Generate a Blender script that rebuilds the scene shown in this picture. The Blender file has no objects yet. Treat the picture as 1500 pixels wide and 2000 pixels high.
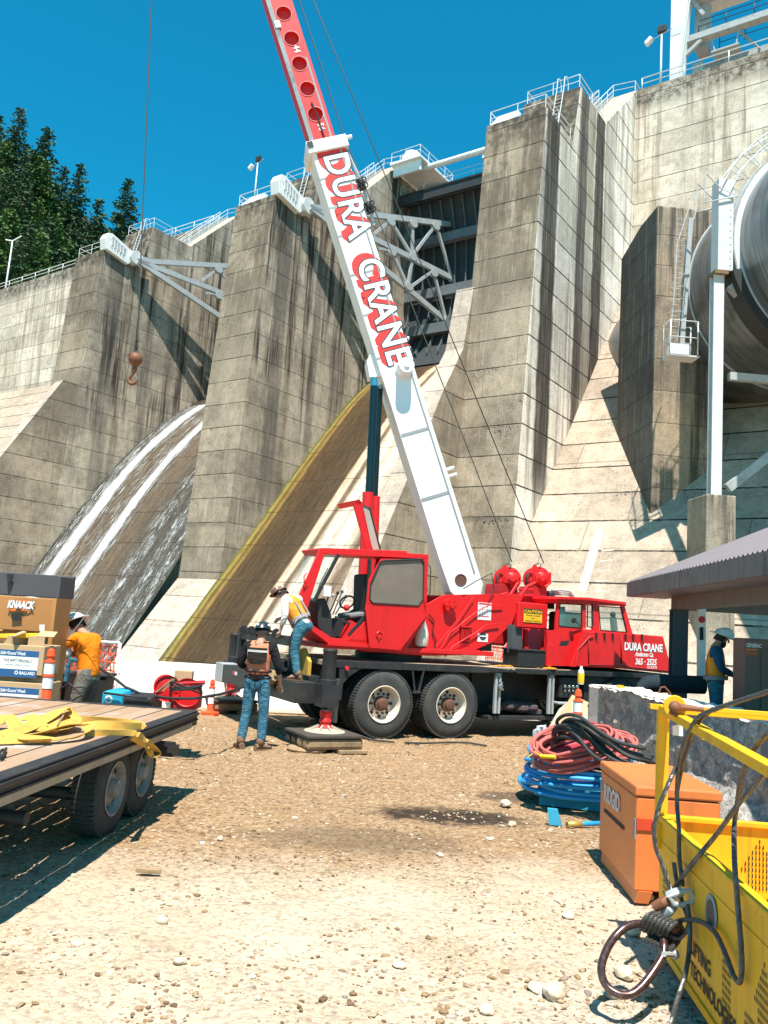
import bpy, bmesh, math, random
from mathutils import Vector, Matrix, noise, geometry
from mathutils import Quaternion
sc = bpy.context.scene
R_ = math.radians
random.seed(7)
# ------------------------------------------------------------ camera
CAM_H = 1.9
FPX = 1625.0                       # focal length in pixels of the 1500x2000 photograph
def _n(v): return v.normalized()
_v1 = _n(Vector((1140, -292, -FPX))); _v2 = _n(Vector((-2350, -60, -FPX)))
_up = _n(_v1.cross(_v2))
if _up.y < 0: _up = -_up
_fw = Vector((0, 0, -1)); _fy = _n(_fw - _up*_fw.dot(_up)); _rx = _n(_fy.cross(_up))
ROT = Matrix((_rx, _fy, _up))      # camera axes -> world
cd = bpy.data.cameras.new('camera'); cam = bpy.data.objects.new('camera', cd); sc.collection.objects.link(cam)
cam.matrix_world = Matrix.Translation((0, 0, CAM_H)) @ ROT.to_4x4()
cd.sensor_fit = 'VERTICAL'; cd.sensor_height = 24; cd.sensor_width = 18; cd.lens = FPX/2000*24
cd.clip_start = 0.1; cd.clip_end = 3000
sc.camera = cam
sc.render.resolution_x = 768; sc.render.resolution_y = 1024
# ------------------------------------------------------------ light
SUN_AZ, SUN_EL = 177.0, 66.0       # clockwise from +Y
sd = Vector((math.sin(R_(SUN_AZ))*math.cos(R_(SUN_EL)), math.cos(R_(SUN_AZ))*math.cos(R_(SUN_EL)), math.sin(R_(SUN_EL))))
sl = bpy.data.lights.new('sun', 'SUN'); sl.energy = 5.0; sl.angle = R_(0.5); sl.color = (1.0, .945, .86)
so = bpy.data.objects.new('sun', sl); sc.collection.objects.link(so)
so.rotation_euler = sd.to_track_quat('Z', 'Y').to_euler(); so.location = (0, -20, 60)
wd = bpy.data.worlds.new('World'); sc.world = wd; wd.use_nodes = True
nt = wd.node_tree; nt.nodes.clear()
sky = nt.nodes.new('ShaderNodeTexSky'); sky.sky_type = 'NISHITA'; sky.sun_disc = False
sky.sun_elevation = R_(SUN_EL); sky.sun_rotation = R_(SUN_AZ); sky.air_density = 1.0; sky.dust_density = .3; sky.ozone_density = 3
mul = nt.nodes.new('ShaderNodeMix'); mul.data_type = 'RGBA'; mul.blend_type = 'MULTIPLY'; mul.inputs[0].default_value = 1
mul.inputs[7].default_value = (.06, 1.14, 1.22, 1)
bg = nt.nodes.new('ShaderNodeBackground'); bg.inputs[1].default_value = .082
out = nt.nodes.new('ShaderNodeOutputWorld')
nt.links.new(sky.outputs[0], mul.inputs[6]); nt.links.new(mul.outputs[2], bg.inputs[0]); nt.links.new(bg.outputs[0], out.inputs[0])
sc.view_settings.view_transform = 'Standard'; sc.view_settings.look = 'None'; sc.view_settings.gamma = 1
sc.view_settings.exposure = 0.92
sc.render.engine = 'CYCLES'
sc.cycles.max_bounces = 6; sc.cycles.transparent_max_bounces = 12
# ------------------------------------------------------------ pixel helpers (photo pixels -> world)
CPOS = Vector((0, 0, CAM_H))
def ray(x, y): return ROT @ Vector((x-750, 1000-y, -FPX))
def G(x, y, z=0.0):
    r = ray(x, y); return CPOS + r*((z-CAM_H)/r.z)
def Y(x, y, d):
    r = ray(x, y); return CPOS + r*(d/r.y)
def ONP(x, y, p, n):
    r = ray(x, y); return CPOS + r*((p-CPOS).dot(n)/r.dot(n))
# dam frame: a = along the dam (to the left), u = upstream
_w = ROT @ _v1; U = Vector((_w.x, _w.y, 0)).normalized(); A = Vector((-U.y, U.x, 0))
P0 = Y(1020, 825, 50.0); P0.z = 0
def DP(s, t, z): return Vector((P0.x + A.x*s + U.x*t, P0.y + A.y*s + U.y*t, z))
def DS(x, y, s):                   # pixel on the plane s=const -> (t, z)
    p = ONP(x, y, P0 + A*s, A); return ((p-P0).dot(U), p.z)
def DT(x, y, t):                   # pixel on the plane t=const -> (s, z)
    p = ONP(x, y, P0 + U*t, U); return ((p-P0).dot(A), p.z)
# truck frame: s = along (to the front), w = across (away from camera)
TO = G(742, 1443); TO.z = 0
TT = Vector((math.sin(R_(62)), math.cos(R_(62)), 0)); TN = Vector((-TT.y, TT.x, 0)); ZZ = Vector((0, 0, 1))
def TW(s, w, z): return TO + TT*s + TN*w + ZZ*z
def TP(x, y, w=0.0): return ONP(x, y, TO + TN*w, TN)      # world point on truck side plane
def TL(x, y, w=0.0):
    p = TP(x, y, w); d = p-TO; return d.dot(TT), p.z
# ------------------------------------------------------------ mesh helper
WM = {}
def frame(o, x=(1, 0, 0), y=None, z=(0, 0, 1)):
    x = Vector(x).normalized(); z = Vector(z).normalized(); y = Vector(y).normalized() if y is not None else z.cross(x).normalized()
    o = Vector(o)
    def f(a, b, c): return o + x*a + y*b + z*c
    f.o, f.x, f.y, f.z = o, x, y, z
    return f
WF = frame((0, 0, 0))
class MB:
    def __init__(s): s.v = []; s.f = []; s.m = []; s.sm = []
    def add(s, vs, fs, mi=0, smooth=False):
        k = len(s.v); s.v += [Vector(v) for v in vs]
        for f in fs: s.f.append([i+k for i in f]); s.m.append(mi); s.sm.append(smooth)
        return s
    def box(s, F, x0, x1, y0, y1, z0, z1, mi=0):
        vs = [F(x, y, z) for z in (z0, z1) for y in (y0, y1) for x in (x0, x1)]
        return s.add(vs, [(0, 2, 3, 1), (4, 5, 7, 6), (0, 1, 5, 4), (2, 6, 7, 3), (0, 4, 6, 2), (1, 3, 7, 5)], mi)
    def hexa(s, b, t, mi=0):          # four base points, four top points
        return s.add(list(b)+list(t), [(3, 2, 1, 0), (4, 5, 6, 7), (0, 1, 5, 4), (1, 2, 6, 5), (2, 3, 7, 6), (3, 0, 4, 7)], mi)
    def poly(s, pts, mi=0): return s.add(pts, [tuple(range(len(pts)))], mi)
    def prism(s, pts, vec, mi=0, mside=None):
        n = len(pts); vec = Vector(vec); pts = [Vector(p) for p in pts]
        s.add(pts+[p+vec for p in pts], [], mi); k = len(s.v)-2*n
        s.f.append([k+i for i in range(n)]); s.m.append(mi); s.sm.append(False)
        s.f.append([k+n+i for i in range(n)][::-1]); s.m.append(mi); s.sm.append(False)
        for i in range(n):
            j = (i+1) % n; s.f.append([k+i, k+j, k+n+j, k+n+i]); s.m.append(mi if mside is None else mside); s.sm.append(False)
        return s
    def tube(s, path, r, n=8, closed=False, mi=0, smooth=True, caps=True):
        P = [Vector(p) for p in path]; m = len(P)
        rs = r if isinstance(r, (list, tuple)) else [r]*m
        T = []
        for i in range(m):
            a = P[i-1] if (i > 0 or closed) else P[i]; b = P[(i+1) % m] if (i < m-1 or closed) else P[i]
            d = b-a; T.append(d.normalized() if d.length > 1e-9 else Vector((0, 0, 1)))
        nrm = T[0].orthogonal().normalized(); k = len(s.v)
        for i in range(m):
            if i: nrm = (nrm - T[i]*nrm.dot(T[i])); nrm = nrm.normalized() if nrm.length > 1e-6 else T[i].orthogonal().normalized()
            bi = T[i].cross(nrm)
            for j in range(n):
                an = 2*math.pi*j/n; s.v.append(P[i] + (nrm*math.cos(an)+bi*math.sin(an))*rs[i])
        for i in range(m if closed else m-1):
            i2 = (i+1) % m
            for j in range(n):
                j2 = (j+1) % n; s.f.append([k+i*n+j, k+i*n+j2, k+i2*n+j2, k+i2*n+j]); s.m.append(mi); s.sm.append(smooth)
        if caps and not closed:
            s.f.append([k+j for j in range(n)][::-1]); s.m.append(mi); s.sm.append(False)
            s.f.append([k+(m-1)*n+j for j in range(n)]); s.m.append(mi); s.sm.append(False)
        return s
    def cyl(s, p0, p1, r0, r1=None, n=16, mi=0): return s.tube([p0, p1], [r0, r0 if r1 is None else r1], n, mi=mi)
    def bar(s, p0, p1, w, h, up=(0, 0, 1), mi=0):
        p0 = Vector(p0); p1 = Vector(p1); d = (p1-p0); L = d.length; d.normalize(); up = Vector(up)
        sd_ = d.cross(up); sd_ = sd_.normalized() if sd_.length > 1e-6 else d.orthogonal().normalized(); up = sd_.cross(d).normalized()
        F = lambda a, b, c: p0 + d*a + sd_*b + up*c
        return s.box(F, 0, L, -w/2, w/2, -h/2, h/2, mi)
    def lathe(s, F, prof, n=24, mi=0, smooth=True, a0=0, a1=2*math.pi):
        k = len(s.v); full = abs(a1-a0-2*math.pi) < 1e-6; m = n if full else n+1
        for (r, z) in prof:
            for j in range(m):
                an = a0+(a1-a0)*j/n; s.v.append(F(r*math.cos(an), r*math.sin(an), z))
        for i in range(len(prof)-1):
            for j in range(n):
                j2 = (j+1) % m; s.f.append([k+i*m+j, k+i*m+j2, k+(i+1)*m+j2, k+(i+1)*m+j]); s.m.append(mi); s.sm.append(smooth)
        return s
    def ball(s, c, r, n=12, mi=0, F=None, sq=(1, 1, 1)):
        F = F or frame(c); 
        prof = [(r*math.sin(math.pi*i/n), -r*math.cos(math.pi*i/n)) for i in range(n+1)]
        F2 = lambda a, b, c_: F(a*sq[0], b*sq[1], c_*sq[2])
        return s.lathe(F2, prof, n*2, mi)
    def strip(s, rows, mi=0, smooth=False):    # rows of points -> quad sheet
        k = len(s.v); w = len(rows[0])
        for r in rows: s.v += [Vector(p) for p in r]
        for i in range(len(rows)-1):
            for j in range(w-1):
                s.f.append([k+i*w+j, k+i*w+j+1, k+(i+1)*w+j+1, k+(i+1)*w+j]); s.m.append(mi); s.sm.append(smooth)
        return s
    def build(s, name, mats, parent=None, label=None, bev=0, recalc=True, merge=0):
        M = WM.get(parent.as_pointer(), Matrix.Identity(4)) if parent else Matrix.Identity(4)
        if not parent and s.v:       # top-level single mesh: origin at its base
            lo = Vector((min(v.x for v in s.v), min(v.y for v in s.v), min(v.z for v in s.v))); hi = Vector((max(v.x for v in s.v), max(v.y for v in s.v), lo.z))
            M = Matrix.Translation((lo+hi)/2)
        Mi = M.inverted()
        me = bpy.data.meshes.new(name); me.from_pydata([Mi @ v for v in s.v], [], s.f)
        if not isinstance(mats, (list, tuple)): mats = [mats]
        for m in mats: me.materials.append(m)
        me.polygons.foreach_set('material_index', s.m); me.polygons.foreach_set('use_smooth', s.sm)
        if recalc or merge:
            bm = bmesh.new(); bm.from_mesh(me)
            if merge: bmesh.ops.remove_doubles(bm, verts=bm.verts, dist=merge)
            bmesh.ops.recalc_face_normals(bm, faces=bm.faces)
            for e in bm.edges:
                if len(e.link_faces) == 2 and e.link_faces[0].normal.angle(e.link_faces[1].normal, 0) > .62: e.smooth = False
            bm.to_mesh(me); bm.free()
        me.update()
        o = bpy.data.objects.new(name, me); sc.collection.objects.link(o)
        if parent: o.parent = parent
        else: o.matrix_world = M
        WM[o.as_pointer()] = M
        if label: o['label'] = label
        if bev:
            b = o.modifiers.new('bevel', 'BEVEL'); b.width = bev; b.segments = 2; b.limit_method = 'ANGLE'; b.harden_normals = False
        return o
def thing(name, label, cat, loc, group=None, kind=None):
    o = bpy.data.objects.new(name, None); sc.collection.objects.link(o); o.empty_display_size = .3
    o.location = Vector(loc); WM[o.as_pointer()] = Matrix.Translation(Vector(loc))
    return tag(o, label, cat, group, kind)
def tag(o, label=None, cat=None, group=None, kind=None):
    if label: o['label'] = label
    if cat: o['category'] = cat
    if group: o['group'] = group
    if kind: o['kind'] = kind
    return o
def copy_thing(root, loc, rotz=None, label=None):
    r = root.copy(); sc.collection.objects.link(r); r.location = Vector(loc)
    if rotz is not None: r.rotation_euler.z = rotz
    if label: r['label'] = label
    for ch in list(root.children):
        c = ch.copy(); sc.collection.objects.link(c); c.parent = r
        for g in list(ch.children):
            d = g.copy(); sc.collection.objects.link(d); d.parent = c
    return r
def railing(mb, path, h=1.07, sp=2.0, r=.032, mid=True, n=6, endposts=True):
    P = [Vector(p) for p in path]; up = Vector((0, 0, h))
    mb.tube([p+up for p in P], r, n)
    if mid: mb.tube([p+up*.52 for p in P], r*.85, n)
    for i in range(len(P)-1):
        L = (P[i+1]-P[i]).length; k = max(1, round(L/sp))
        for j in range(k+1):
            if j == k and i < len(P)-2: continue
            q = P[i].lerp(P[i+1], j/k); mb.tube([q, q+up], r, n)
    return mb
def text_mb(mb, txt, F, size, mi=0, bold=0.0, depth=0.0, xs=1.0, align='LEFT', spacing=1.0, shear=0.0):
    cu = bpy.data.curves.new('tmp', 'FONT'); cu.body = txt; cu.size = size; cu.offset = bold*size; cu.align_x = align
    cu.space_character = spacing; cu.resolution_u = 4; cu.shear = shear; cu.extrude = depth
    ob = bpy.data.objects.new('tmp', cu); sc.collection.objects.link(ob)
    dg = bpy.context.evaluated_depsgraph_get(); me = bpy.data.meshes.new_from_object(ob.evaluated_get(dg))
    vs = [F(v.co.x*xs, v.co.y, v.co.z) for v in me.vertices]; fs = [tuple(p.vertices) for p in me.polygons]
    mb.add(vs, fs, mi)
    bpy.data.objects.remove(ob); bpy.data.curves.remove(cu); bpy.data.meshes.remove(me)
    return mb
# ------------------------------------------------------------ materials
class N:
    """tiny node-graph helper"""
    def __init__(s, name, rough=.8, metal=0.0, spec=.3):
        s.mat = bpy.data.materials.new(name); s.mat.use_nodes = True; s.t = s.mat.node_tree; s.b = s.t.nodes['Principled BSDF']
        s.b.inputs['Roughness'].default_value = rough; s.b.inputs['Metallic'].default_value = metal; s.b.inputs['Specular IOR Level'].default_value = spec
        g = s.t.nodes.new('ShaderNodeNewGeometry'); s.pos = g.outputs['Position']; s.nor = g.outputs['Normal']
        s._obj = None
    @property
    def obj(s):
        if s._obj is None: s._obj = s.t.nodes.new('ShaderNodeTexCoord').outputs['Object']
        return s._obj
    def set(s, sock, v):
        if isinstance(v, bpy.types.NodeSocket): s.t.links.new(v, sock)
        elif v is not None:
            if hasattr(sock.default_value, '__len__') and not hasattr(v, '__len__'): v = (v,)*len(sock.default_value)
            if hasattr(sock.default_value, '__len__') and len(sock.default_value) == 4 and len(v) == 3: v = (*v, 1)
            sock.default_value = v
    def math(s, op, a, b=None, c=None, clamp=False):
        n = s.t.nodes.new('ShaderNodeMath'); n.operation = op; n.use_clamp = clamp; s.set(n.inputs[0], a)
        if b is not None: s.set(n.inputs[1], b)
        if c is not None: s.set(n.inputs[2], c)
        return n.outputs[0]
    def vec(s, v, scale=(1, 1, 1), loc=(0, 0, 0)):
        n = s.t.nodes.new('ShaderNodeMapping'); s.set(n.inputs[0], v); n.inputs['Scale'].default_value = scale; n.inputs['Location'].default_value = loc; return n.outputs[0]
    def dot(s, v, w):
        n = s.t.nodes.new('ShaderNodeVectorMath'); n.operation = 'DOT_PRODUCT'; s.set(n.inputs[0], v); n.inputs[1].default_value = tuple(w); return n.outputs['Value']
    def comb(s, x, y, z):
        n = s.t.nodes.new('ShaderNodeCombineXYZ'); s.set(n.inputs[0], x); s.set(n.inputs[1], y); s.set(n.inputs[2], z); return n.outputs[0]
    def noise(s, v, scale=1, detail=4, rough=.55, dist=0, color=False):
        n = s.t.nodes.new('ShaderNodeTexNoise'); s.set(n.inputs['Vector'], v); n.inputs['Scale'].default_value = scale; n.inputs['Detail'].default_value = detail
        n.inputs['Roughness'].default_value = rough; n.inputs['Distortion'].default_value = dist; return n.outputs[1 if color else 0]
    def voro(s, v, scale=1, feat='F1', out='Distance', rand=1):
        n = s.t.nodes.new('ShaderNodeTexVoronoi'); s.set(n.inputs['Vector'], v); n.inputs['Scale'].default_value = scale; n.feature = feat; n.inputs['Randomness'].default_value = rand; return n.outputs[out]
    def white(s, v):
        n = s.t.nodes.new('ShaderNodeTexWhiteNoise'); n.noise_dimensions = '3D'; s.set(n.inputs['Vector'], v); return n.outputs[0]
    def ramp(s, v, stops, interp='LINEAR'):
        n = s.t.nodes.new('ShaderNodeValToRGB'); s.set(n.inputs[0], v); cr = n.color_ramp; cr.interpolation = interp
        while len(cr.elements) < len(stops): cr.elements.new(1)
        for e, (p, c) in zip(cr.elements, stops):
            e.position = p; e.color = (c, c, c, 1) if not hasattr(c, '__len__') else (*c, 1)[:4]
        return n.outputs[0]
    def step(s, v, a, b): 
        n = s.t.nodes.new('ShaderNodeMapRange'); n.interpolation_type = 'SMOOTHSTEP'; s.set(n.inputs[0], v); n.inputs[1].default_value = a; n.inputs[2].default_value = b; return n.outputs[0]
    def mix(s, f, a, b, mode='MIX'):
        n = s.t.nodes.new('ShaderNodeMix'); n.data_type = 'RGBA'; n.blend_type = mode; s.set(n.inputs[0], f); s.set(n.inputs[6], a); s.set(n.inputs[7], b); return n.outputs[2]
    def bump(s, h, strength=.3, dist=.02, nrm=None):
        n = s.t.nodes.new('ShaderNodeBump'); s.set(n.inputs['Height'], h); n.inputs['Strength'].default_value = strength; n.inputs['Distance'].default_value = dist
        if nrm is not None: s.set(n.inputs['Normal'], nrm)
        s.set(s.b.inputs['Normal'], n.outputs[0]); return n.outputs[0]
    def done(s, col=None, rough=None, alpha=None):
        if col is not None: s.set(s.b.inputs['Base Color'], col)
        if rough is not None: s.set(s.b.inputs['Roughness'], rough)
        if alpha is not None: s.set(s.b.inputs['Alpha'], alpha)
        return s.mat
def sepz(n, v):
    x = n.t.nodes.new('ShaderNodeSeparateXYZ'); n.set(x.inputs[0], v); return x.outputs
LIFT, LZ = 1.947, 26.27
def concrete(name, base, tone2, streak=0.5, lichen=0.4, joint=1.0, topdark=0.0, bands=None, streakcol=(.07, .055, .045), lift=True, tdir=None, blot=.5, up=0.0, upcol=(.16, .13, .10), szone=None, cap=None):
    """board-marked mass concrete laid in lifts, with run-off streaks, lichen specks and tonal patches"""
    n = N(name, .9, spec=.2); z = sepz(n, n.pos)[2]
    big = n.noise(n.pos, .22, 4, .6); med = n.noise(n.pos, 1.6, 5, .6); fine = n.noise(n.pos, 11, 6, .75)
    col = n.mix(n.step(big, .35, .65), base, tone2)
    k = n.math('DIVIDE', n.math('SUBTRACT', z, LZ), LIFT)
    fl = n.math('FLOOR', k); a_ = n.dot(n.pos, A); u_ = n.dot(n.pos, U)
    pan = n.white(n.comb(n.math('FLOOR', n.math('DIVIDE', n.math('ADD', a_, n.math('MULTIPLY', fl, 1.7)), 4.2)), n.math('FLOOR', n.math('DIVIDE', u_, 4.2)), fl))
    if lift: col = n.mix(1, col, n.ramp(pan, [(0, .84), (1, 1.12)]), 'MULTIPLY')
    col = n.mix(blot, col, n.ramp(med, [(.32, .5), (.5, .95), (.66, 1.2)]), 'MULTIPLY')
    col = n.mix(.75, col, n.ramp(fine, [(.34, .5), (.5, .95), (.62, 1.18)]), 'MULTIPLY')
    if up: col = n.mix(n.math('MULTIPLY', n.math('MULTIPLY', n.step(z, 14, 33), n.step(n.math('ADD', med, n.math('MULTIPLY', big, .6)), .62, .95)), up), col, upcol)
    # run-off streaks: stretched noise
    sv = n.comb(n.math('MULTIPLY', a_, 1.3), n.math('MULTIPLY', u_, 1.3), n.math('MULTIPLY', z, .05))
    st = n.noise(sv, 1, 6, .7); st2 = n.noise(n.comb(n.math('MULTIPLY', a_, 5), n.math('MULTIPLY', u_, 5), n.math('MULTIPLY', z, .22)), 1, 3, .6)
    reach = n.noise(n.comb(n.math('MULTIPLY', a_, .35), n.math('MULTIPLY', u_, .35), n.math('MULTIPLY', z, .1)), 1, 2)
    sm = n.math('MULTIPLY', n.step(st, .47, .58), n.step(reach, .34, .56))
    if szone: sm = n.math('MULTIPLY', sm, n.step(n.math('ADD', z, n.math('MULTIPLY', reach, 12)), szone[0]+6, szone[1]+6))
    col = n.mix(n.math('MULTIPLY', sm, streak), col, n.mix(st2, streakcol, tuple(q*2.2 for q in streakcol)))
    col = n.mix(n.math('MULTIPLY', n.step(st2, .55, .7), streak*.35), col, n.mix(.35, base, (1, .95, .86)))
    if bands:       # dark run-off bands at known places along the face (t0, t1, strength, ztop, zfade)
        tt = n.math('SUBTRACT', u_, P0.dot(U)); wob = n.math('MULTIPLY', n.math('SUBTRACT', n.noise(n.comb(u_, 0, n.math('MULTIPLY', z, .35)), 1.5, 3), .5), .6)
        tt = n.math('ADD', tt, wob)
        for (t0, t1, stg, zb, c) in bands:
            m = n.math('MULTIPLY', n.step(tt, t0-.15, t0+.2), n.math('SUBTRACT', 1, n.step(tt, t1-.2, t1+.15)))
            m = n.math('MULTIPLY', m, n.step(z, zb-5, zb+1)); m = n.math('MULTIPLY', m, n.ramp(st2, [(.40, 1), (.75, .8)]))
            col = n.mix(n.math('MULTIPLY', m, stg), col, c)
    # lichen specks gathered under the lift joints
    fr = n.math('FRACT', k)
    sp = n.step(n.noise(n.pos, 9, 3, .75), .54, .58); pt = n.step(n.noise(n.pos, .45, 4, .7), .5, .66)
    under = n.math('ADD', .45, n.math('MULTIPLY', n.step(fr, .45, .98), .8))
    col = n.mix(n.math('MULTIPLY', n.math('MULTIPLY', n.math('MULTIPLY', sp, pt), under), lichen, clamp=True), col, (.028, .027, .025))
    if topdark: col = n.mix(n.math('MULTIPLY', n.math('MULTIPLY', n.step(z, 34.2, 36.6), n.step(med, .35, .6)), topdark), col, (.05, .045, .04))
    if cap: col = n.mix(n.math('MULTIPLY', n.math('MULTIPLY', n.step(z, cap[0], cap[1]), n.step(n.math('ADD', fine, n.math('MULTIPLY', med, .8)), .7, 1.05)), cap[2]), col, (.06, .05, .04))
    h = fine
    if lift and joint:
        jz = n.math('ADD', fr, n.math('MULTIPLY', n.math('SUBTRACT', n.noise(n.pos, 2.5, 3), .5), .022))
        jd = n.math('ABSOLUTE', n.math('SUBTRACT', n.math('FRACT', n.math('ADD', jz, .5)), .5))
        jm = n.math('MULTIPLY', n.math('SUBTRACT', 1, n.step(jd, .009 if joint < 1.25 else .013, .027 if joint < 1.25 else .034)), n.ramp(n.noise(n.pos, .9, 4, .7), [(.32, .35), (.55, 1)]))
        col = n.mix(n.math('MULTIPLY', jm, joint*.85), col, (.03, .026, .022))
        h = n.math('SUBTRACT', fine, n.math('MULTIPLY', jm, 2.5))
        fa = n.math('ABSOLUTE', n.math('SUBTRACT', n.math('FRACT', n.math('DIVIDE', n.math('ADD', a_, n.math('MULTIPLY', fl, 2.3)), 9.1)), .5))
        fu = n.math('ABSOLUTE', n.math('SUBTRACT', n.math('FRACT', n.math('DIVIDE', n.math('ADD', u_, n.math('MULTIPLY', fl, 2.3)), 6.3)), .5))
        vm = n.math('MAXIMUM', n.math('SUBTRACT', 1, n.step(fa, .002, .006)), n.math('SUBTRACT', 1, n.step(fu, .003, .008)))
        col = n.mix(n.math('MULTIPLY', vm, .35*joint), col, (.06, .05, .045))
    n.bump(h, .35, .03)
    return n.done(col)
def paint(name, col, rough=.4, dirt=.25, dirtcol=(.06, .045, .035), chip=0.0, chipcol=(.09, .05, .035), metal=0.0, bumps=.0, spec=.4, scale=1.0, streak=0.0):
    n = N(name, rough, metal, spec); v = n.obj
    a = n.noise(v, 2.3*scale, 5, .65); b = n.noise(v, 17*scale, 4, .7)
    c = n.mix(n.math('MULTIPLY', n.step(a, .45, .75), dirt), col, dirtcol)
    c = n.mix(n.math('MULTIPLY', n.step(b, .55, .75), dirt*.7), c, dirtcol)
    c = n.mix(.5, c, n.ramp(n.noise(v, 1.1*scale, 3), [(.3, .86), (.7, 1.08)]), 'MULTIPLY')
    if chip: c = n.mix(n.math('MULTIPLY', n.step(n.noise(v, 8*scale, 6, .75), .62, .66), chip), c, chipcol)
    if streak: c = n.mix(n.math('MULTIPLY', n.step(n.noise(n.vec(v, (12*scale, 12*scale, .8*scale)), 1, 4, .6), .52, .7), streak), c, dirtcol)
    if bumps: n.bump(b, bumps, .01)
    return n.done(c, n.math('ADD', rough, n.math('MULTIPLY', a, .2)))
M = {}
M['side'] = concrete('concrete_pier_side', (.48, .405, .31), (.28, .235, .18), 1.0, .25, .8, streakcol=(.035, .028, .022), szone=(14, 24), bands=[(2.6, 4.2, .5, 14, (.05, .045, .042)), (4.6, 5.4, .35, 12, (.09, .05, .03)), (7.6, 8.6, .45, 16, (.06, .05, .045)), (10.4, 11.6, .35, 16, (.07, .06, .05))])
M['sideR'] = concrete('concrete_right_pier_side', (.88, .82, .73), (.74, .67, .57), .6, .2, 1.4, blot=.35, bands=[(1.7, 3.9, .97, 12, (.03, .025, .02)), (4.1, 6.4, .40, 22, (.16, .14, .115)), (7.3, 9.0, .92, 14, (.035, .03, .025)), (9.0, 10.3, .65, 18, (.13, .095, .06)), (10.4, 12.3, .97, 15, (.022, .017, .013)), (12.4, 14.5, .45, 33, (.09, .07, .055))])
M['end'] = concrete('concrete_pier_end', (.43, .345, .25), (.28, .225, .165), .6, 1.0, 1.1, topdark=.9, up=.85, upcol=(.15, .12, .085), szone=(20, 30), streakcol=(.06, .045, .033))
M['top'] = concrete('concrete_sloped_cap', (.52, .42, .33), (.46, .38, .31), .1, .35, .7, lift=True)
M['wall'] = concrete('concrete_upper_wall', (.78, .67, .54), (.60, .50, .39), .6, .15, 1.0, cap=(45.6, 47.2, .95), streakcol=(.15, .105, .07))
M['slope'] = concrete('concrete_sloped_face', (.50, .39, .295), (.42, .335, .255), .12, .9, 1.4, blot=.45)
M['shade'] = concrete('concrete_buttress_side_shaded', (.15, .14, .125), (.10, .095, .085), .9, .4, .8)  # the side face's shade is darkened into the concrete colour
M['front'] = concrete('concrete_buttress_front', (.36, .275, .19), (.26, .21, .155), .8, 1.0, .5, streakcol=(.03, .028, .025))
M['galv'] = paint('galvanised_steel', (.42, .44, .44), .45, .35, (.16, .15, .13), metal=.2)
M['galvw'] = paint('pale_rail_paint', (.62, .64, .64), .5, .15, (.3, .28, .25))
M['gate'] = paint('gate_plate_paint', (.13, .15, .16), .55, .5, (.07, .05, .04))
M['whitem'] = paint('white_metal_paint', (.78, .78, .76), .45, .12, (.35, .28, .2))
M['greym'] = paint('grey_metal_paint', (.40, .42, .42), .5, .35, (.12, .1, .08))
M['dark'] = paint('dark_steel', (.03, .032, .034), .5, .3, (.06, .05, .04))
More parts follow.
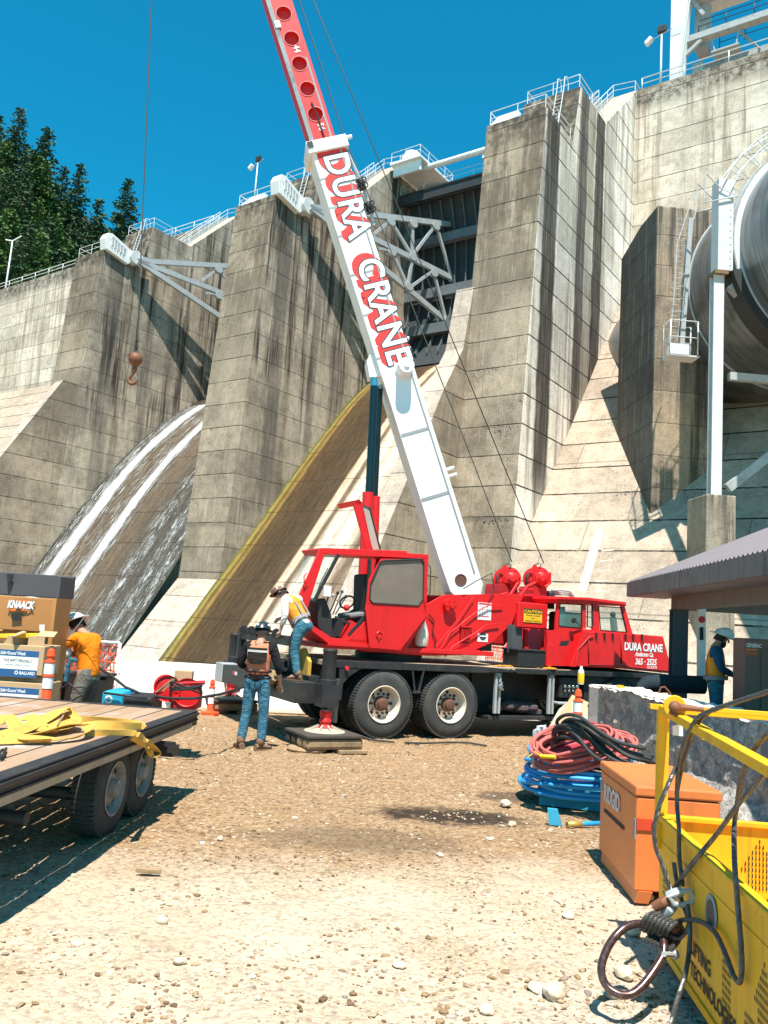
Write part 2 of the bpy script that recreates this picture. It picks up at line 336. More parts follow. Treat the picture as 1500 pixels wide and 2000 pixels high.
# ------------------------------------------------------------ the dam piers
TR = 2.0/27.0                                        # batter of pier noses
def nose(z): return -1.15 + TR*z
PROF_TOP = [(5.45, 36.6), (5.45, 36.6), (7.1, 37.2)]
def pier_profile(zb):
    # nose bottom, nose top, platform, stair block, valley, ramp, crest block, back
    return [(nose(zb), zb), (nose(36.6), 36.6), (6.1, 36.6), (7.15, 41.5), (12.3, 41.5), (19.1, 48.35), (24.6, 48.35), (25.3, 44.5), (25.3, zb)]
def make_pier(s0, zb, label, sidem):
    t = thing('dam_pier', label, 'dam pier', DP(s0+2.25, 5, 0), 'concrete piers of the spillway')
    mb = MB(); pf = pier_profile(zb)
    pts = [DP(s0, a, b) for a, b in pf]
    mb.prism(pts, A*4.5, 0)
    # assign end and top materials by side index: faces after the two caps
    n = len(pf)
    for i in range(n):
        fi = 2+i; a, b = pf[i], pf[(i+1) % n]
        if i == 0 or i == 2 or i == 7: mb.m[fi] = 1
        elif i in (1, 3, 4, 5): mb.m[fi] = 2
        else: mb.m[fi] = 1
    mb.build('pier_body', [sidem, M['end'], M['top']], t, bev=.05)
    # rails
    e = .18
    r = MB(); railing(r, [DP(s0+4.5-e, 5.4, 36.6), DP(s0+4.5-e, nose(36.6)+e, 36.6), DP(s0+e, nose(36.6)+e, 36.6), DP(s0+e, 6.0, 36.6)], sp=2.2)
    r.build('platform_railing', M['galvw'], t)
    r = MB(); railing(r, [DP(s0+4.5-e, 12.2, 41.5), DP(s0+4.5-e, 7.3, 41.5), DP(s0+e, 7.3, 41.5), DP(s0+e, 12.2, 41.5)], sp=2.4)
    r.build('block_railing', M['galvw'], t)
    r = MB(); railing(r, [DP(s0+2.0, 12.3, 41.6), DP(s0+2.0, 19.0, 48.35), DP(s0+e, 19.3, 48.35), DP(s0+e, 24.4, 48.35)], sp=1.8)
    railing(r, [DP(s0+3.3, 12.3, 41.6), DP(s0+3.3, 19.0, 48.35), DP(s0+4.3, 19.3, 48.35), DP(s0+4.3, 24.4, 48.35)], sp=1.8)
    r.build('stair_railing', M['galvw'], t)
    st = MB()
    for k in range(26):
        q = k/26; st.box(frame(DP(s0+2.05, 12.4+q*6.6, 41.75+q*6.6), U), 0, .3, 0, 1.2, 0, .04)
    st.bar(DP(s0+2.03, 12.3, 41.65), DP(s0+2.03, 19.1, 48.5), .06, .3); st.bar(DP(s0+3.28, 12.3, 41.65), DP(s0+3.28, 19.1, 48.5), .06, .3)
    st.build('stair', M['galv'], t)
    # ladder up the block
    ld = MB()
    for q in (1.2, 1.75):
        ld.tube([DP(s0+q, 5.75, 36.6), DP(s0+q, 6.85, 41.6), DP(s0+q, 6.95, 42.5), DP(s0+q, 7.3, 42.75), DP(s0+q, 7.6, 42.4), DP(s0+q, 7.65, 41.5)], .035, 6)
    for k in range(14):
        z = 36.9+k*.34; tq = 5.75+(z-36.6)*.22; ld.cyl(DP(s0+1.2, tq, z), DP(s0+1.75, tq, z), .02, n=6)
    ld.build('ladder', M['galvw'], t)
    return t
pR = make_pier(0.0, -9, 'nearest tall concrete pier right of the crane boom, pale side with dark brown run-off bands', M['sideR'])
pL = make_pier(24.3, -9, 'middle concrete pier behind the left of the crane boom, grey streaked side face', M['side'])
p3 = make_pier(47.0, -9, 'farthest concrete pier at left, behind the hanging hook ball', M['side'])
# trunnion housings (white boxes on the nose tops facing the bays)
def trunnion(ds, parent):
    def q(x, y, w=0): a, b = DS(x, y, 46.75); return DP(46.75-ds+w, a, b)
    m = MB(); m.prism([q(*p, -.15) for p in [(205, 464), (211, 455), (219, 457), (262, 496), (266, 506), (248, 517), (243, 513), (206, 486)]], A*1.0); o = m.build('trunnion_beam', M['whitem'], parent, bev=.05)
    m = MB(); m.prism([q(*p, -.17) for p in [(214, 466), (219, 463), (245, 488), (242, 501), (216, 478)]], A*.03); m.build('beam_recess', M['greym'], o)
    for k in range(5):
        m = MB(); m.bar(q(216+k*5.6, 464+k*5, -.2), q(216+k*5.6, 480+k*4.6, -.2), .08, .1, A); m.build('stiffener', M['whitem'], o)
    c = q(262, 505); m = MB(); m.cyl(c-A*.5, c+A*.9, .72, n=24); m.build('trunnion_hub', M['galvw'], o)
    m = MB(); m.prism([q(*p, -.35) for p in [(266, 501), (288, 505), (286, 516), (279, 526), (266, 514)]], A*.06)
    for i in range(6):
        for jj in range(4): b_ = q(270+i*2.9, 505+jj*4.0+i*.5, -.36); m.cyl(b_, b_-A*.06, .09, n=6)
    m.build('bolted_gusset', M['galv'], o)
trunnion(0, p3); trunnion(22.8, pL)
for s0, p in ((0, pR), (24.3, pL)):
    m = MB(); F = frame(DP(s0+3.0, 1.9, 36.6), U, A)
    m.prism([F(-.2, 0, 0), F(1.4, 0, 1.75), F(1.9, 0, 1.75), F(1.7, 0, .1)], A*1.5)
    m.build('trunnion_cover', M['whitem'], p, bev=.04)
# ------------------------------------------------------------ training walls
def training(s0, th, pts, label, zb=-9):
    t0 = pts[0][0]
    m = MB(); poly = [DP(s0, t0+3, zb), DP(s0, t0+3, pts[0][1]+.01)] + [DP(s0, a, b) for a, b in pts] + [DP(s0, pts[-1][0], zb)]
    m.prism(poly, A*th, 0); n = len(poly)
    for i in range(1, n-2): m.m[2+i] = 1
    m.m[2+n-2] = 2
    return tag(m.build('training_wall', [M['end'], M['top'], M['end']]), label, 'concrete wall', 'sloping training walls beside the chutes')
s_c = 4.3
trp = [DS(x, y, s_c) for x, y in [(948, 577), (905, 680), (865, 765), (800, 925), (752, 1040), (700, 1165), (640, 1300), (560, 1480)]]
training(s_c, 1.35, [(nose(trp[0][1]), trp[0][1])] + [(a-.0, b) for a, b in trp[1:]], 'sloping chute wall with a pale top edge left of the nearest pier')
tr3 = [DS(x, y, 47.02) for x, y in [(124, 742), (60, 815), (0, 893)]]; d = (tr3[2][0]-tr3[0][0])/(tr3[2][1]-tr3[0][1])
tr3 = [tr3[0], tr3[2], (tr3[2][0]-22*d*.95, tr3[2][1]-22)]
training(47.02, 1.2, tr3, 'sloping chute wall with a pale top edge below the farthest pier, far left')
trL = [(nose(4.2)+.35, 4.25), (-4.8, -1.0)]
m = MB(); poly = [DP(24.29, nose(4.2)+.8, -9.2), DP(24.29, nose(4.2)+.8, 4.35), DP(24.29, nose(4.2)-.02, 4.3), DP(24.29, -12.0, -9.2)]
m.prism(poly, A*4.53, 0); m.m[4] = 1; m.m[3] = 1
tag(m.build('training_wall', [M['end'], M['top']]), 'short sloping concrete apron at the foot of the middle pier', 'concrete wall', 'sloping training walls beside the chutes')
# ------------------------------------------------------------ chutes
def chute_mat(name, wet):
    n = N(name, .55 if wet else .75, spec=.12 if wet else .1)
    s_ = n.math('SUBTRACT', n.dot(n.pos, A), P0.dot(A)); z = sepz(n, n.pos)[2]; u_ = n.dot(n.pos, U)
    wv = n.math('MULTIPLY', n.math('SUBTRACT', n.noise(n.comb(s_, 0, n.math('MULTIPLY', z, .12)), .8, 3), .5), 1.6)
    s2 = n.math('ADD', s_, wv)
    fine = n.noise(n.comb(n.math('MULTIPLY', s_, 4.0), n.math('MULTIPLY', z, .25), u_), 1, 5, .65)
    grain = n.noise(n.pos, 6, 5, .7)
    if wet:
        col = n.ramp(n.math('DIVIDE', n.math('SUBTRACT', s2, 28), 20), [(0, (.06, .055, .04)), (.15, (.07, .062, .05)), (.30, (.075, .062, .048)), (.45, (.12, .088, .06)), (.55, (.095, .07, .048)), (.72, (.11, .08, .055)), (.9, (.05, .042, .032)), (.97, (.02, .02, .018))])
    else:
        s2 = n.math('ADD', s_, n.math('MULTIPLY', wv, .35)); col = n.ramp(n.math('DIVIDE', n.math('SUBTRACT', s2, 5), 20), [(0, (.20, .15, .10)), (.33, (.28, .21, .15)), (.41, (.13, .09, .06)), (.445, (.40, .31, .23)), (.50, (.62, .54, .44)), (.53, (.40, .32, .24)), (.55, (.60, .50, .40)), (.585, (.52, .42, .32)), (.605, (.12, .085, .055)), (.618, (.16, .11, .07)), (.628, (.55, .40, .28)), (.655, (.52, .37, .25)), (.668, (.07, .045, .025)), (.78, (.055, .036, .02)), (.905, (.075, .046, .022)), (.918, (.22, .14, .04)), (.935, (.09, .06, .018)), (.945, (.26, .19, .06)), (.957, (.13, .12, .02)), (.972, (.03, .03, .012))]) if True else n.ramp(n.math('DIVIDE', n.math('SUBTRACT', s2, 5), 20), [(0, (.36, .29, .22)), (.09, (.30, .22, .16)), (.14, (.50, .42, .34)), (.24, (.70, .60, .49)), (.32, (.50, .42, .33)), (.38, (.16, .11, .075)), (.44, (.42, .30, .20)), (.49, (.09, .06, .038)), (.60, (.065, .042, .024)), (.9, (.055, .034, .018)), (.935, (.13, .08, .03)), (.955, (.26, .19, .07)), (.965, (.10, .09, .02)), (.985, (.20, .13, .05))])
    col = n.mix(.75, col, n.ramp(fine, [(.3, .55), (.5, 1), (.7, 1.5)]), 'MULTIPLY')
    col = n.mix(.6, col, n.ramp(grain, [(.3, .6), (.7, 1.35)]), 'MULTIPLY')
    col = n.mix(n.math('MULTIPLY', n.step(n.noise(n.pos, 5.5, 2, .9), .70, .74), .5), col, (.3, .26, .2))
    k = n.math('DIVIDE', n.math('SUBTRACT', z, LZ), LIFT*1.5)
    jd = n.math('ABSOLUTE', n.math('SUBTRACT', n.math('FRACT', n.math('ADD', k, n.math('MULTIPLY', grain, .05))), .5))
    col = n.mix(n.math('MULTIPLY', n.math('SUBTRACT', 1, n.step(jd, .006, .02)), .6), col, (.03, .022, .016))
    n.bump(n.math('ADD', grain, fine), .4, .05)
    return n.done(col)
M['chute1'] = chute_mat('wet_chute_concrete', True); M['chute2'] = chute_mat('stained_chute_concrete', False)
prof2 = [(24.5, 28.2), (21.5, 27.6), (18.8, 26.3), (16.74, 24.92), (13.45, 21.9), (10.78, 18.8), (8.27, 15.76), (5.4, 12.13), (2.75, 8.77), (.28, 5.66), (-2.03, 2.95), (-5.2, -1.2), (-12, -10.1)]
prof1 = [(24.5, 28.6), (21, 27.8), (16.12, 25.2), (13.0, 23.0), (9.86, 20.2), (6.99, 17.2), (4.36, 13.9), (1.94, 10.39), (-.3, 6.9), (-1.9, 4.3), (-5.6, -1.2), (-12, -10.1)]
def sheet(prof, s0, s1, ns, off=0.0, rough=0.0):
    rows = []
    for i in range(len(prof)-1):
        (a, b), (c, d_) = prof[i], prof[i+1]; k = 8
        for j in range(k if i < len(prof)-2 else k+1):
            q = j/k; t, z = a+(c-a)*q, b+(d_-b)*q
            rows.append([DP(s0+(s1-s0)*w/ns, t, z+off + (rough*noise.noise(Vector((w*.9, i*3+j*.5, 3))) if rough else 0)) for w in range(ns+1)])
    return rows
def smooth_prof(p, it=1):
    for _ in range(it):
        q = [p[0]]
        for i in range(len(p)-1):
            a, b = Vector(p[i]), Vector(p[i+1]); q += [tuple(a.lerp(b, .25)), tuple(a.lerp(b, .75))]
        q.append(p[-1]); p = q
    return p
prof2 = smooth_prof(prof2); prof1 = smooth_prof(prof1)
m = MB(); m.strip(sheet(prof2, s_c+1.2, 24.35, 12)); tag(m.build('spillway_chute', M['chute2'], recalc=False), 'curved brown stained chute with a yellow mossy edge, behind the hydraulic ram', 'spillway chute', 'curved chutes between the piers')
m = MB(); m.strip(sheet(prof1, 28.75, 47.05, 12)); tag(m.build('spillway_chute', M['chute1'], recalc=False), 'curved wet chute with white water pouring down, left of the middle pier', 'spillway chute', 'curved chutes between the piers')
# running water over bay 1
def water_mat():
    n = N('running_white_water', .25, spec=.5)
    s_ = n.math('SUBTRACT', n.dot(n.pos, A), P0.dot(A)); z = sepz(n, n.pos)[2]
    wv = n.math('MULTIPLY', n.math('SUBTRACT', n.noise(n.comb(s_, 0, n.math('MULTIPLY', z, .15)), 1.1, 4, .6), .5), 1.1)
    s2 = n.math('ADD', s_, wv)
    fl = n.noise(n.comb(n.math('MULTIPLY', s_, 5.0), n.math('MULTIPLY', z, .5), 0), 1, 6, .75)
    fb = n.noise(n.comb(n.math('MULTIPLY', s_, 2.6), n.math('MULTIPLY', z, .62), 0), 1.3, 7, .85, 1.0)
    def band(c, w, soft):
        d_ = n.math('ABSOLUTE', n.math('SUBTRACT', s2, c)); return n.math('SUBTRACT', 1, n.step(d_, w-soft, w+soft))
    b = n.math('MAXIMUM', band(44.2, 1.0, 1.05), band(39.4, .75, .85))
    wide = n.math('MAXIMUM', n.math('MAXIMUM', band(33.8, .9, .8), band(31.3, .8, .6)), n.math('MAXIMUM', band(29.6, .7, .5), band(46.0, .8, .5)))
    lace = n.math('MULTIPLY', n.step(n.math('ADD', fb, n.math('MULTIPLY', wide, .07)), .55, .70), n.math('ADD', n.math('MULTIPLY', wide, .85), n.math('MULTIPLY', band(32, 4, 1), .12), clamp=True))
    ed = n.math('MULTIPLY', n.math('MAXIMUM', band(44.3, 2.2, .9), band(39.9, 1.9, .8)), n.step(fl, .5, .66))
    core = n.step(n.math('ADD', b, n.math('MULTIPLY', n.math('SUBTRACT', fl, .5), 2.0)), .30, 1.25)
    al = n.math('MAXIMUM', n.math('MAXIMUM', core, n.math('MULTIPLY', ed, .8)), n.math('MULTIPLY', lace, .85))
    n.bump(n.math('ADD', fl, fb), .6, .08)
    return n.done(n.mix(b, (.62, .64, .63), (.92, .93, .93)), None, al)
M['water'] = water_mat()
m = MB(); m.strip(sheet(prof1[6:], 28.8, 47.0, 60, .10, .10), smooth=True); tag(m.build('water', M['water'], recalc=False), 'white water streaming down the left chute', 'water', kind='structure')
# ------------------------------------------------------------ non-overflow dam: right wall and sloped face, far left section
def gravity(s0, s1, label, wm, sm):
    m = MB()
    pf = [(-11.6, -9.3), (15.1, 26.17), (19.2, 31.6), (19.2, 48.4), (27, 48.4), (27, -9.6)]
    m.prism([DP(s0, a, b) for a, b in pf], A*(s1-s0), 0)
    m.m[2] = 1; m.m[3] = 1
    return tag(m.build('dam_wall', [wm, sm]), label, 'dam wall', 'straight dam sections beside the spillway')
gr = gravity(-46, -.01, 'pale dam wall with a sloping lower face at right, behind the red truck cab', M['wall'], M['slope'])
gl = gravity(51.49, 150, 'pinkish sloping dam face at far left edge below the forest', M['wall'], M['slope'])
# painted gauge strip on the slope
def SLP(x, y, off=.0):
    k = 19.96/15.04; nn = (ZZ - U*k).normalized(); return ONP(x, y, DP(0, .13, 6.29), nn) + nn*off
M['gauge'] = paint('faded_gauge_paint', (.62, .53, .42), .9, .3, (.4, .33, .26))
gg = [SLP(x, y, .006) for x, y in [(1163, 1035), (1180, 1035), (1145, 1155), (1128, 1155)]]
m = MB(); m.poly(gg)
for k in range(6):
    x, y = 1178-k*3.4, 1055+k*20; m.poly([SLP(x, y, .006), SLP(x+24, y-2, .006), SLP(x+24, y, .006), SLP(x, y+2, .006)])
m.build('staff_gauge', M['gauge'], gr, recalc=False)
# crest railing on the right wall
r = MB(); railing(r, [DP(-.4, 19.35, 48.4), DP(-46, 19.35, 48.4)], sp=3.4, r=.05); o = r.build('crest_railing', M['whitem'], gr)
r = MB(); railing(r, [DP(51.8, 19.35, 48.4), DP(150, 19.35, 48.4)], sp=3.4, r=.05); r.build('crest_railing', M['whitem'], gl)
# ------------------------------------------------------------ skewed buttress
tip = SLP(1270, 1005); az = R_(-4); bd = Vector((math.sin(az), math.cos(az), 0)); bn = Vector((bd.y, -bd.x, 0))
zt = Y(1290, 400, tip.y).z
Npt = Vector((tip.x, tip.y, 0)); lf = lambda x, y: ONP(x, y, Npt, bn)
pf = [(0, -1), (0, zt), (5.5, zt), ((lf(1213, 505)-Npt).dot(bd), lf(1213, 505).z), ((lf(1211, 640)-Npt).dot(bd)+6, 18)]
q = (lf(1213, 505)-Npt).dot(bd)
pts = [Npt + bd*a + ZZ*b for a, b in [(0, -1), (0, zt), (q*.45, zt), (q, lf(1213, 505).z+.0), (q, 10), (q, -1)]]
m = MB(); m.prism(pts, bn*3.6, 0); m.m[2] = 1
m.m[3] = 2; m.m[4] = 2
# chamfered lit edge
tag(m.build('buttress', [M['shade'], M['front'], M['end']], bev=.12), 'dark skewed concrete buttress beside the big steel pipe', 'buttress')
# ------------------------------------------------------------ radial gate (bay 2), copied into bay 1
M['gated'] = paint('shaded_gate_plate', (.03, .038, .042), .6, .5, (.015, .012, .01), streak=.5)  # shade of the gate bay is put into this near-black plate colour
TRN = DP(23.5, 4.94, 36.78); adir = (DP(19.6, 21.2, 0)-DP(23.5, 4.94, 0)).normalized(); an = adir.cross(ZZ).normalized()
AP = lambda x, y: ONP(x, y, TRN, an)
RG = 17.4
gt = thing('spillway_gate', 'dark steel spillway gate with pale lattice arms, between the two nearest piers', 'dam gate', DP(15, 20, 27), 'radial gates between the piers')
def arcp(s, a, r=RG): return DP(s, 4.94 + r*math.cos(R_(a)), 36.78 + r*math.sin(R_(a)))
m = MB(); m.strip([[arcp(s, a) for s in (5.9, 24.1)] for a in range(-36, 31, 3)], smooth=True); m.strip([[arcp(s, a, RG+.06) for s in (5.9, 24.1)] for a in range(-36, 31, 3)], smooth=True)
m.build('skin_plate', M['gated'], gt)
m = MB()
for k in range(15):
    s = 6.3+k*1.25
    for a in range(-31, 25, 8):
        p0, p1 = arcp(s, a, RG-.18), arcp(s, a+8, RG-.18); m.bar(p0, p1, .07, .35, DP(0, 1, 0)-DP(0, 0, 0))
m.build('ribs', M['gate'], gt)
def ends(a): return arcp(5.9, a, RG-.75), arcp(24.1, a, RG-.75)
m = MB()
for a, h in ((27, .5), (12, .9), (-7, 1.0), (-22, 1.0)):
    p, q = ends(a); m.bar(p, q, .7, h, ZZ)
m.build('cross_girders', M['gate'], gt)
def arms(mirror, parent):
    def q(x, y):
        p = AP(x, y)
        if mirror:
            d = (p-P0); s = d.dot(A); t = d.dot(U); return DP(30-s, t, p.z)
        return p
    tq = q(606, 405); m = MB()
    E = {'t': (904, 442), 'm': (889, 547), 'l': (874, 630)}
    for k in E: m.bar(tq, q(*E[k]), .36, .5, ZZ)
    m.build('main_arms', M['galv'], parent)
    m = MB()
    for a, b in [((762, 430), (805, 500)), ((806, 436), (805, 500)), ((850, 440), (805, 500)), ((852, 440), (882, 542)), ((764, 488), (796, 559)), ((805, 508), (796, 559)), ((844, 530), (800, 562)), ((848, 535), (870, 622)), ((762, 430), (730, 458)), ((764, 488), (738, 486))]:
        m.bar(q(*a), q(*b), .24, .26, ZZ)
    m.build('lattice_braces', M['galv'], parent)
    for x, y in [(762, 433), (806, 437), (850, 442), (805, 502), (764, 492), (797, 560), (846, 533), (884, 545), (872, 626)]:
        c = q(x, y); F = frame(c, adir, an); m = MB(); k = .62
        m.prism([F(-.8*k, -.2, -.25*k), F(-.35*k, -.2, -.6*k), F(.45*k, -.2, -.6*k), F(.85*k, -.2, -.15*k), F(.6*k, -.2, .5*k), F(-.55*k, -.2, .5*k)], an*.42)
        m.build('gusset_plate', M['galv'], parent)
arms(False, gt); arms(True, gt)
m = MB()
for (x, y) in [(889, 547), (874, 630), (904, 442)]:
    p = AP(x, y); d = (p-P0); s, t = d.dot(A), d.dot(U); m.bar(p, DP(30-s, t, p.z), .4, .6, ZZ)
    for k in range(3): m.bar(p + ZZ*0, DP(s-3-3*k, 4.94+RG-.6, p.z-2+k*.6), .22, .22, ZZ)
m.build('arm_struts', M['gate'], gt)
gt2 = copy_thing(gt, Vector(gt.location)+A*22.8+ZZ*-.2, label='dark steel spillway gate with pale lattice arms, behind the hook ball and the falling water')
# bridge over bay 2 and 1
def bridge(s0, s1, label):
    b = thing('service_bridge', label, 'bridge', DP((s0+s1)/2, 20, 43.9), 'service bridges over the gates')
    m = MB(); F = frame(DP(s0, 19.4, 43.9), A, U); L = s1-s0
    m.box(F, 0, L, 0, .3, 0, .95); m.box(F, 0, L, 1.9, 2.2, 0, .95); m.box(F, 0, L, -.1, 2.3, .95, 1.05)
    m.build('deck', M['dark'], b)
    r = MB(); railing(r, [F(.05, 0, 1.05), F(L-.05, 0, 1.05)], sp=3); railing(r, [F(.05, 2.1, 1.05), F(L-.05, 2.1, 1.05)], sp=3); r.build('bridge_railing', M['galvw'], b)
    m = MB(); m.tube([DP(s0, 19.0, 47.0), DP(s1-3.0, 19.0, 47.0)], .28, 12)
    m.build('pipe', M['whitem'], b)
    return b
bridge(4.53, 24.27, 'thin dark bridge with a white pipe above the gate, right of the boom')
bridge(28.83, 46.97, 'thin dark bridge with a white pipe behind the middle pier')
b = thing('hoist_platform', 'white cantilevered platform with railing at the top of the middle pier', 'platform', DP(22, 20, 46))
F = frame(DP(20.6, 17.2, 47.2), A, U)
m = MB(); m.box(F, 0, 3.6, 0, 6.5, 0, .25); m.box(F, .2, 3.4, .4, .7, -1.1, 0); m.box(F, .2, 3.4, 5.6, 5.9, -1.1, 0)
m.build('platform_floor', M['whitem'], b, bev=.03)
m = MB(); m.lathe(frame(F(1.8, 1.2, .25)), [(1.0, 0), (1.0, .7), (.7, 1.15), (0, 1.3)], 20); m.build('hoist_housing', M['whitem'], b)
r = MB(); railing(r, [F(3.5, .1, .25), F(.1, .1, .25), F(.1, 6.4, .25), F(3.5, 6.4, .25)], sp=1.8); r.build('railing', M['galvw'], b)
# ------------------------------------------------------------ penstock
pa = R_(-4); PD = Vector((math.sin(pa), math.cos(pa), 0)); PX = Vector((PD.y, -PD.x, 0))
M['pipe'] = None
n = N('dull_pipe_paint', .33, .55, .5); z = sepz(n, n.pos)[2]
wv = n.noise(n.vec(n.pos, (.4, .4, .4)), 1, 4); rings = n.noise(n.vec(n.pos, (.2, 5.0, .2)), 1, 4, .7)
c = n.mix(n.step(rings, .45, .65), (.25, .265, .27), (.13, .14, .145)); c = n.mix(n.step(wv, .5, .75), c, (.08, .07, .055)); n.bump(n.noise(n.vec(n.pos, (.3, 3.0, .3)), 1, 3), .25, .08)
M['pipe'] = n.done(c)
PF = frame((23.4, 41.5, 22.8), PX, PD)
pk = thing('penstock', 'huge grey steel penstock pipe on a ring girder and tall legs, upper right', 'pipe', (23.4, 41.5, 0))
def ringpts(r, y, n=72, a0=0, a1=360): return [PF(r*math.cos(R_(a0+(a1-a0)*i/n)), y, r*math.sin(R_(a0+(a1-a0)*i/n))) for i in range(n+1)]
rows = [ringpts(6.0, y) for y in (-15, -10, -6, -3, -1, 1, 3, 6, 9, 12, 15, 20)]
m = MB(); m.strip(rows, smooth=True); m.build('pipe_shell', M['pipe'], pk)
m = MB()
for r0, r1, y0, y1 in ((6.0, 6.38, -.4, -.34), (6.0, 6.38, .34, .4), (6.3, 6.38, -.4, .4)):
    m.strip([ringpts(r0, y0), ringpts(r1, y0)]); m.strip([ringpts(r1, y0), ringpts(r1, y1)]); m.strip([ringpts(r1, y1), ringpts(r0, y1)])
rg = m.build('ring_girder', M['galvw'], pk)
for y in (-12, 5.5, 11): 
    m = MB(); m.tube(ringpts(6.03, y, 60)[:-1], .07, 6, closed=True); m.build('weld_band', M['greym'], pk)
zb = 21.0-22.8
m = MB(); m.box(PF, -7.15, -6.35, -.4, -.3, zb, 3.2); m.box(PF, -7.15, -6.35, .3, .4, zb, 3.2); m.box(PF, -7.15, -7.05, -.3, .3, zb, 3.2); m.box(PF, -6.45, -6.35, -.3, .3, zb, 3.2)
for k in range(12): m.cyl(PF(-6.5, -.42, zb+.3+k*.38), PF(-6.5, -.4, zb+.3+k*.38), .05, n=6)
m.build('side_bracket', M['galvw'], pk)
m = MB(); m.box(PF, 6.2, 7.05, -.8, .8, zb, 3.6); m.build('side_bracket', M['whitem'], pk)
m = MB(); m.box(PF, -7.3, -6.6, -.45, .45, zb-.22, zb-.02); m.build('bearing_shoe', paint('rusty_bearing', (.22, .15, .08), .7, .4), pk)
for sx in (-7.0, 6.6):
    m = MB(); F = lambda x, y, z, sx=sx: PF(sx+x, y, z)
    m.box(F, -.27, .27, -.25, -.18, 9.2-22.8, zb-.22); m.box(F, -.27, .27, .18, .25, 9.2-22.8, zb-.22); m.box(F, -.05, .05, -.18, .18, 9.2-22.8, zb-.22)
    m.build('leg', M['galvw'], pk)
m = MB(); m.bar(PF(-6.3, 0, zb-.6), PF(5.5, 0, 9.9-22.8), .35, .5); m.bar(PF(-6.3, 0, 9.7-22.8), PF(6.3, 0, zb-.6), .3, .45); m.bar(PF(-6.3, 0, zb-5.5), PF(6.3, 0, zb-5.5), .3, .4)
m.build('cross_brace', M['greym'], pk)
m = MB(); m.strip([ringpts(6.25, y, 40, 196, 344) for y in (-.6, .6)]); m.strip([ringpts(6.7, y, 40, 196, 344) for y in (-.6, .6)]); m.strip([ringpts(6.25, -.6, 40, 196, 344), ringpts(6.7, -.6, 40, 196, 344)])
m.build('saddle', M['dark'], pk)
# ladder tower, platform and top rail
m = MB(); yl = 2.2
for xx in (-8.35, -7.9): m.tube([PF(xx-.3, yl, 17.0-22.8), PF(xx, yl, 20-22.8), PF(xx+.15, yl, 23.5-22.8), PF(xx+.75, yl, 25.6-22.8)], .035, 6)
for k in range(26): m.cyl(PF(-8.65+k*.016, yl, 17.2-22.8+k*.31), PF(-8.2+k*.016, yl, 17.2-22.8+k*.31), .014, n=5)
for k in range(4): m.tube([PF(-8.5+.06*k, yl-.0, 19.3-22.8+k*.7), PF(-8.9+.06*k, yl-.5, 19.3-22.8+k*.7), PF(-8.3+.06*k, yl-.9, 19.3-22.8+k*.7), PF(-7.9+.06*k, yl-.3, 19.3-22.8+k*.7)], .014, 5)
m.bar(PF(-8.0, yl-.3, 17-22.8), PF(-7.6, yl-.3, 24.9-22.8), .25, .1, PD)
m.build('ladder', M['galv'], pk)
m = MB(); m.box(PF, -8.75, -7.1, yl-.6, yl+.4, 16.95-22.8, 17.02-22.8); m.box(PF, -8.75, -7.7, yl-.62, yl-.57, 17.02-22.8, 17.6-22.8)
railing(m, [PF(-7.2, yl-.55, 17.02-22.8), PF(-8.7, yl-.55, 17.02-22.8), PF(-8.7, yl+.35, 17.02-22.8), PF(-7.2, yl+.35, 17.02-22.8)], h=1.9, sp=1.8, r=.035)
m.build('side_platform', M['galvw'], pk)
m = MB()
for y in (-.5, .5):
    pts = [PF(6.5*math.cos(R_(a)), y, 6.5*math.sin(R_(a))) for a in range(160, 20, -9)]; cc = PF(0, y, 0)
    up = [p+(p-cc).normalized()*1.05 for p in pts]; md = [p+(p-cc).normalized()*.55 for p in pts]
    m.tube(up, .035, 6); m.tube(md, .03, 6)
    for p, q in zip(pts, up): m.tube([p, q], .03, 6)
    m.tube([pts[0]+(pts[0]-cc).normalized()*.1, PF(-8.0, y, 1.7), PF(-7.9, y, 3.3), up[0]], .04, 6)
m.build('top_walkway_railing', M['galvw'], pk)
M['ped'] = concrete('concrete_pedestal', (.34, .29, .22), (.28, .24, .18), .9, .9, .2, streakcol=(.03, .026, .022), lift=False)
m = MB(); m.box(PF, -7.75, -6.25, -.8, 1.4, -29, 9.2-22.8); tag(m.build('pedestal', [M['ped']], bev=.06), 'stained concrete pedestal under the left pipe leg', 'pedestal', 'pipe leg pedestals')
m = MB(); m.box(PF, 5.7, 8.15, -1.0, 1.4, -23.5, 9.2-22.8); tag(m.build('pedestal', [M['ped']], bev=.06), 'concrete pedestal under the right pipe leg', 'pedestal', 'pipe leg pedestals')
# ------------------------------------------------------------ gantry crane on the crest
gc = thing('gantry_crane', 'white legged gantry crane standing on the dam crest, top right', 'gantry crane', DP(-3, 22, 48.4))
F = frame(DP(-2.2, 21, 48.4), -A, U)
m = MB(); m.hexa([F(0, 0, 0), F(.95, 0, 0), F(.95, 1.0, 0), F(0, 1.0, 0)], [F(0, 0, 11), F(1.6, 0, 11), F(1.6, 1.2, 11), F(0, 1.2, 11)])
m.build('leg', M['whitem'], gc, bev=.03)
m = MB()
for z in (1.2, 5.4): m.box(F, .08, .9, -.03, .02, z, z+.7)
m.bar(F(.8, -.1, 0), F(1.9, -.1, 11), .18, .12); m.build('leg_brace', M['galvw'], gc)
m = MB(); m.box(F, 1.5, 2.4, 1.5, 3.2, 0, 3.2); m.box(F, 1.6, 2.6, 1.6, 3.3, 4.6, 9.5); m.build('machinery_box', M['greym'], gc, bev=.03)
m = MB()
m.bar(F(1.0, 1.0, 5.1), F(20, 1.0, 5.1), .8, .55); m.bar(F(1.0, 4.6, 4.6), F(20, 4.6, 4.6), .5, .5)
m.bar(F(1.0, 1.0, 9.3), F(20, 1.0, 9.3), 1.6, 1.0)
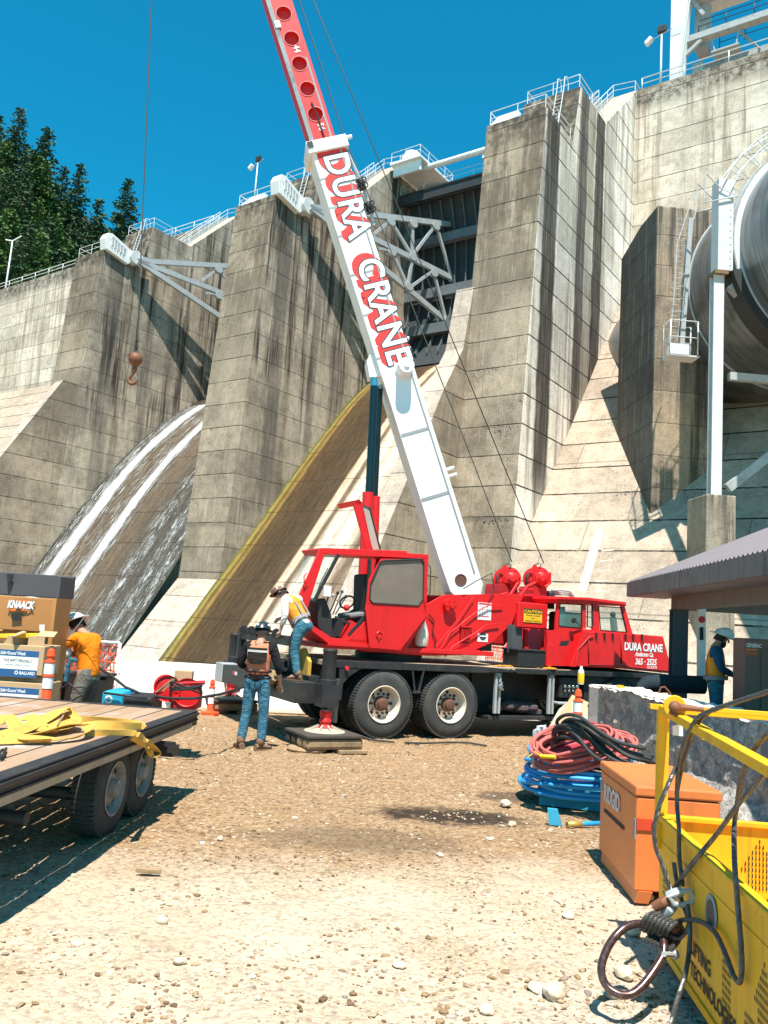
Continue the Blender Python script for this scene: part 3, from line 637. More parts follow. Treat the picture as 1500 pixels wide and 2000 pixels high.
m.bar(F(.8, .8, 3.5), F(2.4, .8, 4.7), .3, .3); m.bar(F(1.2, .8, 9.4), F(2.6, .8, 7.0), .3, .3)
for k in range(5): m.bar(F(2+k*3, 1.0, 5.1), F(3.5+k*3, 4.6, 4.7), .14, .14)
m.build('beams', M['greym'], gc)
r = MB(); railing(r, [F(2.2, .7, 5.4), F(20, .7, 5.4)], sp=2.2, r=.04); railing(r, [F(3, 4.6, 6.2), F(20, 4.6, 6.2)], sp=2.2, r=.04); r.build('walkway_railing', M['dark'], gc)
m = MB(); m.box(F, 3.2, 5.4, .9, 2.2, 3.3, 3.45); m.bar(F(3.2, 1, 4.6), F(3.5, 1, 3.4), .1, .1); m.bar(F(5.4, 1, 4.8), F(5.2, 1, 3.4), .1, .1); m.build('hanging_cradle', M['greym'], gc)
m = MB()
for x, r_ in ((8.0, .05), (9.0, .14), (10.6, .12), (12.3, .06)): m.tube([F(x, .5, .2), F(x, .5, 12)], r_, 6)
m.build('hanging_cables', M['dark'], gc)
m = MB(); m.box(F, 1.9, 7, .8, 5, 10.2, 10.35); m.build('roof_panel', M['galvw'], gc)
def floodpole(base, h, label, heads=2, arm=1.0):
    t = thing('light_pole', label, 'light pole', base, 'floodlight poles')
    b = Vector(base); m = MB(); m.tube([b, b+ZZ*h], [.11, .07], 10); m.build('pole', M['galvw'], t)
    F = frame(b+ZZ*h, -A, U); m = MB(); m.tube([F(-arm, 0, -.3), F(0, 0, 0), F(arm*.9, 0, .25)], .045, 6); m.build('cross_arm', M['galv'], t)
    m = MB(); m.box(F, -.38, .38, -.1, .25, .25, .85); m.build('floodlight', M['dark'], t, bev=.04)
    if heads > 1:
        m = MB(); F2 = frame(F(-arm, 0, -.3), (-A*.7+ZZ*.6), U, (A*.6+ZZ*.7)); m.box(F2, -.42, .3, -.25, .25, -.1, .3); m.build('floodlight', M['whitem'], t, bev=.08)
floodpole(DP(-1.45, 21, 48.4), 5.9, 'floodlight pole on the dam crest beside the white gantry leg')
s, z = DT(497, 388, 22.5); floodpole(DP(s, 22.5, z-1.5), 6.2, 'floodlight pole rising behind the middle pier')
lp = DP(97, 22, 48.4); t = thing('light_pole', 'slim light pole at the far left edge in front of the forest', 'light pole', lp, 'floodlight poles')
tb = Y(5, 600, lp.y); tt_ = Y(17, 470, lp.y); b0 = Vector((tb.x, lp.y, tb.z-2))
m = MB(); m.tube([b0, Vector((tb.x+.2, lp.y, tt_.z))], [.18, .1], 8); m.build('pole', M['galvw'], t)
m = MB(); m.tube([Vector((tb.x-.9, lp.y, tt_.z+.1)), Vector((tb.x+.2, lp.y, tt_.z)), Vector((tb.x+1.5, lp.y, tt_.z+.9))], .1, 6); m.build('lamp_arm', M['whitem'], t)
# ------------------------------------------------------------ hillside and conifers
n = N('forest_floor', .95); M['hill'] = n.done(n.mix(n.noise(n.pos, .3, 4), (.02, .028, .012), (.06, .05, .03)))
def skyl(x): 
    P = [(-200, 190), (0, 225), (42, 207), (95, 252), (130, 318), (165, 325), (200, 395), (253, 350), (285, 440), (330, 470), (500, 560)]
    for (a, b), (c, d) in zip(P, P[1:]):
        if a <= x <= c: return b+(d-b)*(x-a)/(c-a)
    return P[-1][1]
def hillz(px, D): 
    zt = Y(px, skyl(px)+175, 205).z; q = max(0, min(1, (D-135)/(205-135))); return 20+(zt-20)*q if D <= 205 else zt+(D-205)*.1
rows = []
for D in range(125, 300, 10):
    row = []
    for px in range(-700, 620, 40):
        p = Y(px, 1150, D); row.append((p.x, D, hillz(px, min(D, 240)) + 3*noise.noise(Vector((px*.01, D*.05, 0)))))
    rows.append(row)
m = MB(); m.strip(rows, smooth=True); tag(m.build('hillside', M['hill'], recalc=False), 'forested hillside behind the dam', 'hillside', kind='structure')
def leafmat(name, c1, c2):
    n = N(name, .7, spec=.25); 
    return n.done(n.mix(n.step(n.noise(n.pos, .8, 3), .35, .65), c1, c2))
M['leafA'] = leafmat('dark_needles', (.022, .05, .022), (.06, .115, .045)); M['leafB'] = leafmat('bright_needles', (.04, .09, .025), (.10, .17, .04))
M['bark'] = paint('bark', (.09, .06, .04), .9, .3)
def conifer_mesh(seed, H, W, dens):
    rnd = random.Random(seed); m = MB(); tr = MB()
    tr.tube([(0, 0, 0), (0, 0, H*.5), (0, 0, H*.98)], [H*.014, H*.009, .03], 7)
    z = H*.08
    while z < H*.985:
        f = 1-z/H; rad = W*(f**.80)*(.75+.45*rnd.random()) + .25
        nb = 6+int(5*f)
        for b in range(nb):
            a = rnd.random()*6.283; L = rad*rnd.uniform(.6, 1.15); droop = -.18-.25*f
            k = max(2, int(L/.62*dens))
            tr.tube([(0, 0, z), (math.cos(a)*L*.8, math.sin(a)*L*.8, z+droop*L*.8)], [.05, .015], 3, caps=False)
            for i in range(k):
                q = (i+1)/k; c = Vector((math.cos(a)*L*q, math.sin(a)*L*q, z+droop*L*q+.25*rnd.random()))
                for _ in range(4):
                    d = Vector((rnd.gauss(math.cos(a), .8), rnd.gauss(math.sin(a), .8), rnd.gauss(-.15, .35))).normalized(); s_ = rnd.uniform(.55, 1.15)*(.65+.6*f)
                    e = d.orthogonal().normalized(); e.rotate(Quaternion(d, rnd.random()*6.28)); o = c+Vector((rnd.gauss(0, .25), rnd.gauss(0, .25), rnd.gauss(0, .2)))
                    m.add([o-d*.25*s_, o+e*.32*s_+d*.3*s_, o+d*s_*.9, o-e*.32*s_+d*.3*s_], [(0, 1, 2, 3)])
        z += H*.022*(.7+.6*rnd.random())
    return m, tr
def tree_proto(seed, H, W, mat, label, dens=1.0):
    m, tr = conifer_mesh(seed, H, W, dens); t = thing('pine_tree', label, 'tree', (0, 0, 0), 'conifers on the hillside behind the dam')
    tr.build('trunk', M['bark'], t, recalc=False); m.build('crown', mat, t, recalc=False); return t
protos = [tree_proto(1, 34, 6.6, M['leafA'], 'a'), tree_proto(2, 30, 6.2, M['leafA'], 'b'), tree_proto(3, 26, 6.4, M['leafB'], 'c'), tree_proto(4, 32, 5.2, M['leafA'], 'd')]
PH = [34, 30, 26, 32]
rnd = random.Random(11)
tl = [(42, 207, 200, 0, 'tallest dark conifer against the sky at upper left'), (0, 222, 205, 3, 'dark conifer cut by the left edge of the picture at the skyline'), (95, 250, 198, 1, 'pointed conifer just right of the tallest one'),
      (127, 322, 192, 3, 'slim conifer halfway down the skyline at left'), (160, 320, 188, 1, 'pointed conifer on the falling skyline left of the lone bushy one'), (194, 385, 185, 3, 'small slim conifer low on the skyline'), (253, 350, 170, 1, 'lone bushy conifer right beside the crane hoist rope'),
      (285, 445, 172, 3, 'last low conifer behind the pier railing'), (70, 290, 190, 0, 'full conifer in front of the two tallest ones'), (20, 300, 190, 1, 'dense conifer below the tallest one at the left edge')]
for k in range(84):
    px = rnd.uniform(-150, 292); row = k % 6; D = 190-row*9+rnd.uniform(-3, 3)
    tl.append((px, skyl(px)+rnd.uniform(50, 80)+row*rnd.uniform(30, 48), D, rnd.choice([0, 1, 2, 2, 3]), None))
used = set()
for (px, py, D, k, lab) in tl:
    top = Y(px, py, D); sc_ = rnd.uniform(.9, 1.12); loc = (top.x, D, top.z-PH[k]*sc_)
    if lab is None: lab = 'bright green conifer crowded among darker ones on the hillside' if k == 2 else 'dark conifer crowded in the forest on the hillside'
    if k not in used: o = protos[k]; used.add(k); o.location = loc; o['label'] = lab
    else: o = copy_thing(protos[k], loc, None, lab)
    o.rotation_euler.z = rnd.random()*6.28; o.scale = (sc_*rnd.uniform(.9, 1.15),)*2+(sc_,)
# ------------------------------------------------------------ the mobile crane
M['red'] = paint('red_machine_paint', (.66, .012, .014), .36, .32, (.34, .012, .012), chip=.35, chipcol=(.12, .02, .015), spec=.45, bumps=.12, streak=.25)
M['redfade'] = paint('sun_faded_red_paint', (.60, .022, .025), .45, .35, (.50, .06, .055), chip=.5, chipcol=(.38, .02, .02))
M['white'] = paint('white_boom_paint', (.82, .82, .80), .42, .16, (.48, .42, .34), chip=.12, chipcol=(.30, .22, .16), spec=.4, bumps=.06)
M['black'] = paint('black_chassis_paint', (.022, .023, .025), .45, .45, (.075, .06, .045), chip=.5, chipcol=(.12, .10, .085))
M['rubber'] = paint('tyre_rubber', (.045, .047, .046), .8, .45, (.12, .10, .075), bumps=.3, scale=2)
M['rim'] = paint('dusty_wheel_paint', (.68, .60, .48), .6, .35, (.30, .20, .13))
M['hub'] = paint('rusty_hub', (.13, .06, .04), .7, .5, (.07, .04, .03))
M['chrome'] = paint('polished_rod', (.50, .52, .53), .16, .1, (.2, .2, .2), metal=1.0)
M['teal'] = paint('oiled_ram_tube', (.003, .015, .020), .22, .2, (.003, .006, .006), metal=.0, spec=.45)
M['seam'] = paint('grey_seam', (.27, .29, .29), .6, .3, (.15, .14, .12))
M['letr'] = paint('red_letter_shade', (.72, .035, .03), .45, .08); M['letd'] = paint('dark_letter_outline', (.035, .06, .07), .5, .1); M['letw'] = paint('white_letter', (.85, .85, .84), .4, .04)
M['deck'] = paint('dusty_deck_plate', (.42, .33, .22), .85, .5, (.12, .09, .07))
n = N('tinted_glass', .06, 0, .6); M['glass'] = n.done((.10, .09, .08), .05); n.b.inputs['Transmission Weight'].default_value = .0
M['glassd'] = M['glass']
n = N('clear_cab_glass', .03, 0, .6); n.b.inputs['Alpha'].default_value = .22; M['cglass'] = n.done((.25, .40, .36), .03)
n = N('smoky_door_glass', .12, 0, .5); M['dglass'] = n.done(n.mix(n.noise(n.obj, 2.2, 3), (.13, .105, .085), (.24, .20, .16)))
M['stickw'] = paint('white_sticker', (.80, .80, .78), .5, .05); M['sticky'] = paint('yellow_sticker', (.85, .50, .02), .5, .05); M['ink'] = paint('black_ink', (.02, .02, .02), .6, .02); M['inkr'] = paint('red_ink', (.6, .03, .03), .6, .02)
tk = thing('crane_truck', 'red and white mobile crane with its boom raised, centre of the picture', 'crane truck', TW(2.5, 1.25, 0))
TF = frame(TO, TT, TN)
def tbx(name, mat, s0, s1, w0, w1, z0, z1, parent=None, bev=.01, label=None):
    m = MB(); m.box(TF, s0, s1, w0, w1, z0, z1); return m.build(name, mat, parent or tk, bev=bev, label=label)
def plate(name, px, w, th, mat, parent=None, bev=0.008, label=None):      # polygon traced on the side plane w, thickness th away from the camera
    m = MB(); m.prism([TP(x, y, w) for x, y in px], TN*th); return m.build(name, mat, parent or tk, bev=bev, label=label)
# --- carrier frame and deck
m = MB(); m.box(TF, -1.1, 6.6, .05, 2.45, 1.16, 1.24); cdk = m.build('deck', M['deck'], tk, bev=.006)
m = MB(); m.box(TF, -1.12, 1.95, .0, .06, 1.13, 1.245); m.prism([TF(1.95, 0, 1.13), TF(1.95, 0, 1.245), TF(2.75, 0, 1.2), TF(2.75, 0, 1.17)], TN*.06); m.box(TF, 2.75, 6.7, .02, .06, 1.14, 1.235)
m.build('deck_edge', M['black'], tk, bev=.005)
tbx('chassis_frame', M['black'], -1.6, 6.6, .75, 1.75, .62, 1.16)
plate('rear_fender_panel', [(663, 1296), (724, 1300), (700, 1310), (682, 1322), (670, 1336), (667, 1368), (662, 1368)], 0.01, .03, M['black'])
m = MB(); c = TP(677, 1305, -.01); m.cyl(c, c-TN*.03, .035, n=16); m.build('marker_light', paint('red_lens', (.6, .03, .05), .2, .05), tk)
for s_ in (.55, .78):
    m = MB(); m.bar(TF(s_, .02, 1.14), TF(.66+.35*(s_-.66), .02, .78), .03, .03); m.build('mudguard_stay', M['black'], tk)
tbx('mudguard_bracket', M['black'], .58, .74, .0, .04, .74, .79)
tbx('mud_flap', M['rubber'], -.86, -.80, .0, .55, .25, .95)
# side compartments ahead of the wheels
m = MB(); m.box(TF, 2.25, 3.75, .7, 1.2, .3, 1.14); m.box(TF, 2.25, 3.75, .12, .7, .30, .36); m.build('tool_locker', M['black'], tk)
for s0 in (2.32, 3.55):
    m = MB(); m.box(TF, s0, s0+.05, .05, .1, .42, 1.12); m.box(TF, s0+.09, s0+.13, .05, .1, .42, 1.12); m.box(TF, s0, s0+.13, .05, .1, 1.08, 1.13); m.build('locker_post', M['galv'], tk)
m = MB()
rr = random.Random(3)
for k in range(9): m.ball(TF(2.6+k*.11, .35+rr.random()*.2, .42+rr.random()*.12), .10+rr.random()*.05, 5, sq=(1.3, 1, .7))
m.build('stowed_rags', paint('dirty_rags', (.10, .075, .08), .95, .6, scale=4), tk)
m = MB(); m.tube([TF(2.42+.05*math.sin(k*1.7), .03+.03*math.cos(k), .98-.03*(k % 6)) for k in range(26)], .017, 5); m.build('chain_bundle', M['chrome'], tk)
tbx('battery_box', M['black'], 3.85, 4.35, .1, .5, .72, 1.1, bev=.02)
m = MB()
for k in range(4): m.cyl(TF(3.95+k*.1, .08, .93), TF(3.95+k*.1, .05, .93), .03, n=10); m.cyl(TF(3.95+k*.1, .08, .85), TF(3.95+k*.1, .05, .85), .02, n=8)
m.build('gauge_row', M['chrome'], tk)
tbx('step', M['galv'], 3.75, 4.5, -.0, .35, .6, .64)
m = MB(); m.box(TF, 4.5, 6.6, .15, .7, .55, 1.12); m.build('front_locker', M['black'], tk)
# --- wheels
def wheel(s_, w0, front=False, label=None):
    r = .558; W = .28; c = TF(s_, w0, r); F = frame(c, TT, ZZ, -TN)      # z axis points to the camera side
    t = MB(); 
    prof = [(.30, 0), (.33, .0), (.40, .012), (.47, .006), (.525, -.02), (.55, -.05), (.558, -.08), (.558, -W+.08), (.55, -W+.05), (.525, -W+.02), (.45, -W), (.30, -W)]
    t.lathe(F, prof, 64)
    k = 72
    for i in range(k):               # shoulder and tread lugs
        a = 2*math.pi*i/k; G_ = frame(F(math.cos(a)*.557, math.sin(a)*.557, 0), F(math.cos(a), math.sin(a), 0)-c, F(-math.sin(a), math.cos(a), 0)-c, -TN)
        for z0, z1 in ((-.075, -.02), (-.125, -.085), (-.18, -.14), (-.25, -.2)):
            t.box(G_, -.02, .010, -.016, .016, z0, z1)
    wh = MB(); wh.lathe(F, [(.302, .004), (.31, .012), (.298, .016), (.285, -.005), (.275, -.04), (.262, -.10), (.25, -.155), (.235, -.165)], 48)
    rimo = wh
    d = MB(); d.lathe(F, [(.24, -.16), (.13, -.14), (.125, -.135)], 32)
    h = MB(); h.lathe(F, [(.125, -.15), (.118, -.07), (.092, -.06), (.086, -.015), (.07, -.005), (.03, -.005), (0, -.005)], 24)
    hl = MB()
    for i in range(10):
        a = 2*math.pi*i/10
        h.cyl(F(.165*math.cos(a), .165*math.sin(a), -.15), F(.165*math.cos(a), .165*math.sin(a), -.10), .02, n=6)
    for i in range(8):
        a = 2*math.pi*i/8; hl.cyl(F(.21*math.cos(a), .21*math.sin(a), -.15), F(.21*math.cos(a), .21*math.sin(a), -.142), .028, n=12)
    root = t.build('wheel', M['rubber'], tk, recalc=True)
    wh.build('rim', M['rim'], root); d.build('wheel_disc', M['rim'], root); h.build('hub', M['hub'], root); hl.build('hand_holes', M['ink'], root)
    if label: root['label'] = label
s1_ = TL(750, 1374)[0]; s2_ = s1_+1.33
for s_ in (s1_, s2_):
    wheel(s_, 0); 
    for w0 in (.34, 1.88, 2.22): wheel(s_, w0)
wheel(5.35, .05); wheel(5.35, 2.2)
m = MB(); 
for s_ in (s1_, s2_, 5.35): m.cyl(TF(s_, .3, .558), TF(s_, 2.2, .558), .09); m.ball(TF(s_, 1.25, .558), .2, 8)
m.build('axles', M['black'], tk)
# --- rear outriggers
SJ = -1.42
m = MB(); m.box(TF, SJ-.42, SJ-.05, -.62, 3.25, .62, .93); m.box(TF, SJ-.05, SJ+.3, .1, 2.4, .62, .98)
ob = m.build('rear_outrigger_box', M['black'], tk, bev=.01)
m = MB(); m.box(TF, SJ-.425, SJ-.421, 2.2, 2.33, .80, .86); m.build('reflector_red', M['inkr'], ob); m = MB(); m.box(TF, SJ-.425, SJ-.421, 2.07, 2.19, .80, .86); m.build('reflector_white', M['stickw'], ob)
m = MB(); m.box(TF, SJ-.44, SJ-.1, 2.9, 3.3, .60, .95); m.build('beam_end_plate', M['galv'], ob, bev=.01)
def jack(w, ztop, zpad, label):
    j = MB(); F = frame(TF(SJ, w, 0), TT, TN)
    j.lathe(F, [(.0, ztop), (.105, ztop), (.115, ztop-.03), (.105, ztop-.05), (.105, ztop-.45), (.125, ztop-.46), (.125, ztop-.84), (.0, ztop-.84)], 20)
    j.box(F, -.14, .14, -.13, .13, ztop-.85, ztop-.52)
    o = j.build('outrigger_jack', M['black'], tk, label=label)
    j = MB(); j.cyl(F(0, 0, ztop-.9), F(0, 0, zpad+.2), .062, n=16); j.build('jack_rod', M['chrome'], o)
    j = MB(); j.lathe(F, [(.09, zpad+.30), (.09, zpad+.24), (.075, zpad+.20), (.095, zpad+.15), (.075, zpad+.1), (.12, zpad+.06), (.12, zpad+.04)], 20); j.build('jack_collar', M['red'], o)
    j = MB(); j.lathe(F, [(.12, zpad+.05), (.3, zpad+.012), (.31, zpad), (0, zpad)], 28)
    for k in range(8):
        a = k*math.pi/4; d = TT*math.cos(a)+TN*math.sin(a); p = F(0, 0, zpad); j.hexa([p+d*.1-d.cross(ZZ)*.012, p+d*.28-d.cross(ZZ)*.012, p+d*.28+d.cross(ZZ)*.012, p+d*.1+d.cross(ZZ)*.012], [p+d*.1-d.cross(ZZ)*.012+ZZ*.1, p+d*.27-d.cross(ZZ)*.012+ZZ*.02, p+d*.27+d.cross(ZZ)*.012+ZZ*.02, p+d*.1+d.cross(ZZ)*.012+ZZ*.1])
    j.build('jack_float', paint('dusty_cast_float', (.42, .36, .28), .8, .4), o)
jack(-.87, 1.46, .25, 'near rear outrigger jack'); jack(3.6, 1.5, .25, 'far rear outrigger jack')
# rear deck rack and clutter
m = MB(); m.box(TF, -1.55, -1.45, .55, 2.95, 1.42, 1.58); m.box(TF, -1.58, -1.42, 2.9, 3.0, 1.05, 1.62); m.box(TF, -1.55, -1.1, .5, 2.95, 1.0, 1.05); m.box(TF, -1.5, -1.4, .5, .6, 1.05, 1.58)
m.build('rear_rack', M['black'], tk, bev=.008)
m = MB(); m.cyl(TF(-1.5, 2.55, 1.05), TF(-1.5, 2.55, 1.25), .1, n=14); m.build('red_can', M['red'], tk)
m = MB(); m.box(TF, -1.5, -1.3, 2.05, 2.35, 1.05, 1.25); m.build('cardboard_carton', paint('carton', (.55, .42, .32), .9, .2), tk)
for w in (2.62, 2.2, .95): 
    m = MB(); m.lathe(frame(TF(-1.6, w, 1.60), ZZ, TT, -TN), [(.0, .03), (.08, .03), (.085, 0), (.04, -.03)], 14); m.build('pulley', M['black'], tk)
m = MB()
for k in range(6): m.tube([TF(-1.65, 1.4+.16*k, .98), TF(-1.7, 1.45+.16*k, 1.12+.05*(k % 2)), TF(-1.6, 1.5+.17*k, .98)], .028, 6)
m.ball(TF(-1.62, 2.3, 1.05), .11, 8)
m.build('shackles_and_clevises', M['hub'], tk)
m = MB(); rr = random.Random(5)
path = [TF(-1.9+.02*rr.random(), .35-.05*k*(1 if k < 5 else .3), .99-.008*k if k < 4 else .99-.07*(k-3)) for k in range(8)]
m.tube(path, [.035, .06, .075, .07, .06, .07, .055, .03], 9)
m.build('burlap_rag', paint('burlap', (.34, .23, .12), .95, .5, scale=6, bumps=.6), tk)
m = MB(); m.prism([TF(-1.3, .2, .96), TF(-1.3, .75, .96), TF(-1.3, .75, 1.35), TF(-1.3, .45, 1.4), TF(-1.3, .2, 1.2)], TT*.06); m.build('yellow_bracket', paint('old_yellow', (.55, .33, .05), .6, .5), tk)
m = MB(); m.box(TF, -1.08, -1.0, .02, .2, .55, 1.1); 
for k in range(4): m.box(TF, -1.1, -1.0, -.02+.0*k, .01, .62+k*.12, .64+k*.12)
m.build('rear_step_ladder', M['black'], tk)
# --- slewing platform
m = MB(); m.lathe(frame(TF(.75, 1.25, 1.24), TT, TN), [(.0, 0), (.62, 0), (.62, .12), (.55, .14), (.55, .22), (0, .22)], 40); m.build('slew_ring', M['black'], tk)
WB = .42
sup = plate('superstructure', [(722, 1262), (700, 1272), (835, 1281), (902, 1280), (960, 1256), (1000, 1218), (1010, 1190), (1022, 1165), (1010, 1160), (970, 1160), (866, 1162), (838, 1178), (800, 1182), (722, 1180)], WB, .05, M['red'], bev=.006)
plate('superstructure_far_side', [(722, 1262), (835, 1281), (902, 1280), (1000, 1218), (1022, 1165), (866, 1162), (800, 1182)], WB, .05, M['red']).location = TN*1.25 + Vector((0, 0, 0))
tbx('turntable_plate', M['red'], -1.05, 2.4, .25, 2.1, 1.42, 1.50)
tbx('superstructure_inner', M['black'], .3, 2.6, .6, 1.6, 1.50, 2.1)
c = TP(876, 1182, WB); m = MB(); m.cyl(c, c-TN*.10, .13, n=28); m.cyl(c-TN*.10, c-TN*.13, .05, n=16)
for k in range(6): a = k*1.047; q = c+TT*.09*math.cos(a)+ZZ*.09*math.sin(a); m.cyl(q-TN*.10, q-TN*.115, .014, n=8)
m.build('boss', M['red'], sup)
def signplate(x0, y0, x1, y1, w, mat, name, parent=None):
    p = [TP(x0, y0, w), TP(x1, y0, w), TP(x1, y1, w), TP(x0, y1, w)]; L = (p[1]-p[0]).dot(TT); zt, zb = p[0].z, p[3].z; s0 = (p[0]-TO).dot(TT)
    m = MB(); m.box(TF, s0, s0+L, w-.006, w, zb, zt); o = m.build(name, mat, parent or tk); return o, (s0, s0+L, w-.008, zb, zt)
def ttext(name, txt, s0, z0, w, size, mat, parent, xs=1, bold=0, align='LEFT', shear=0):
    F = frame(TF(s0, w, z0), TT, ZZ, -TN); m = MB(); text_mb(m, txt, F, size, 0, bold, 0, xs, align, shear=shear); return m.build(name, mat, parent, recalc=False)
o, (a, b, w, z0, z1) = signplate(934, 1176, 960, 1210, WB, M['stickw'], 'load_chart', sup)
m = MB(); m.box(TF, a+.01, b-.01, w-.002, w, z1-.035, z1-.01); m.box(TF, a+.02, b-.05, w-.002, w, z0+.06, z0+.075); m.build('chart_red_bars', M['inkr'], o)
m = MB()
for i in range(4):
    for j in range(4): m.box(TF, a+.03+j*.055, a+.055+j*.055, w-.002, w, z0+.10+i*.045, z0+.115+i*.045)
m.build('chart_marks', paint('grey_ink', (.3, .33, .38), .6, .05), o)
o, (a, b, w, z0, z1) = signplate(933, 1237, 953, 1253, WB, M['stickw'], 'warning_sticker', sup)
m = MB(); m.lathe(frame(TF((a+b)/2, w, z1-.045), TT, ZZ, -TN), [(0, .002), (.075, .002)], 20); oo = m.build('sticker_oval', M['letd'], o); oo.scale = (1, 1, 1)
m = MB(); m.box(TF, a+.02, b-.02, w-.003, w, z1-.056, z1-.034); m.build('sticker_bar', M['stickw'], o)
m = MB()
F = frame(TP(897, 1227, WB), TT, -TN)
m.box(F, 0, .26, 0, .05, .02, .05); 
for k in range(6): m.box(F, .03+k*.035, .045+k*.035, .0, .04, -.24, .0)
m.build('louvre', M['red'], sup)
m = MB(); m.box(F, .01, .23, -.002, .004, -.26, .02); m.build('louvre_opening', paint('dark_recess_red', (.08, .008, .008), .8, .2), sup)
m = MB()
m.tube([TP(870, 1282, WB-.04), TP(885, 1262, WB-.05), TP(930, 1235, WB-.05), TP(950, 1220, WB-.05), TP(975, 1219, WB-.04)], .011, 8)
m.tube([TP(850, 1282, WB-.04), TP(880, 1235, WB-.05), TP(930, 1195, WB-.05), TP(955, 1182, WB-.05), TP(982, 1183, WB-.04)], .010, 8)
m.tube([TP(852, 1262, WB-.04), TP(898, 1205, WB-.05), TP(925, 1165, WB-.05)], .008, 8)
m.build('hydraulic_pipes', M['red'], sup)
m = MB(); c = TP(824, 1235, .35); m.lathe(frame(c-ZZ*.25, TT, TN), [(0, 0), (.1, .01), (.12, .05), (.12, .22), (.1, .30), (.05, .45), (.045, .62), (0, .65)], 20); m.build('air_tank', paint('dusty_white_tank', (.62, .60, .53), .5, .3), tk)
# --- operator cab
W0 = .10; CW = .80
cab = thing('x', 'x', 'x', TP(720, 1250, W0)); cabm = WM.pop(cab.as_pointer()); bpy.data.objects.remove(cab)
P_ = lambda x, y, w=W0: TP(x, y, w)
def pl(px, w, th): 
    m = MB(); m.prism([P_(x, y, w) for x, y in px], TN*th); return m
m = MB()
m.prism([P_(*q) for q in [(625, 1072), (629, 1070), (795, 1076), (795, 1090), (640, 1083), (632, 1082)]], TN*CW)          # roof
m.prism([P_(*q) for q in [(795, 1080), (837, 1083), (837, 1092), (795, 1090)]], TN*CW)
m.prism([P_(*q) for q in [(829, 1090), (837, 1090), (833, 1205), (826, 1212)]], TN*CW)              # back edge
m.prism([P_(*q) for q in [(625, 1072), (634, 1083), (607, 1168), (599, 1196), (606, 1230), (598, 1222), (583, 1176), (584, 1165)]], TN*.05)   # front pillar near
m.prism([P_(*q, W0+CW-.05) for q in [(625, 1072), (634, 1083), (607, 1168), (599, 1196), (606, 1230), (598, 1222), (583, 1176), (584, 1165)]], TN*.05)
m.prism([P_(*q) for q in [(583, 1176), (606, 1230), (640, 1256), (792, 1270), (836, 1205), (820, 1205), (790, 1252), (650, 1247), (612, 1222), (592, 1172)]], TN*CW)
m.prism([P_(*q) for q in [(676, 1253), (716, 1210), (730, 1180), (792, 1185), (833, 1198), (790, 1268), (720, 1262)]], TN*.05)
m.prism([P_(*q, W0+CW-.05) for q in [(676, 1253), (716, 1210), (735, 1092), (835, 1092), (833, 1198), (790, 1268), (720, 1262)]], TN*.05)
cabo = m.build('operator_cab', M['red'], tk, bev=.006)
m = MB(); m.prism([P_(*q) for q in [(634, 1083), (660, 1084), (628, 1150), (612, 1176), (607, 1168)]], TN*.03); m.build('quarter_window', M['cglass'], cabo)
for a_, b_, w_ in ((P_(661, 1083), P_(613, 1175), .05), (P_(722, 1092), P_(716, 1210), .05), (P_(661, 1083, W0+CW), P_(613, 1175, W0+CW), .04)): m = MB(); m.bar(a_, b_, w_, w_, TN); m.build('window_post', M['ink'], cabo)
m = MB(); m.prism([P_(*q, W0+.06) for q in [(628, 1080), (634, 1083), (600, 1190), (592, 1175)]], TN*(CW-.12)); m.build('windscreen', M['cglass'], cabo)
dw = W0-.07
door = [(745, 1091), (833, 1093), (832, 1205), (797, 1259), (782, 1270), (722, 1265), (714, 1190), (721, 1132)]
win = [(750, 1095), (822, 1092), (828, 1098), (827, 1170), (817, 1183), (728, 1178), (722, 1170), (724, 1140), (742, 1098)]
m = MB(); 
# door frame: ring between outline and window
m.prism([P_(*q, dw) for q in [(745, 1091), (833, 1093), (833, 1099), (826, 1095), (822, 1092), (750, 1095)]], TN*.04)
m.prism([P_(*q, dw) for q in [(833, 1097), (832, 1205), (826, 1178), (827, 1170), (828, 1098), (824, 1094)]], TN*.04)
m.prism([P_(*q, dw) for q in [(745, 1091), (751, 1095), (742, 1099), (724, 1140), (722, 1170), (728, 1180), (716, 1180), (721, 1132)]], TN*.04)
m.prism([P_(*q, dw) for q in [(716, 1178), (728, 1177), (817, 1182), (828, 1168), (832, 1175), (832, 1205), (782, 1270), (722, 1265), (714, 1190)]], TN*.0402)
dr = m.build('sliding_door', M['red'], tk, bev=.004)
m = MB(); m.prism([P_(*q, dw+.012) for q in win], TN*.012); m.build('door_window', M['dglass'], dr)
m = MB(); m.tube([P_(*q, dw-.004) for q in win], .014, 6, closed=True); m.build('window_seal', M['ink'], dr)
c = P_(740, 1240, dw); m = MB(); m.lathe(frame(c, TT, ZZ, -TN), [(0, .0), (.055, 0), (.06, .01), (.05, .02), (.045, .005), (0, .005)], 20); m.box(frame(c, TT, ZZ, -TN), -.012, .012, -.09, .0, .005, .02); m.build('door_latch', M['red'], dr)
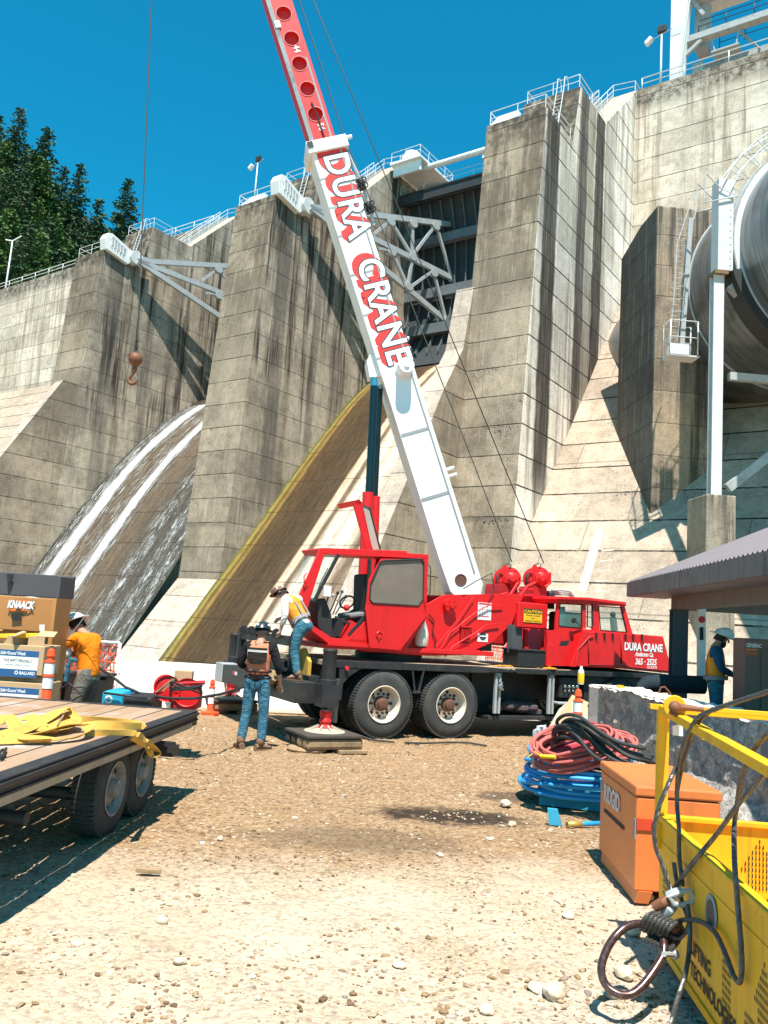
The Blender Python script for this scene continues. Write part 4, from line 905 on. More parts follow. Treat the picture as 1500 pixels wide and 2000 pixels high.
# interior
m = MB(); m.prism([P_(*q, W0+.2) for q in [(655, 1247), (715, 1250), (716, 1190), (690, 1205), (668, 1210)]], TN*.5); m.build('seat_base', M['ink'], cabo)
m = MB(); m.prism([P_(*q, W0+.15) for q in [(682, 1199), (713, 1195), (714, 1206), (684, 1208)]], TN*.5); m.build('seat_cushion', paint('grey_seat_cloth', (.2, .2, .2), .95, .3), cabo, bev=.03)
m = MB(); m.prism([P_(*q, W0+.2) for q in [(711, 1200), (718, 1200), (720, 1120), (713, 1122)]], TN*.45); m.build('seat_back', M['ink'], cabo, bev=.03)
m = MB(); m.prism([P_(*q, W0+.08) for q in [(618, 1172), (636, 1168), (648, 1200), (652, 1245), (638, 1248), (622, 1225)]], TN*.6); m.build('dashboard', M['black'], cabo, bev=.02)
for k, (x0, y0, x1, y1) in enumerate([(640, 1190, 650, 1163), (645, 1195, 660, 1158), (650, 1200, 668, 1156), (636, 1185, 642, 1162), (655, 1200, 676, 1165)]):
    m = MB(); a, b = P_(x0, y0, W0+.15+.08*k), P_(x1, y1, W0+.15+.08*k); m.cyl(a, b, .012, n=6); m.ball(b, .03, 6); m.build('control_lever', M['ink'] if k % 2 else M['galv'], cabo)
m = MB(); c = P_(678, 1176, W0+.3); m.tube([c+TT*.13*math.cos(a)+ (ZZ*.8-TN*.6)*.13*math.sin(a) for a in [i*.3927 for i in range(16)]], .017, 6, closed=True); m.build('steering_wheel', M['ink'], cabo)
m = MB(); m.ball(P_(677, 1187, W0+.12), .055, 8); m.build('red_pad', M['red'], cabo)
m = MB(); m.bar(P_(655, 1205, W0+.05), P_(712, 1232, W0+.05), .04, .05, TN); m.bar(P_(712, 1205, W0+.03), P_(680, 1240, W0+.03), .05, .04, TN); m.build('seat_rails', M['black'], cabo)
m = MB(); m.box(frame(P_(630, 1158, W0-.01), TT, -TN), 0, .13, 0, .05, -.05, .12); m.build('paper_box', M['stickw'], cabo)
m = MB(); m.prism([P_(*q, W0+.02) for q in [(672, 1248), (687, 1212), (697, 1218), (700, 1250)]], TN*.3); m.build('seat_side_panel', M['red'], cabo)
m = MB(); m.tube([P_(599, 1120, W0-.02), P_(594, 1125, W0-.05), P_(594, 1138, W0-.05), P_(600, 1140, W0-.02)], .01, 6); m.build('grab_handle', M['red'], cabo)
m = MB(); m.tube([P_(600, 1225, -.1), P_(576, 1205, -.14), P_(574, 1195, -.14)], .012, 6); m.cyl(P_(569, 1183, -.2), P_(575, 1188, -.05), .06, n=14); m.build('work_lamp', M['ink'], cabo)
m = MB(); m.tube([P_(575, 1193, -.13), P_(571, 1194, -.13), P_(575, 1207, -.13), P_(580, 1206, -.13), P_(575, 1193, -.13)], .012, 6); m.build('lamp_bracket', M['red'], cabo)
m = MB(); m.bar(P_(640, 1257, W0-.02), P_(722, 1262, W0-.02), .05, .035, TN); m.build('door_rail', M['red'], cabo)
m = MB(); m.tube([P_(640, 1110, W0+.02), P_(625, 1140, W0+.02), P_(618, 1160, W0+.02)], .01, 5); m.build('wiper', M['ink'], cabo)
# bolts, rails and hinges
for (x0, y0, x1, y1, k_) in [(722, 1187, 826, 1190, 9), (720, 1258, 780, 1264, 6)]:
    m = MB()
    for i in range(k_): c = P_(x0+(x1-x0)*i/(k_-1), y0+(y1-y0)*i/(k_-1), dw); m = MB(); m.cyl(c, c-TN*.006, .009, n=6); m.build('door_bolt', M['red'], dr)
m = MB(); m.tube([P_(838, 1105, -.05), P_(841, 1107, -.08), P_(840, 1160, -.08), P_(837, 1162, -.05)], .009, 6); m.build('rear_grab_rail', M['black'], cabo)
m = MB()
for i in range(11): c = TP(846+i*13, 1276-max(0, i-3)*4.0, WB); m.cyl(c, c-TN*.008, .011, n=6)
m.build('flange_bolts', M['hub'], sup)
m = MB(); m.box(TF, -.9, 2.2, WB-.02, WB, 1.50, 1.515); m.build('weld_bead', M['red'], sup)
m = MB(); m.tube([TP(*q, -.02) for q in [(1125, 1300), (1128, 1270), (1150, 1245), (1160, 1243)]], .012, 6); m.build('step_rail', M['red'], tk)
m = MB(); m.lathe(frame(TP(1121, 1212, .0), TT, ZZ, -TN), [(0, .02), (.05, .02), (.055, 0), (.05, -.02)], 16); m.bar(TP(1121, 1212, .02), TP(1137, 1225, .1), .015, .015); m.build('door_mirror', M['black'], tk)
m = MB()
for k_ in range(16): m.box(TF, -1.0+k_*.45, -.97+k_*.45, -.004, .0, 1.15, 1.225)
m.build('deck_stake_pockets', M['ink'], tk)
m = MB(); m.tube([TP(*q, WB-.03) for q in [(838, 1200), (848, 1212), (845, 1235), (852, 1252), (847, 1270)]], .012, 6); m.tube([TP(*q, WB-.05) for q in [(905, 1150), (930, 1135), (960, 1120), (965, 1150), (955, 1165)]], .010, 6); m.build('loose_hydraulic_hoses', M['ink'], tk)
# roof hatch standing open
m = MB(); hw = W0+.25
m.prism([TP(*q, hw) for q in [(689, 978), (702, 975), (708, 982), (727, 1070), (724, 1075), (716, 1074)]], TN*.05)
m.prism([TP(*q, hw+.6) for q in [(689, 978), (702, 975), (708, 982), (727, 1070), (724, 1075), (716, 1074)]], TN*.05)
m.prism([TP(*q, hw) for q in [(689, 978), (702, 975), (708, 984), (695, 988)]], TN*.65)
hh = m.build('roof_hatch', M['red'], tk, bev=.005)
m = MB(); m.prism([TP(*q, hw+.02) for q in [(704, 984), (722, 991), (743, 1073), (727, 1075)]], TN*.02); m.build('hatch_glass', paint('dusty_glass', (.42, .36, .30), .25, .2), hh)
m = MB(); m.tube([TP(*q, hw+.01) for q in [(704, 984), (722, 991), (743, 1073), (727, 1075)]], .012, 6, closed=True); m.build('hatch_seal', M['ink'], hh)
# --- boom plane: the boom is slewed so that it swings a little away from the carrier
BN = Vector((math.sin(R_(-8)), math.cos(R_(-8)), 0)); FT0 = TP(905, 1150, .95)
def TPB(x, y, w=.92): return ONP(x, y, FT0 + BN*(w-.92), BN)
# --- luffing ram
RW = .86
m = MB(); m.cyl(TPB(722, 740, RW), TPB(724, 970, RW), .075, n=24); m.cyl(TPB(727, 738, RW), TPB(722, 748, RW), .085, n=20)
ram = MB(); pa_, pb_ = TPB(732, 741, RW), TPB(721, 968, RW); ram.cyl(pa_, pb_, .078, n=28)
ro = ram.build('luffing_ram', M['teal'], tk)
q1, q2 = TPB(741, 755, RW+.3), TPB(731, 968, RW+.3); ram = MB(); ram.cyl(q1, q2, .07, n=24); ram.build('second_ram_rod', M['teal'], ro)
d = (pb_-pa_).normalized()
ram = MB(); ram.cyl(pa_-d*.02, pa_+d*.14, .083, n=24); ram.cyl(q1-d*.02, q1+d*.06, .085, n=20); ram.build('rod_gland', M['chrome'], ro)
ram = MB(); e0 = TPB(719, 962, RW); e1 = TPB(713, 1075, RW); ram.cyl(e0, e0+(e1-e0)*1.9, .105, n=28); ram.cyl(TPB(733, 970, RW+.3), TPB(731, 1075, RW+.3)+(e1-e0)*.6, .09, n=24); ram.build('ram_barrel', M['red'], ro)
# --- boom
BW = .92; BT = .62
l0, l1, r0, r1 = TPB(868, 1145, BW), TPB(603, 300, BW), TPB(943, 1145, BW), TPB(668, 275, BW)
be = ((l1-l0).normalized()+(r1-r0).normalized()).normalized(); bf = BN.cross(be).normalized()
if bf.x < 0: bf = -bf
BO = Vector(l0)
def bl(x, y, w=BW): p = TPB(x, y, w)-BO; return p.dot(be), p.dot(bf)
WBm = (bl(668, 275)[1]-bl(603, 300)[1] + bl(888, 960)[1]-bl(824, 972)[1])/2 - .02
BO = BO + bf*((bl(603, 300)[1]+bl(826, 970)[1])/2)
BF = frame(BO, be, bf, BN)       # x along the boom, y across, z away from the camera
Lt = bl(640, 283)[0]
m = MB(); lf0 = bl(880, 1145)[0]
m.prism([BF(lf0-.1, .02, 0), BF(lf0+.55, .0, 0), BF(Lt, 0, 0), BF(Lt, WBm, 0), BF(lf0-.15, WBm, 0), BF(lf0-.42, WBm-.15, 0), BF(lf0-.42, .22, 0)], BN*BT)
boom = m.build('boom', M['white'], tk, bev=.008)
m = MB(); m.box(BF, lf0+.1, Lt, WBm-.105, WBm-.075, -.012, .001); m.build('edge_seam', M['seam'], boom)
def sl(y, xc): return bl(xc, y)[0]
for (x, y) in [(812, 843), (853, 968)]: l = bl(x, y)[0]; m = MB(); m.box(BF, l-.03, l+.03, .02, WBm-.09, -.010, .001); m.build('cross_seam', M['seam'], boom)
m = MB()
for (x, y) in [(650, 345), (672, 400), (690, 455), (710, 532), (734, 610), (757, 695)]: l = bl(x, y)[0]; m.box(BF, l-.025, l+.02, .01, WBm-.1, -.006, .001)
m.build('grey_patch_seams', paint('thin_grey', (.33, .36, .36), .6, .3), boom)
m = MB(); m.box(BF, Lt-.13, Lt+.12, -.07, WBm+.09, -.07, BT+.07); col = m.build('boom_collar', M['white'], boom, bev=.01)
m = MB(); m.box(BF, Lt-.02, Lt+.1, -.05, .06, -.09, -.07); m.build('wear_pad', M['black'], col)
m = MB(); m.cyl(BF(Lt+.05, WBm+.09, -.03), BF(Lt+.05, WBm+.2, -.03), .04); m.build('guide_pin', M['white'], col)
c = TPB(789, 722, BW); F = frame(c, be, bf, -BN); m = MB(); m.lathe(F, [(0, .36), (.05, .36), (.055, .33), (.145, .33), (.155, .30), (.155, .05), (.18, .03), (.18, 0)], 32); m.build('side_sheave_drum', M['white'], boom)
m = MB(); c2 = TPB(900, 1133, BW); m.lathe(frame(c2, be, bf, -BN), [(0, .003), (.095, .003), (.1, .01), (.11, .012), (.12, 0)], 28); m.build('foot_pin_hole', M['hub'], boom)
m = MB(); m.prism([TPB(*q, BW+.1) for q in [(735, 668), (716, 705), (722, 737), (748, 735), (770, 733)]], BN*.35); m.build('ram_lug', M['white'], boom, bev=.01)
for (x, y) in [(796, 661), (799, 680), (884, 914), (889, 927)]:
    m = MB(); p = TPB(x, y, BW+.15); m.cyl(p-bf*.15, p+bf*.03, .035, n=12); m.build('hose_roller', M['white'], boom)
# hook-block sheaves and hose run on the right flange
m = MB(); m.tube([TPB(*q, BW+.05) for q in [(672, 285), (690, 322), (703, 350), (712, 372), (722, 405), (730, 440)]], .03, 6); m.tube([TPB(*q, BW+.08) for q in [(676, 290), (698, 335), (716, 390)]], .018, 6)
m.build('hose_run', M['galv'], boom)
for (x, y) in [(706, 359), (721, 405)]:
    m = MB(); p = TPB(x, y, BW-.02); F = frame(p, be, bf, -BN)
    for dx in (-.06, .06):
        for k in range(3): m.tube([F(dx+.05*math.cos(a), -.05+.06*k+.04*math.sin(a), .02*k) for a in [i*.785 for i in range(8)]], .014, 5, closed=True)
    m.box(F, -.1, .1, -.06, .08, -.1, -.02); m.build('sheave_block', M['ink'], boom)
# second (red) section with round recesses
p0, p1 = TPB(627, 272, BW+.06), TPB(541, 0, BW+.06); rl0 = bl(515, 0, BW+.06); rl1 = bl(572, 0, BW+.06)
RT = BT-.12; LR = 10.5
yA = .075; yB = WBm-.10
def RFy(): return yA, yB
holes = [bl(x, y, BW+.06)[0] for x, y in [(616, 223), (600, 173), (583, 124), (566, 76), (551, 27)]]
dl = (holes[-1]-holes[0])/4
allh = [holes[0]+dl*k for k in range(0, 14)]
m = MB(); RF = frame(BF(0, 0, .06), be, bf, BN)
lstart = Lt-.5; lend = allh[-1]+dl*.5; ym = (yA+yB)/2; hr = .155
def bay(l0, l1, hc=None):
    if hc is None: m.poly([RF(l0, yA, 0), RF(l1, yA, 0), RF(l1, yB, 0), RF(l0, yB, 0)]); return
    nseg = 32; ring = [(hc+hr*math.cos(2*math.pi*i/nseg), ym+hr*math.sin(2*math.pi*i/nseg)) for i in range(nseg)]
    out = []
    for i in range(nseg):
        a = 2*math.pi*i/nseg; dx, dy = math.cos(a), math.sin(a); hx1, hx0, hy = l1-hc, hc-l0, (yB-yA)/2
        t_ = min((hx1 if dx > 0 else hx0)/max(abs(dx), 1e-9), hy/max(abs(dy), 1e-9)); out.append((hc+dx*t_, ym+dy*t_))
    k = len(m.v)
    vs = [RF(x, y, 0) for x, y in ring]+[RF(x, y, 0) for x, y in out]+[RF(x, y, .11) for x, y in ring]
    fs = []
    for i in range(nseg):
        j = (i+1) % nseg; fs += [(i, j, nseg+j, nseg+i), (i, 2*nseg+i, 2*nseg+j, j)]
    fs.append(tuple(range(2*nseg, 3*nseg)))
    m.add(vs, fs)
    # corners
    for cx, cy in ((l0, yA), (l1, yA), (l1, yB), (l0, yB)):
        best = sorted(range(nseg), key=lambda i: (out[i][0]-cx)**2+(out[i][1]-cy)**2)[:2]
        m.poly([RF(cx, cy, 0), RF(*out[best[0]], 0), RF(*out[best[1]], 0)])
l = holes[0]-dl*.5; m.poly([RF(lstart, yA, 0), RF(l, yA, 0), RF(l, yB, 0), RF(lstart, yB, 0)])
for h in allh: bay(h-dl*.5, h+dl*.5, h)
m.poly([RF(lstart, yA, 0), RF(lend, yA, 0), RF(lend, yA, RT), RF(lstart, yA, RT)]); m.poly([RF(lstart, yB, 0), RF(lend, yB, 0), RF(lend, yB, RT), RF(lstart, yB, RT)])
m.poly([RF(lstart, yA, RT), RF(lend, yA, RT), RF(lend, yB, RT), RF(lstart, yB, RT)]); m.poly([RF(lend, yA, 0), RF(lend, yB, 0), RF(lend, yB, RT), RF(lend, yA, RT)])
rb = m.build('inner_boom', M['redfade'], tk); M['pinke'] = paint('pink_edge', (.8, .35, .33), .5, .1)
m = MB(); m.box(RF, Lt, lend, yA-.03, yA+.055, -.012, .002); m.build('grease_strip', paint('greasy_grey', (.22, .26, .26), .4, .7, (.03, .05, .07), scale=2), rb)
m = MB(); m.box(RF, Lt, holes[2]+.1, yB-.10, yB-.06, -.006, .002); m.build('grease_strip', M['seam'], rb)
for h in allh: m = MB(); m.tube([RF(h+hr*1.02*math.cos(a), ym+hr*1.02*math.sin(a), -.004) for a in [i*2*math.pi/28 for i in range(28)]], .007, 5, closed=True); m.build('recess_rim', M['pinke'], rb)
m = MB(); m.box(RF, holes[3]+.27, holes[3]+.42, yA+.0, yA+.11, -.03, .0); m.build('limit_plate', M['stickw'], rb)
m = MB(); m.tube([RF(Lt+.1, ym+.03, -.02), RF(holes[0]-.05, ym+.02, -.03), RF(holes[0]+.25, ym-.01, -.02)], .014, 6); m.build('hose_whip', M['ink'], rb)
def boomtext(txt, lx, y0, size, mats, xs, bold, names, shadow=True, F0=None, sp=1.0):
    F0 = F0 or BF
    FT = frame(F0(lx, y0, 0), -be, bf, -BN)
    if shadow:
        m = MB()
        for k in range(9):
            q = (k+1)/9; FF = frame(FT(-.125*q, -.085*q, .002+.0008*k), -be, bf, -BN); text_mb(m, txt, FF, size, 0, bold*1.3, 0, xs, spacing=sp)
        m.build(names+'_red_shade', mats[0], boom, recalc=False)
        m = MB(); FF = frame(FT(0, 0, .0115), -be, bf, -BN); text_mb(m, txt, FF, size, 0, bold*1.25, 0, xs, spacing=sp); m.build(names+'_outline', mats[1], boom, recalc=False)
    m = MB(); FF = frame(FT(0, 0, .014), -be, bf, -BN); text_mb(m, txt, FF, size, 0, bold*.45, 0, xs, spacing=sp); return m.build(names, mats[2], boom, recalc=False)
def textspan(txt, size, xs, bold, sp=1.0):
    m = MB(); text_mb(m, txt, WF, size, 0, bold, 0, xs, spacing=sp); X = [v.x for v in m.v]; Yv = [v.y for v in m.v]; return min(X), max(X), min(Yv), max(Yv)
LM = (M['letr'], M['letd'], M['letw'])
for txt, (xa, ya), (xb, yb) in (('DURA', (642, 303), (684, 474)), ('CRANE', (708, 507), (764, 716))):
    la, lb = bl(xa, ya)[0], bl(xb, yb)[0]; size = .70; sp = 1.08
    x0, x1, y0, y1 = textspan(txt, size, 1, .05, sp); xs = (la-lb)/(x1-x0)
    boomtext(txt, la+x0*xs, .165-y0, size, LM, xs, .042, 'lettering_'+txt.lower(), sp=sp)
for txt, (x, y), in (('44', (571, 90)), ('56', (614, 243))):
    l = bl(x, y, BW+.06)[0]; F0 = RF; FT = frame(RF(l, ym-.02, -.008), -be, bf, -BN); m = MB(); text_mb(m, txt, FT, .17, 0, .02, 0, .95); m.build('length_mark', M['letw'], rb, recalc=False)
# --- hoist ropes
M['rope'] = paint('steel_rope', (.06, .06, .055), .5, .3)
m = MB(); tipl = lend+.3
m.tube([TP(1000, 1098, 1.2), TPB(738, 425, 1.2), BF(Lt+.1, WBm+.12, .2), BF(tipl, yB+.12, .2)], .011, 5); m.build('hoist_rope', M['rope'], tk)
m = MB(); pA = TP(1062, 1100, 1.2); pB = TPB(612, 0, 1.2); m.tube([pA, pB+(pB-pA)*.62], .011, 5); m.build('hoist_rope', M['rope'], tk)
TIPW = BW+.06+RT/2
m = MB(); tipc = pB+(pB-pA)*.62
m.box(RF, lend-.1, lend+.35, yA, yB, 0, RT); m.lathe(frame(RF(lend+.3, .0, RT/2-.08), be, bf, BN), [(0, 0), (.24, 0), (.24, .16), (0, .16)], 24); m.build('boom_head', M['redfade'], tk)
# --- winches, counterweight
def winch(x, y, w, ang):
    c = TP(x, y, w); WX_ = Vector((-BN.y, BN.x, 0))*-1; F = frame(c, WX_, ZZ, -BN)
    m = MB(); m.lathe(F, [(0, .1), (.16, .1), (.165, .06), (.225, .05), (.235, .02), (.235, -.03), (.2, -.04), (.2, -.3), (.235, -.3), (.235, -.34), (0, -.34)], 36)
    o = m.build('winch', M['red'], tk)
    m = MB(); m.lathe(F, [(0, .22), (.06, .22), (.07, .2), (.13, .17), (.13, .08)], 20); m.box(F, -.1, .1, -.02, .08, .1, .2); m.box(F, -.02, .02, -.16, .0, .1, .16)
    for k in range(8): a = k*.785+.3; m.cyl(F(.19*math.cos(a), .19*math.sin(a), .05), F(.19*math.cos(a), .19*math.sin(a), .085), .018, n=6)
    m.prism([F(-.25, .1, .06), F(-.14, .28, .06), F(-.04, .2, .06), F(-.12, .06, .06)], -BN*.03)
    m.box(F, -.13, -.1, -.09, .04, .1, .17); m.box(F, .1, .14, -.09, .04, .1, .17)
    m.build('winch_motor', M['red'], o, bev=.004)
    m = MB(); m.tube([F(-.02, .2, .06), F(.0, .28, .08), F(-.05, .3, .08), F(-.16, .25, .08), F(-.22, .05, .06), F(-.2, -.15, .02)], .009, 6); m.build('hydraulic_hose', M['ink'], o)
    m = MB(); m.lathe(F, [(.204, -.06), (.204, -.28)], 30); m.build('rope_drum', M['rope'], o)
winch(995, 1131, .95, 0); winch(1053, 1130, .95, 0)
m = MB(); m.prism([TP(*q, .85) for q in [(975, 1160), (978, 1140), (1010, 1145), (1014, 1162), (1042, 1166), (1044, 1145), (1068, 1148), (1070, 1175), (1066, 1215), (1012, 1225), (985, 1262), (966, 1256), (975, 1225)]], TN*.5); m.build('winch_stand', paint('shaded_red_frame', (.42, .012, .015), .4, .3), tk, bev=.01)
m = MB()
m.tube([TP(*q, .75) for q in [(1011, 1139), (998, 1160), (985, 1180), (981, 1190)]], .03, 8); m.tube([TP(*q, .75) for q in [(1045, 1138), (1030, 1145), (1018, 1160), (1012, 1172)]], .03, 8)
m.tube([TP(*q, .72) for q in [(1075, 1118), (1074, 1140), (1064, 1146)]], .022, 8); m.tube([TP(*q, .75) for q in [(1013, 1151), (1042, 1151)]], .02, 8); m.tube([TP(*q, .75) for q in [(1003, 1163), (1042, 1163)]], .018, 8); m.tube([TP(*q, .7) for q in [(993, 1157), (980, 1160), (974, 1170), (976, 1178)]], .014, 8)
m.build('winch_pipes', M['red'], tk)
m = MB(); F = frame(TP(1074, 1160, .9), TT, TN); m.lathe(frame(F.o, TT, TN), [(0, -.3), (.1, -.3), (.1, .02), (.06, .06), (0, .06)], 20); m.build('filter_housing', M['black'], tk)
for k in range(3):
    m = MB(); m.tube([TP(1078, 1153+4*k, 1.0), TP(1100, 1153+4*k, 1.0+.1*k), TP(1113-2*k, 1155+3*k, 1.0+.1*k), TP(1120-3*k, 1164, 1.0+.1*k), TP(1120-3*k, 1172, 1.0+.1*k)], .022, 8); m.build('exhaust_hose', paint('pale_green_hose', (.35, .42, .40), .5, .3) if k == 0 else bpy.data.materials['pale_green_hose'], tk)
m = MB(); cwp = [TP(*q, .35) for q in [(1013, 1175), (1071, 1181), (1071, 1231), (1014, 1226)]]
a, zt, zb = (cwp[0]-TO).dot(TT), cwp[0].z, cwp[3].z; b = (cwp[1]-TO).dot(TT)
m.box(TF, a, b, .35, 2.15, zb, zt); cw = m.build('counterweight', M['red'], tk, bev=.025)
o, (sa, sb, w, z0, z1) = signplate(1023, 1188, 1059, 1215, .35, M['sticky'], 'caution_sign', cw)
L = sb-sa; h = z1-z0
m = MB(); m.box(TF, sa+.008, sb-.008, w-.001, w+.0015, z1-h*.34, z1-.008); m.build('sign_header', M['ink'], o)
ttext('sign_word', 'CAUTION', sa+L/2, z1-h*.28, w-.003, h*.28, M['sticky'], o, xs=L/(h*.28*4.9), bold=.03, align='CENTER')
for k, t_ in enumerate(('STAND CLEAR', '—— OF ——', 'SWING RADIUS')): ttext('sign_text', t_, sa+L/2, z1-h*(.53+.2*k), w-.002, h*.155, M['ink'], o, xs=L*.92/(h*.155*7.6), bold=.02, align='CENTER')
m = MB(); m.tube([TF(sa, w, z0), TF(sb, w, z0), TF(sb, w, z1), TF(sa, w, z1)], .004, 4, closed=True); m.build('sign_border', M['ink'], o)
for px in ([(1026, 1229), (1032, 1230), (1030, 1250), (1035, 1275), (1033, 1292), (1024, 1292)], [(1062, 1232), (1072, 1232), (1072, 1295), (1052, 1293), (1058, 1262), (1064, 1248)]):
    plate('frame_upright', px, .5, .08, M['red'])
m = MB(); m.prism([TP(*q, .4) for q in [(992, 1220), (1001, 1220), (1001, 1276), (992, 1274)]], TN*.02); m.prism([TP(*q, .42) for q in [(1001, 1220), (1020, 1222), (1020, 1268), (1001, 1276)]], TN*.02); gp = m.build('perforated_guard', paint('dark_grey_guard', (.07, .075, .08), .5, .3), tk)
m = MB()
for i in range(13):
    for j in range(2): c = TP(994.5+j*4, 1224+i*4, .398); m.cyl(c, c-TN*.002, .009, n=6)
m.build('guard_holes', M['ink'], gp)
m = MB(); m.box(TF, *[((TP(x, 1290, .15)-TO).dot(TT)) for x in (1010, 1063)], .12, .6, 1.26, 1.26+.31); m.box(TF, *[((TP(x, 1290, .15)-TO).dot(TT)) for x in (1008, 1065)], .1, .62, 1.55, 1.585); m.build('plastic_tote', paint('black_plastic', (.02, .021, .023), .35, .3), tk, bev=.015)
# --- carrier cab and hood
m = MB(); m.prism([TP(*q, .12) for q in [(1067, 1231), (1147, 1232), (1122, 1301), (1098, 1301), (1069, 1258)]], TN*.04); m.build('cab_side_skirt', M['red'], tk, bev=.004)
m = MB(); m.prism([TP(*q, .09) for q in [(1067, 1258), (1080, 1260), (1098, 1301), (1067, 1300)]], TN*.05); m.build('skirt_brace', M['red'], tk, bev=.004)
m = MB(); m.prism([TP(*q, .117) for q in [(1096, 1252), (1113, 1251), (1108, 1261), (1092, 1261)]], TN*.002); m.build('skirt_recess', M['ink'], tk)
m = MB(); m.prism([TP(*q, .0) for q in [(1147, 1233), (1215, 1236), (1296, 1243), (1314, 1316), (1215, 1306), (1122, 1302)]], TN*2.35); hood = m.build('hood', M['red'], tk, bev=.02)
m = MB(); m.prism([TP(*q, -.012) for q in [(1140, 1233), (1150, 1234), (1126, 1303), (1114, 1302)]], TN*.02); m.build('hood_edge_trim', M['red'], hood, bev=.004)
m = MB()
for x in (1149, 1213): m.tube([TP(x, 1240, -.01), TP(x+1, 1296, -.01)], .012, 6)
m.tube([TP(1213, 1301, -.006), TP(1309, 1311, -.006)], .008, 5); m.tube([TP(1150, 1298, -.006), TP(1211, 1300, -.006)], .006, 5)
m.build('hood_seams', paint('seam_red', (.25, .008, .01), .5, .2), hood)
for x in (1165, 1181, 1197, 1222, 1237, 1254):
    m = MB(); c = TP(x, 1241+(x-1165)*.035, -.015); m.box(frame(c, TT, ZZ, -TN), -.02, .02, -.055, .055, -.01, .012); m.tube([c-ZZ*.05-TN*.01, c-ZZ*.08+TT*.03-TN*.015, c-ZZ*.05+TT*.05-TN*.01], .006, 4); m.build('hood_latch', M['ink'], hood)
a = TL(1219, 1269, 0)[0]; b = TL(1293, 1272, 0)[0]; za = TL(1219, 1269, 0)[1]
m = MB(); text_mb(m, 'DURA CRANE', WF, .2, bold=.03); Wt = max(v.x for v in m.v)-min(v.x for v in m.v)
ttext('name_dura_crane', 'DURA CRANE', a, za, -.006, .21, M['letw'], hood, xs=(b-a)/Wt*.2/.21, bold=.035)
m = MB(); text_mb(m, 'DURA CRANE', WF, .2, bold=.03)
ttext('name_shadow', 'DURA CRANE', a+.012, za-.012, -.003, .21, M['letd'], hood, xs=(b-a)/Wt*.2/.21, bold=.04)
zc = lambda y: TL(1255, y, 0)[1]
ttext('name_town', 'Anderson Ca.', TL(1258, 1281, 0)[0], zc(1282), -.006, .125, M['letw'], hood, xs=.72, bold=.03, align='CENTER', shear=.35)
ttext('name_phone', '365 · 2525', TL(1261, 1297, 0)[0], zc(1298), -.006, .17, M['letw'], hood, xs=.80, bold=.03, align='CENTER', shear=.15)
ttext('name_licence', 'CA 53174', TL(1273, 1305, 0)[0], zc(1305), -.006, .075, M['letw'], hood, xs=.85, bold=.02, align='CENTER')
# carrier cab
m = MB(); cab_pts = [(1090, 1176), (1222, 1184), (1234, 1238), (1085, 1232)]
mm = [TP(*q, .12) for q in cab_pts]
def cpl(px, w, th): m.prism([TP(*q, w) for q in px], TN*th)
for w in (.12, 1.02):
    cpl([(1086, 1224), (1228, 1236), (1232, 1243), (1084, 1234)], w, .05)
    cpl([(1089, 1172), (1094, 1172), (1091, 1228), (1085, 1228)], w, .05); cpl([(1138, 1178), (1145, 1178), (1145, 1228), (1136, 1228)], w, .05)
    cpl([(1158, 1180), (1168, 1181), (1172, 1232), (1158, 1230)], w, .05); cpl([(1213, 1182), (1220, 1182), (1236, 1238), (1226, 1237)], w, .05)
cpl([(1088, 1166), (1222, 1176), (1224, 1184), (1089, 1178)], .08, 1.05)
cc = m.build('carrier_cab', M['red'], tk, bev=.006)
m = MB(); m.prism([TP(*q, .04) for q in [(1091, 1165), (1148, 1167), (1224, 1176), (1221, 1182), (1146, 1173), (1089, 1171)]], TN*1.12); m.build('cab_roof', M['red'], cc, bev=.012)
for px in ([(1094, 1179), (1137, 1181), (1136, 1223), (1131, 1226), (1092, 1223), (1091, 1218)], [(1147, 1182), (1157, 1183), (1158, 1221), (1155, 1225), (1147, 1224)], [(1169, 1184), (1212, 1187), (1224, 1235), (1173, 1231)]):
    m = MB(); m.prism([TP(*q, .15) for q in px], TN*.01); o = m.build('window', M['cglass'], cc); m = MB(); m.tube([TP(*q, .125) for q in px], .014, 6, closed=True); m.build('window_seal', M['ink'], cc)
m = MB(); m.box(TF, TL(1096, 1200, .5)[0], TL(1112, 1200, .5)[0]+.3, .4, .9, 1.9, 2.35); m.build('cab_seat', M['ink'], cc, bev=.05)
m = MB(); m.prism([TP(*q, .25) for q in [(1093, 1185), (1104, 1185), (1103, 1222), (1092, 1220)]], TN*.03); m.build('curtain', paint('teal_curtain', (.10, .45, .38), .8, .2, (.6, .65, .6), streak=.8), cc)
m = MB(); m.ball(TP(1197, 1200, .6), .06, 8); m.bar(TP(1197, 1205, .6), TP(1200, 1232, .6), .1, .1); m.build('steering_column', M['black'], cc)
# small clutter on the deck
m = MB(); m.lathe(frame(TW(3.6, .15, 1.245), TT, TN), [(.16, 0), (.16, .02), (.05, .03), (.02, .35), (0, .36)], 16)
for k in range(3): m.tube([TW(2.35+.1*k, .2, 1.25), TW(2.5+.1*k, .15, 1.27), TW(2.62+.1*k, .22, 1.25)], .012, 5)
m.build('orange_cable', paint('orange_cord', (.8, .3, .03), .5, .1), tk)
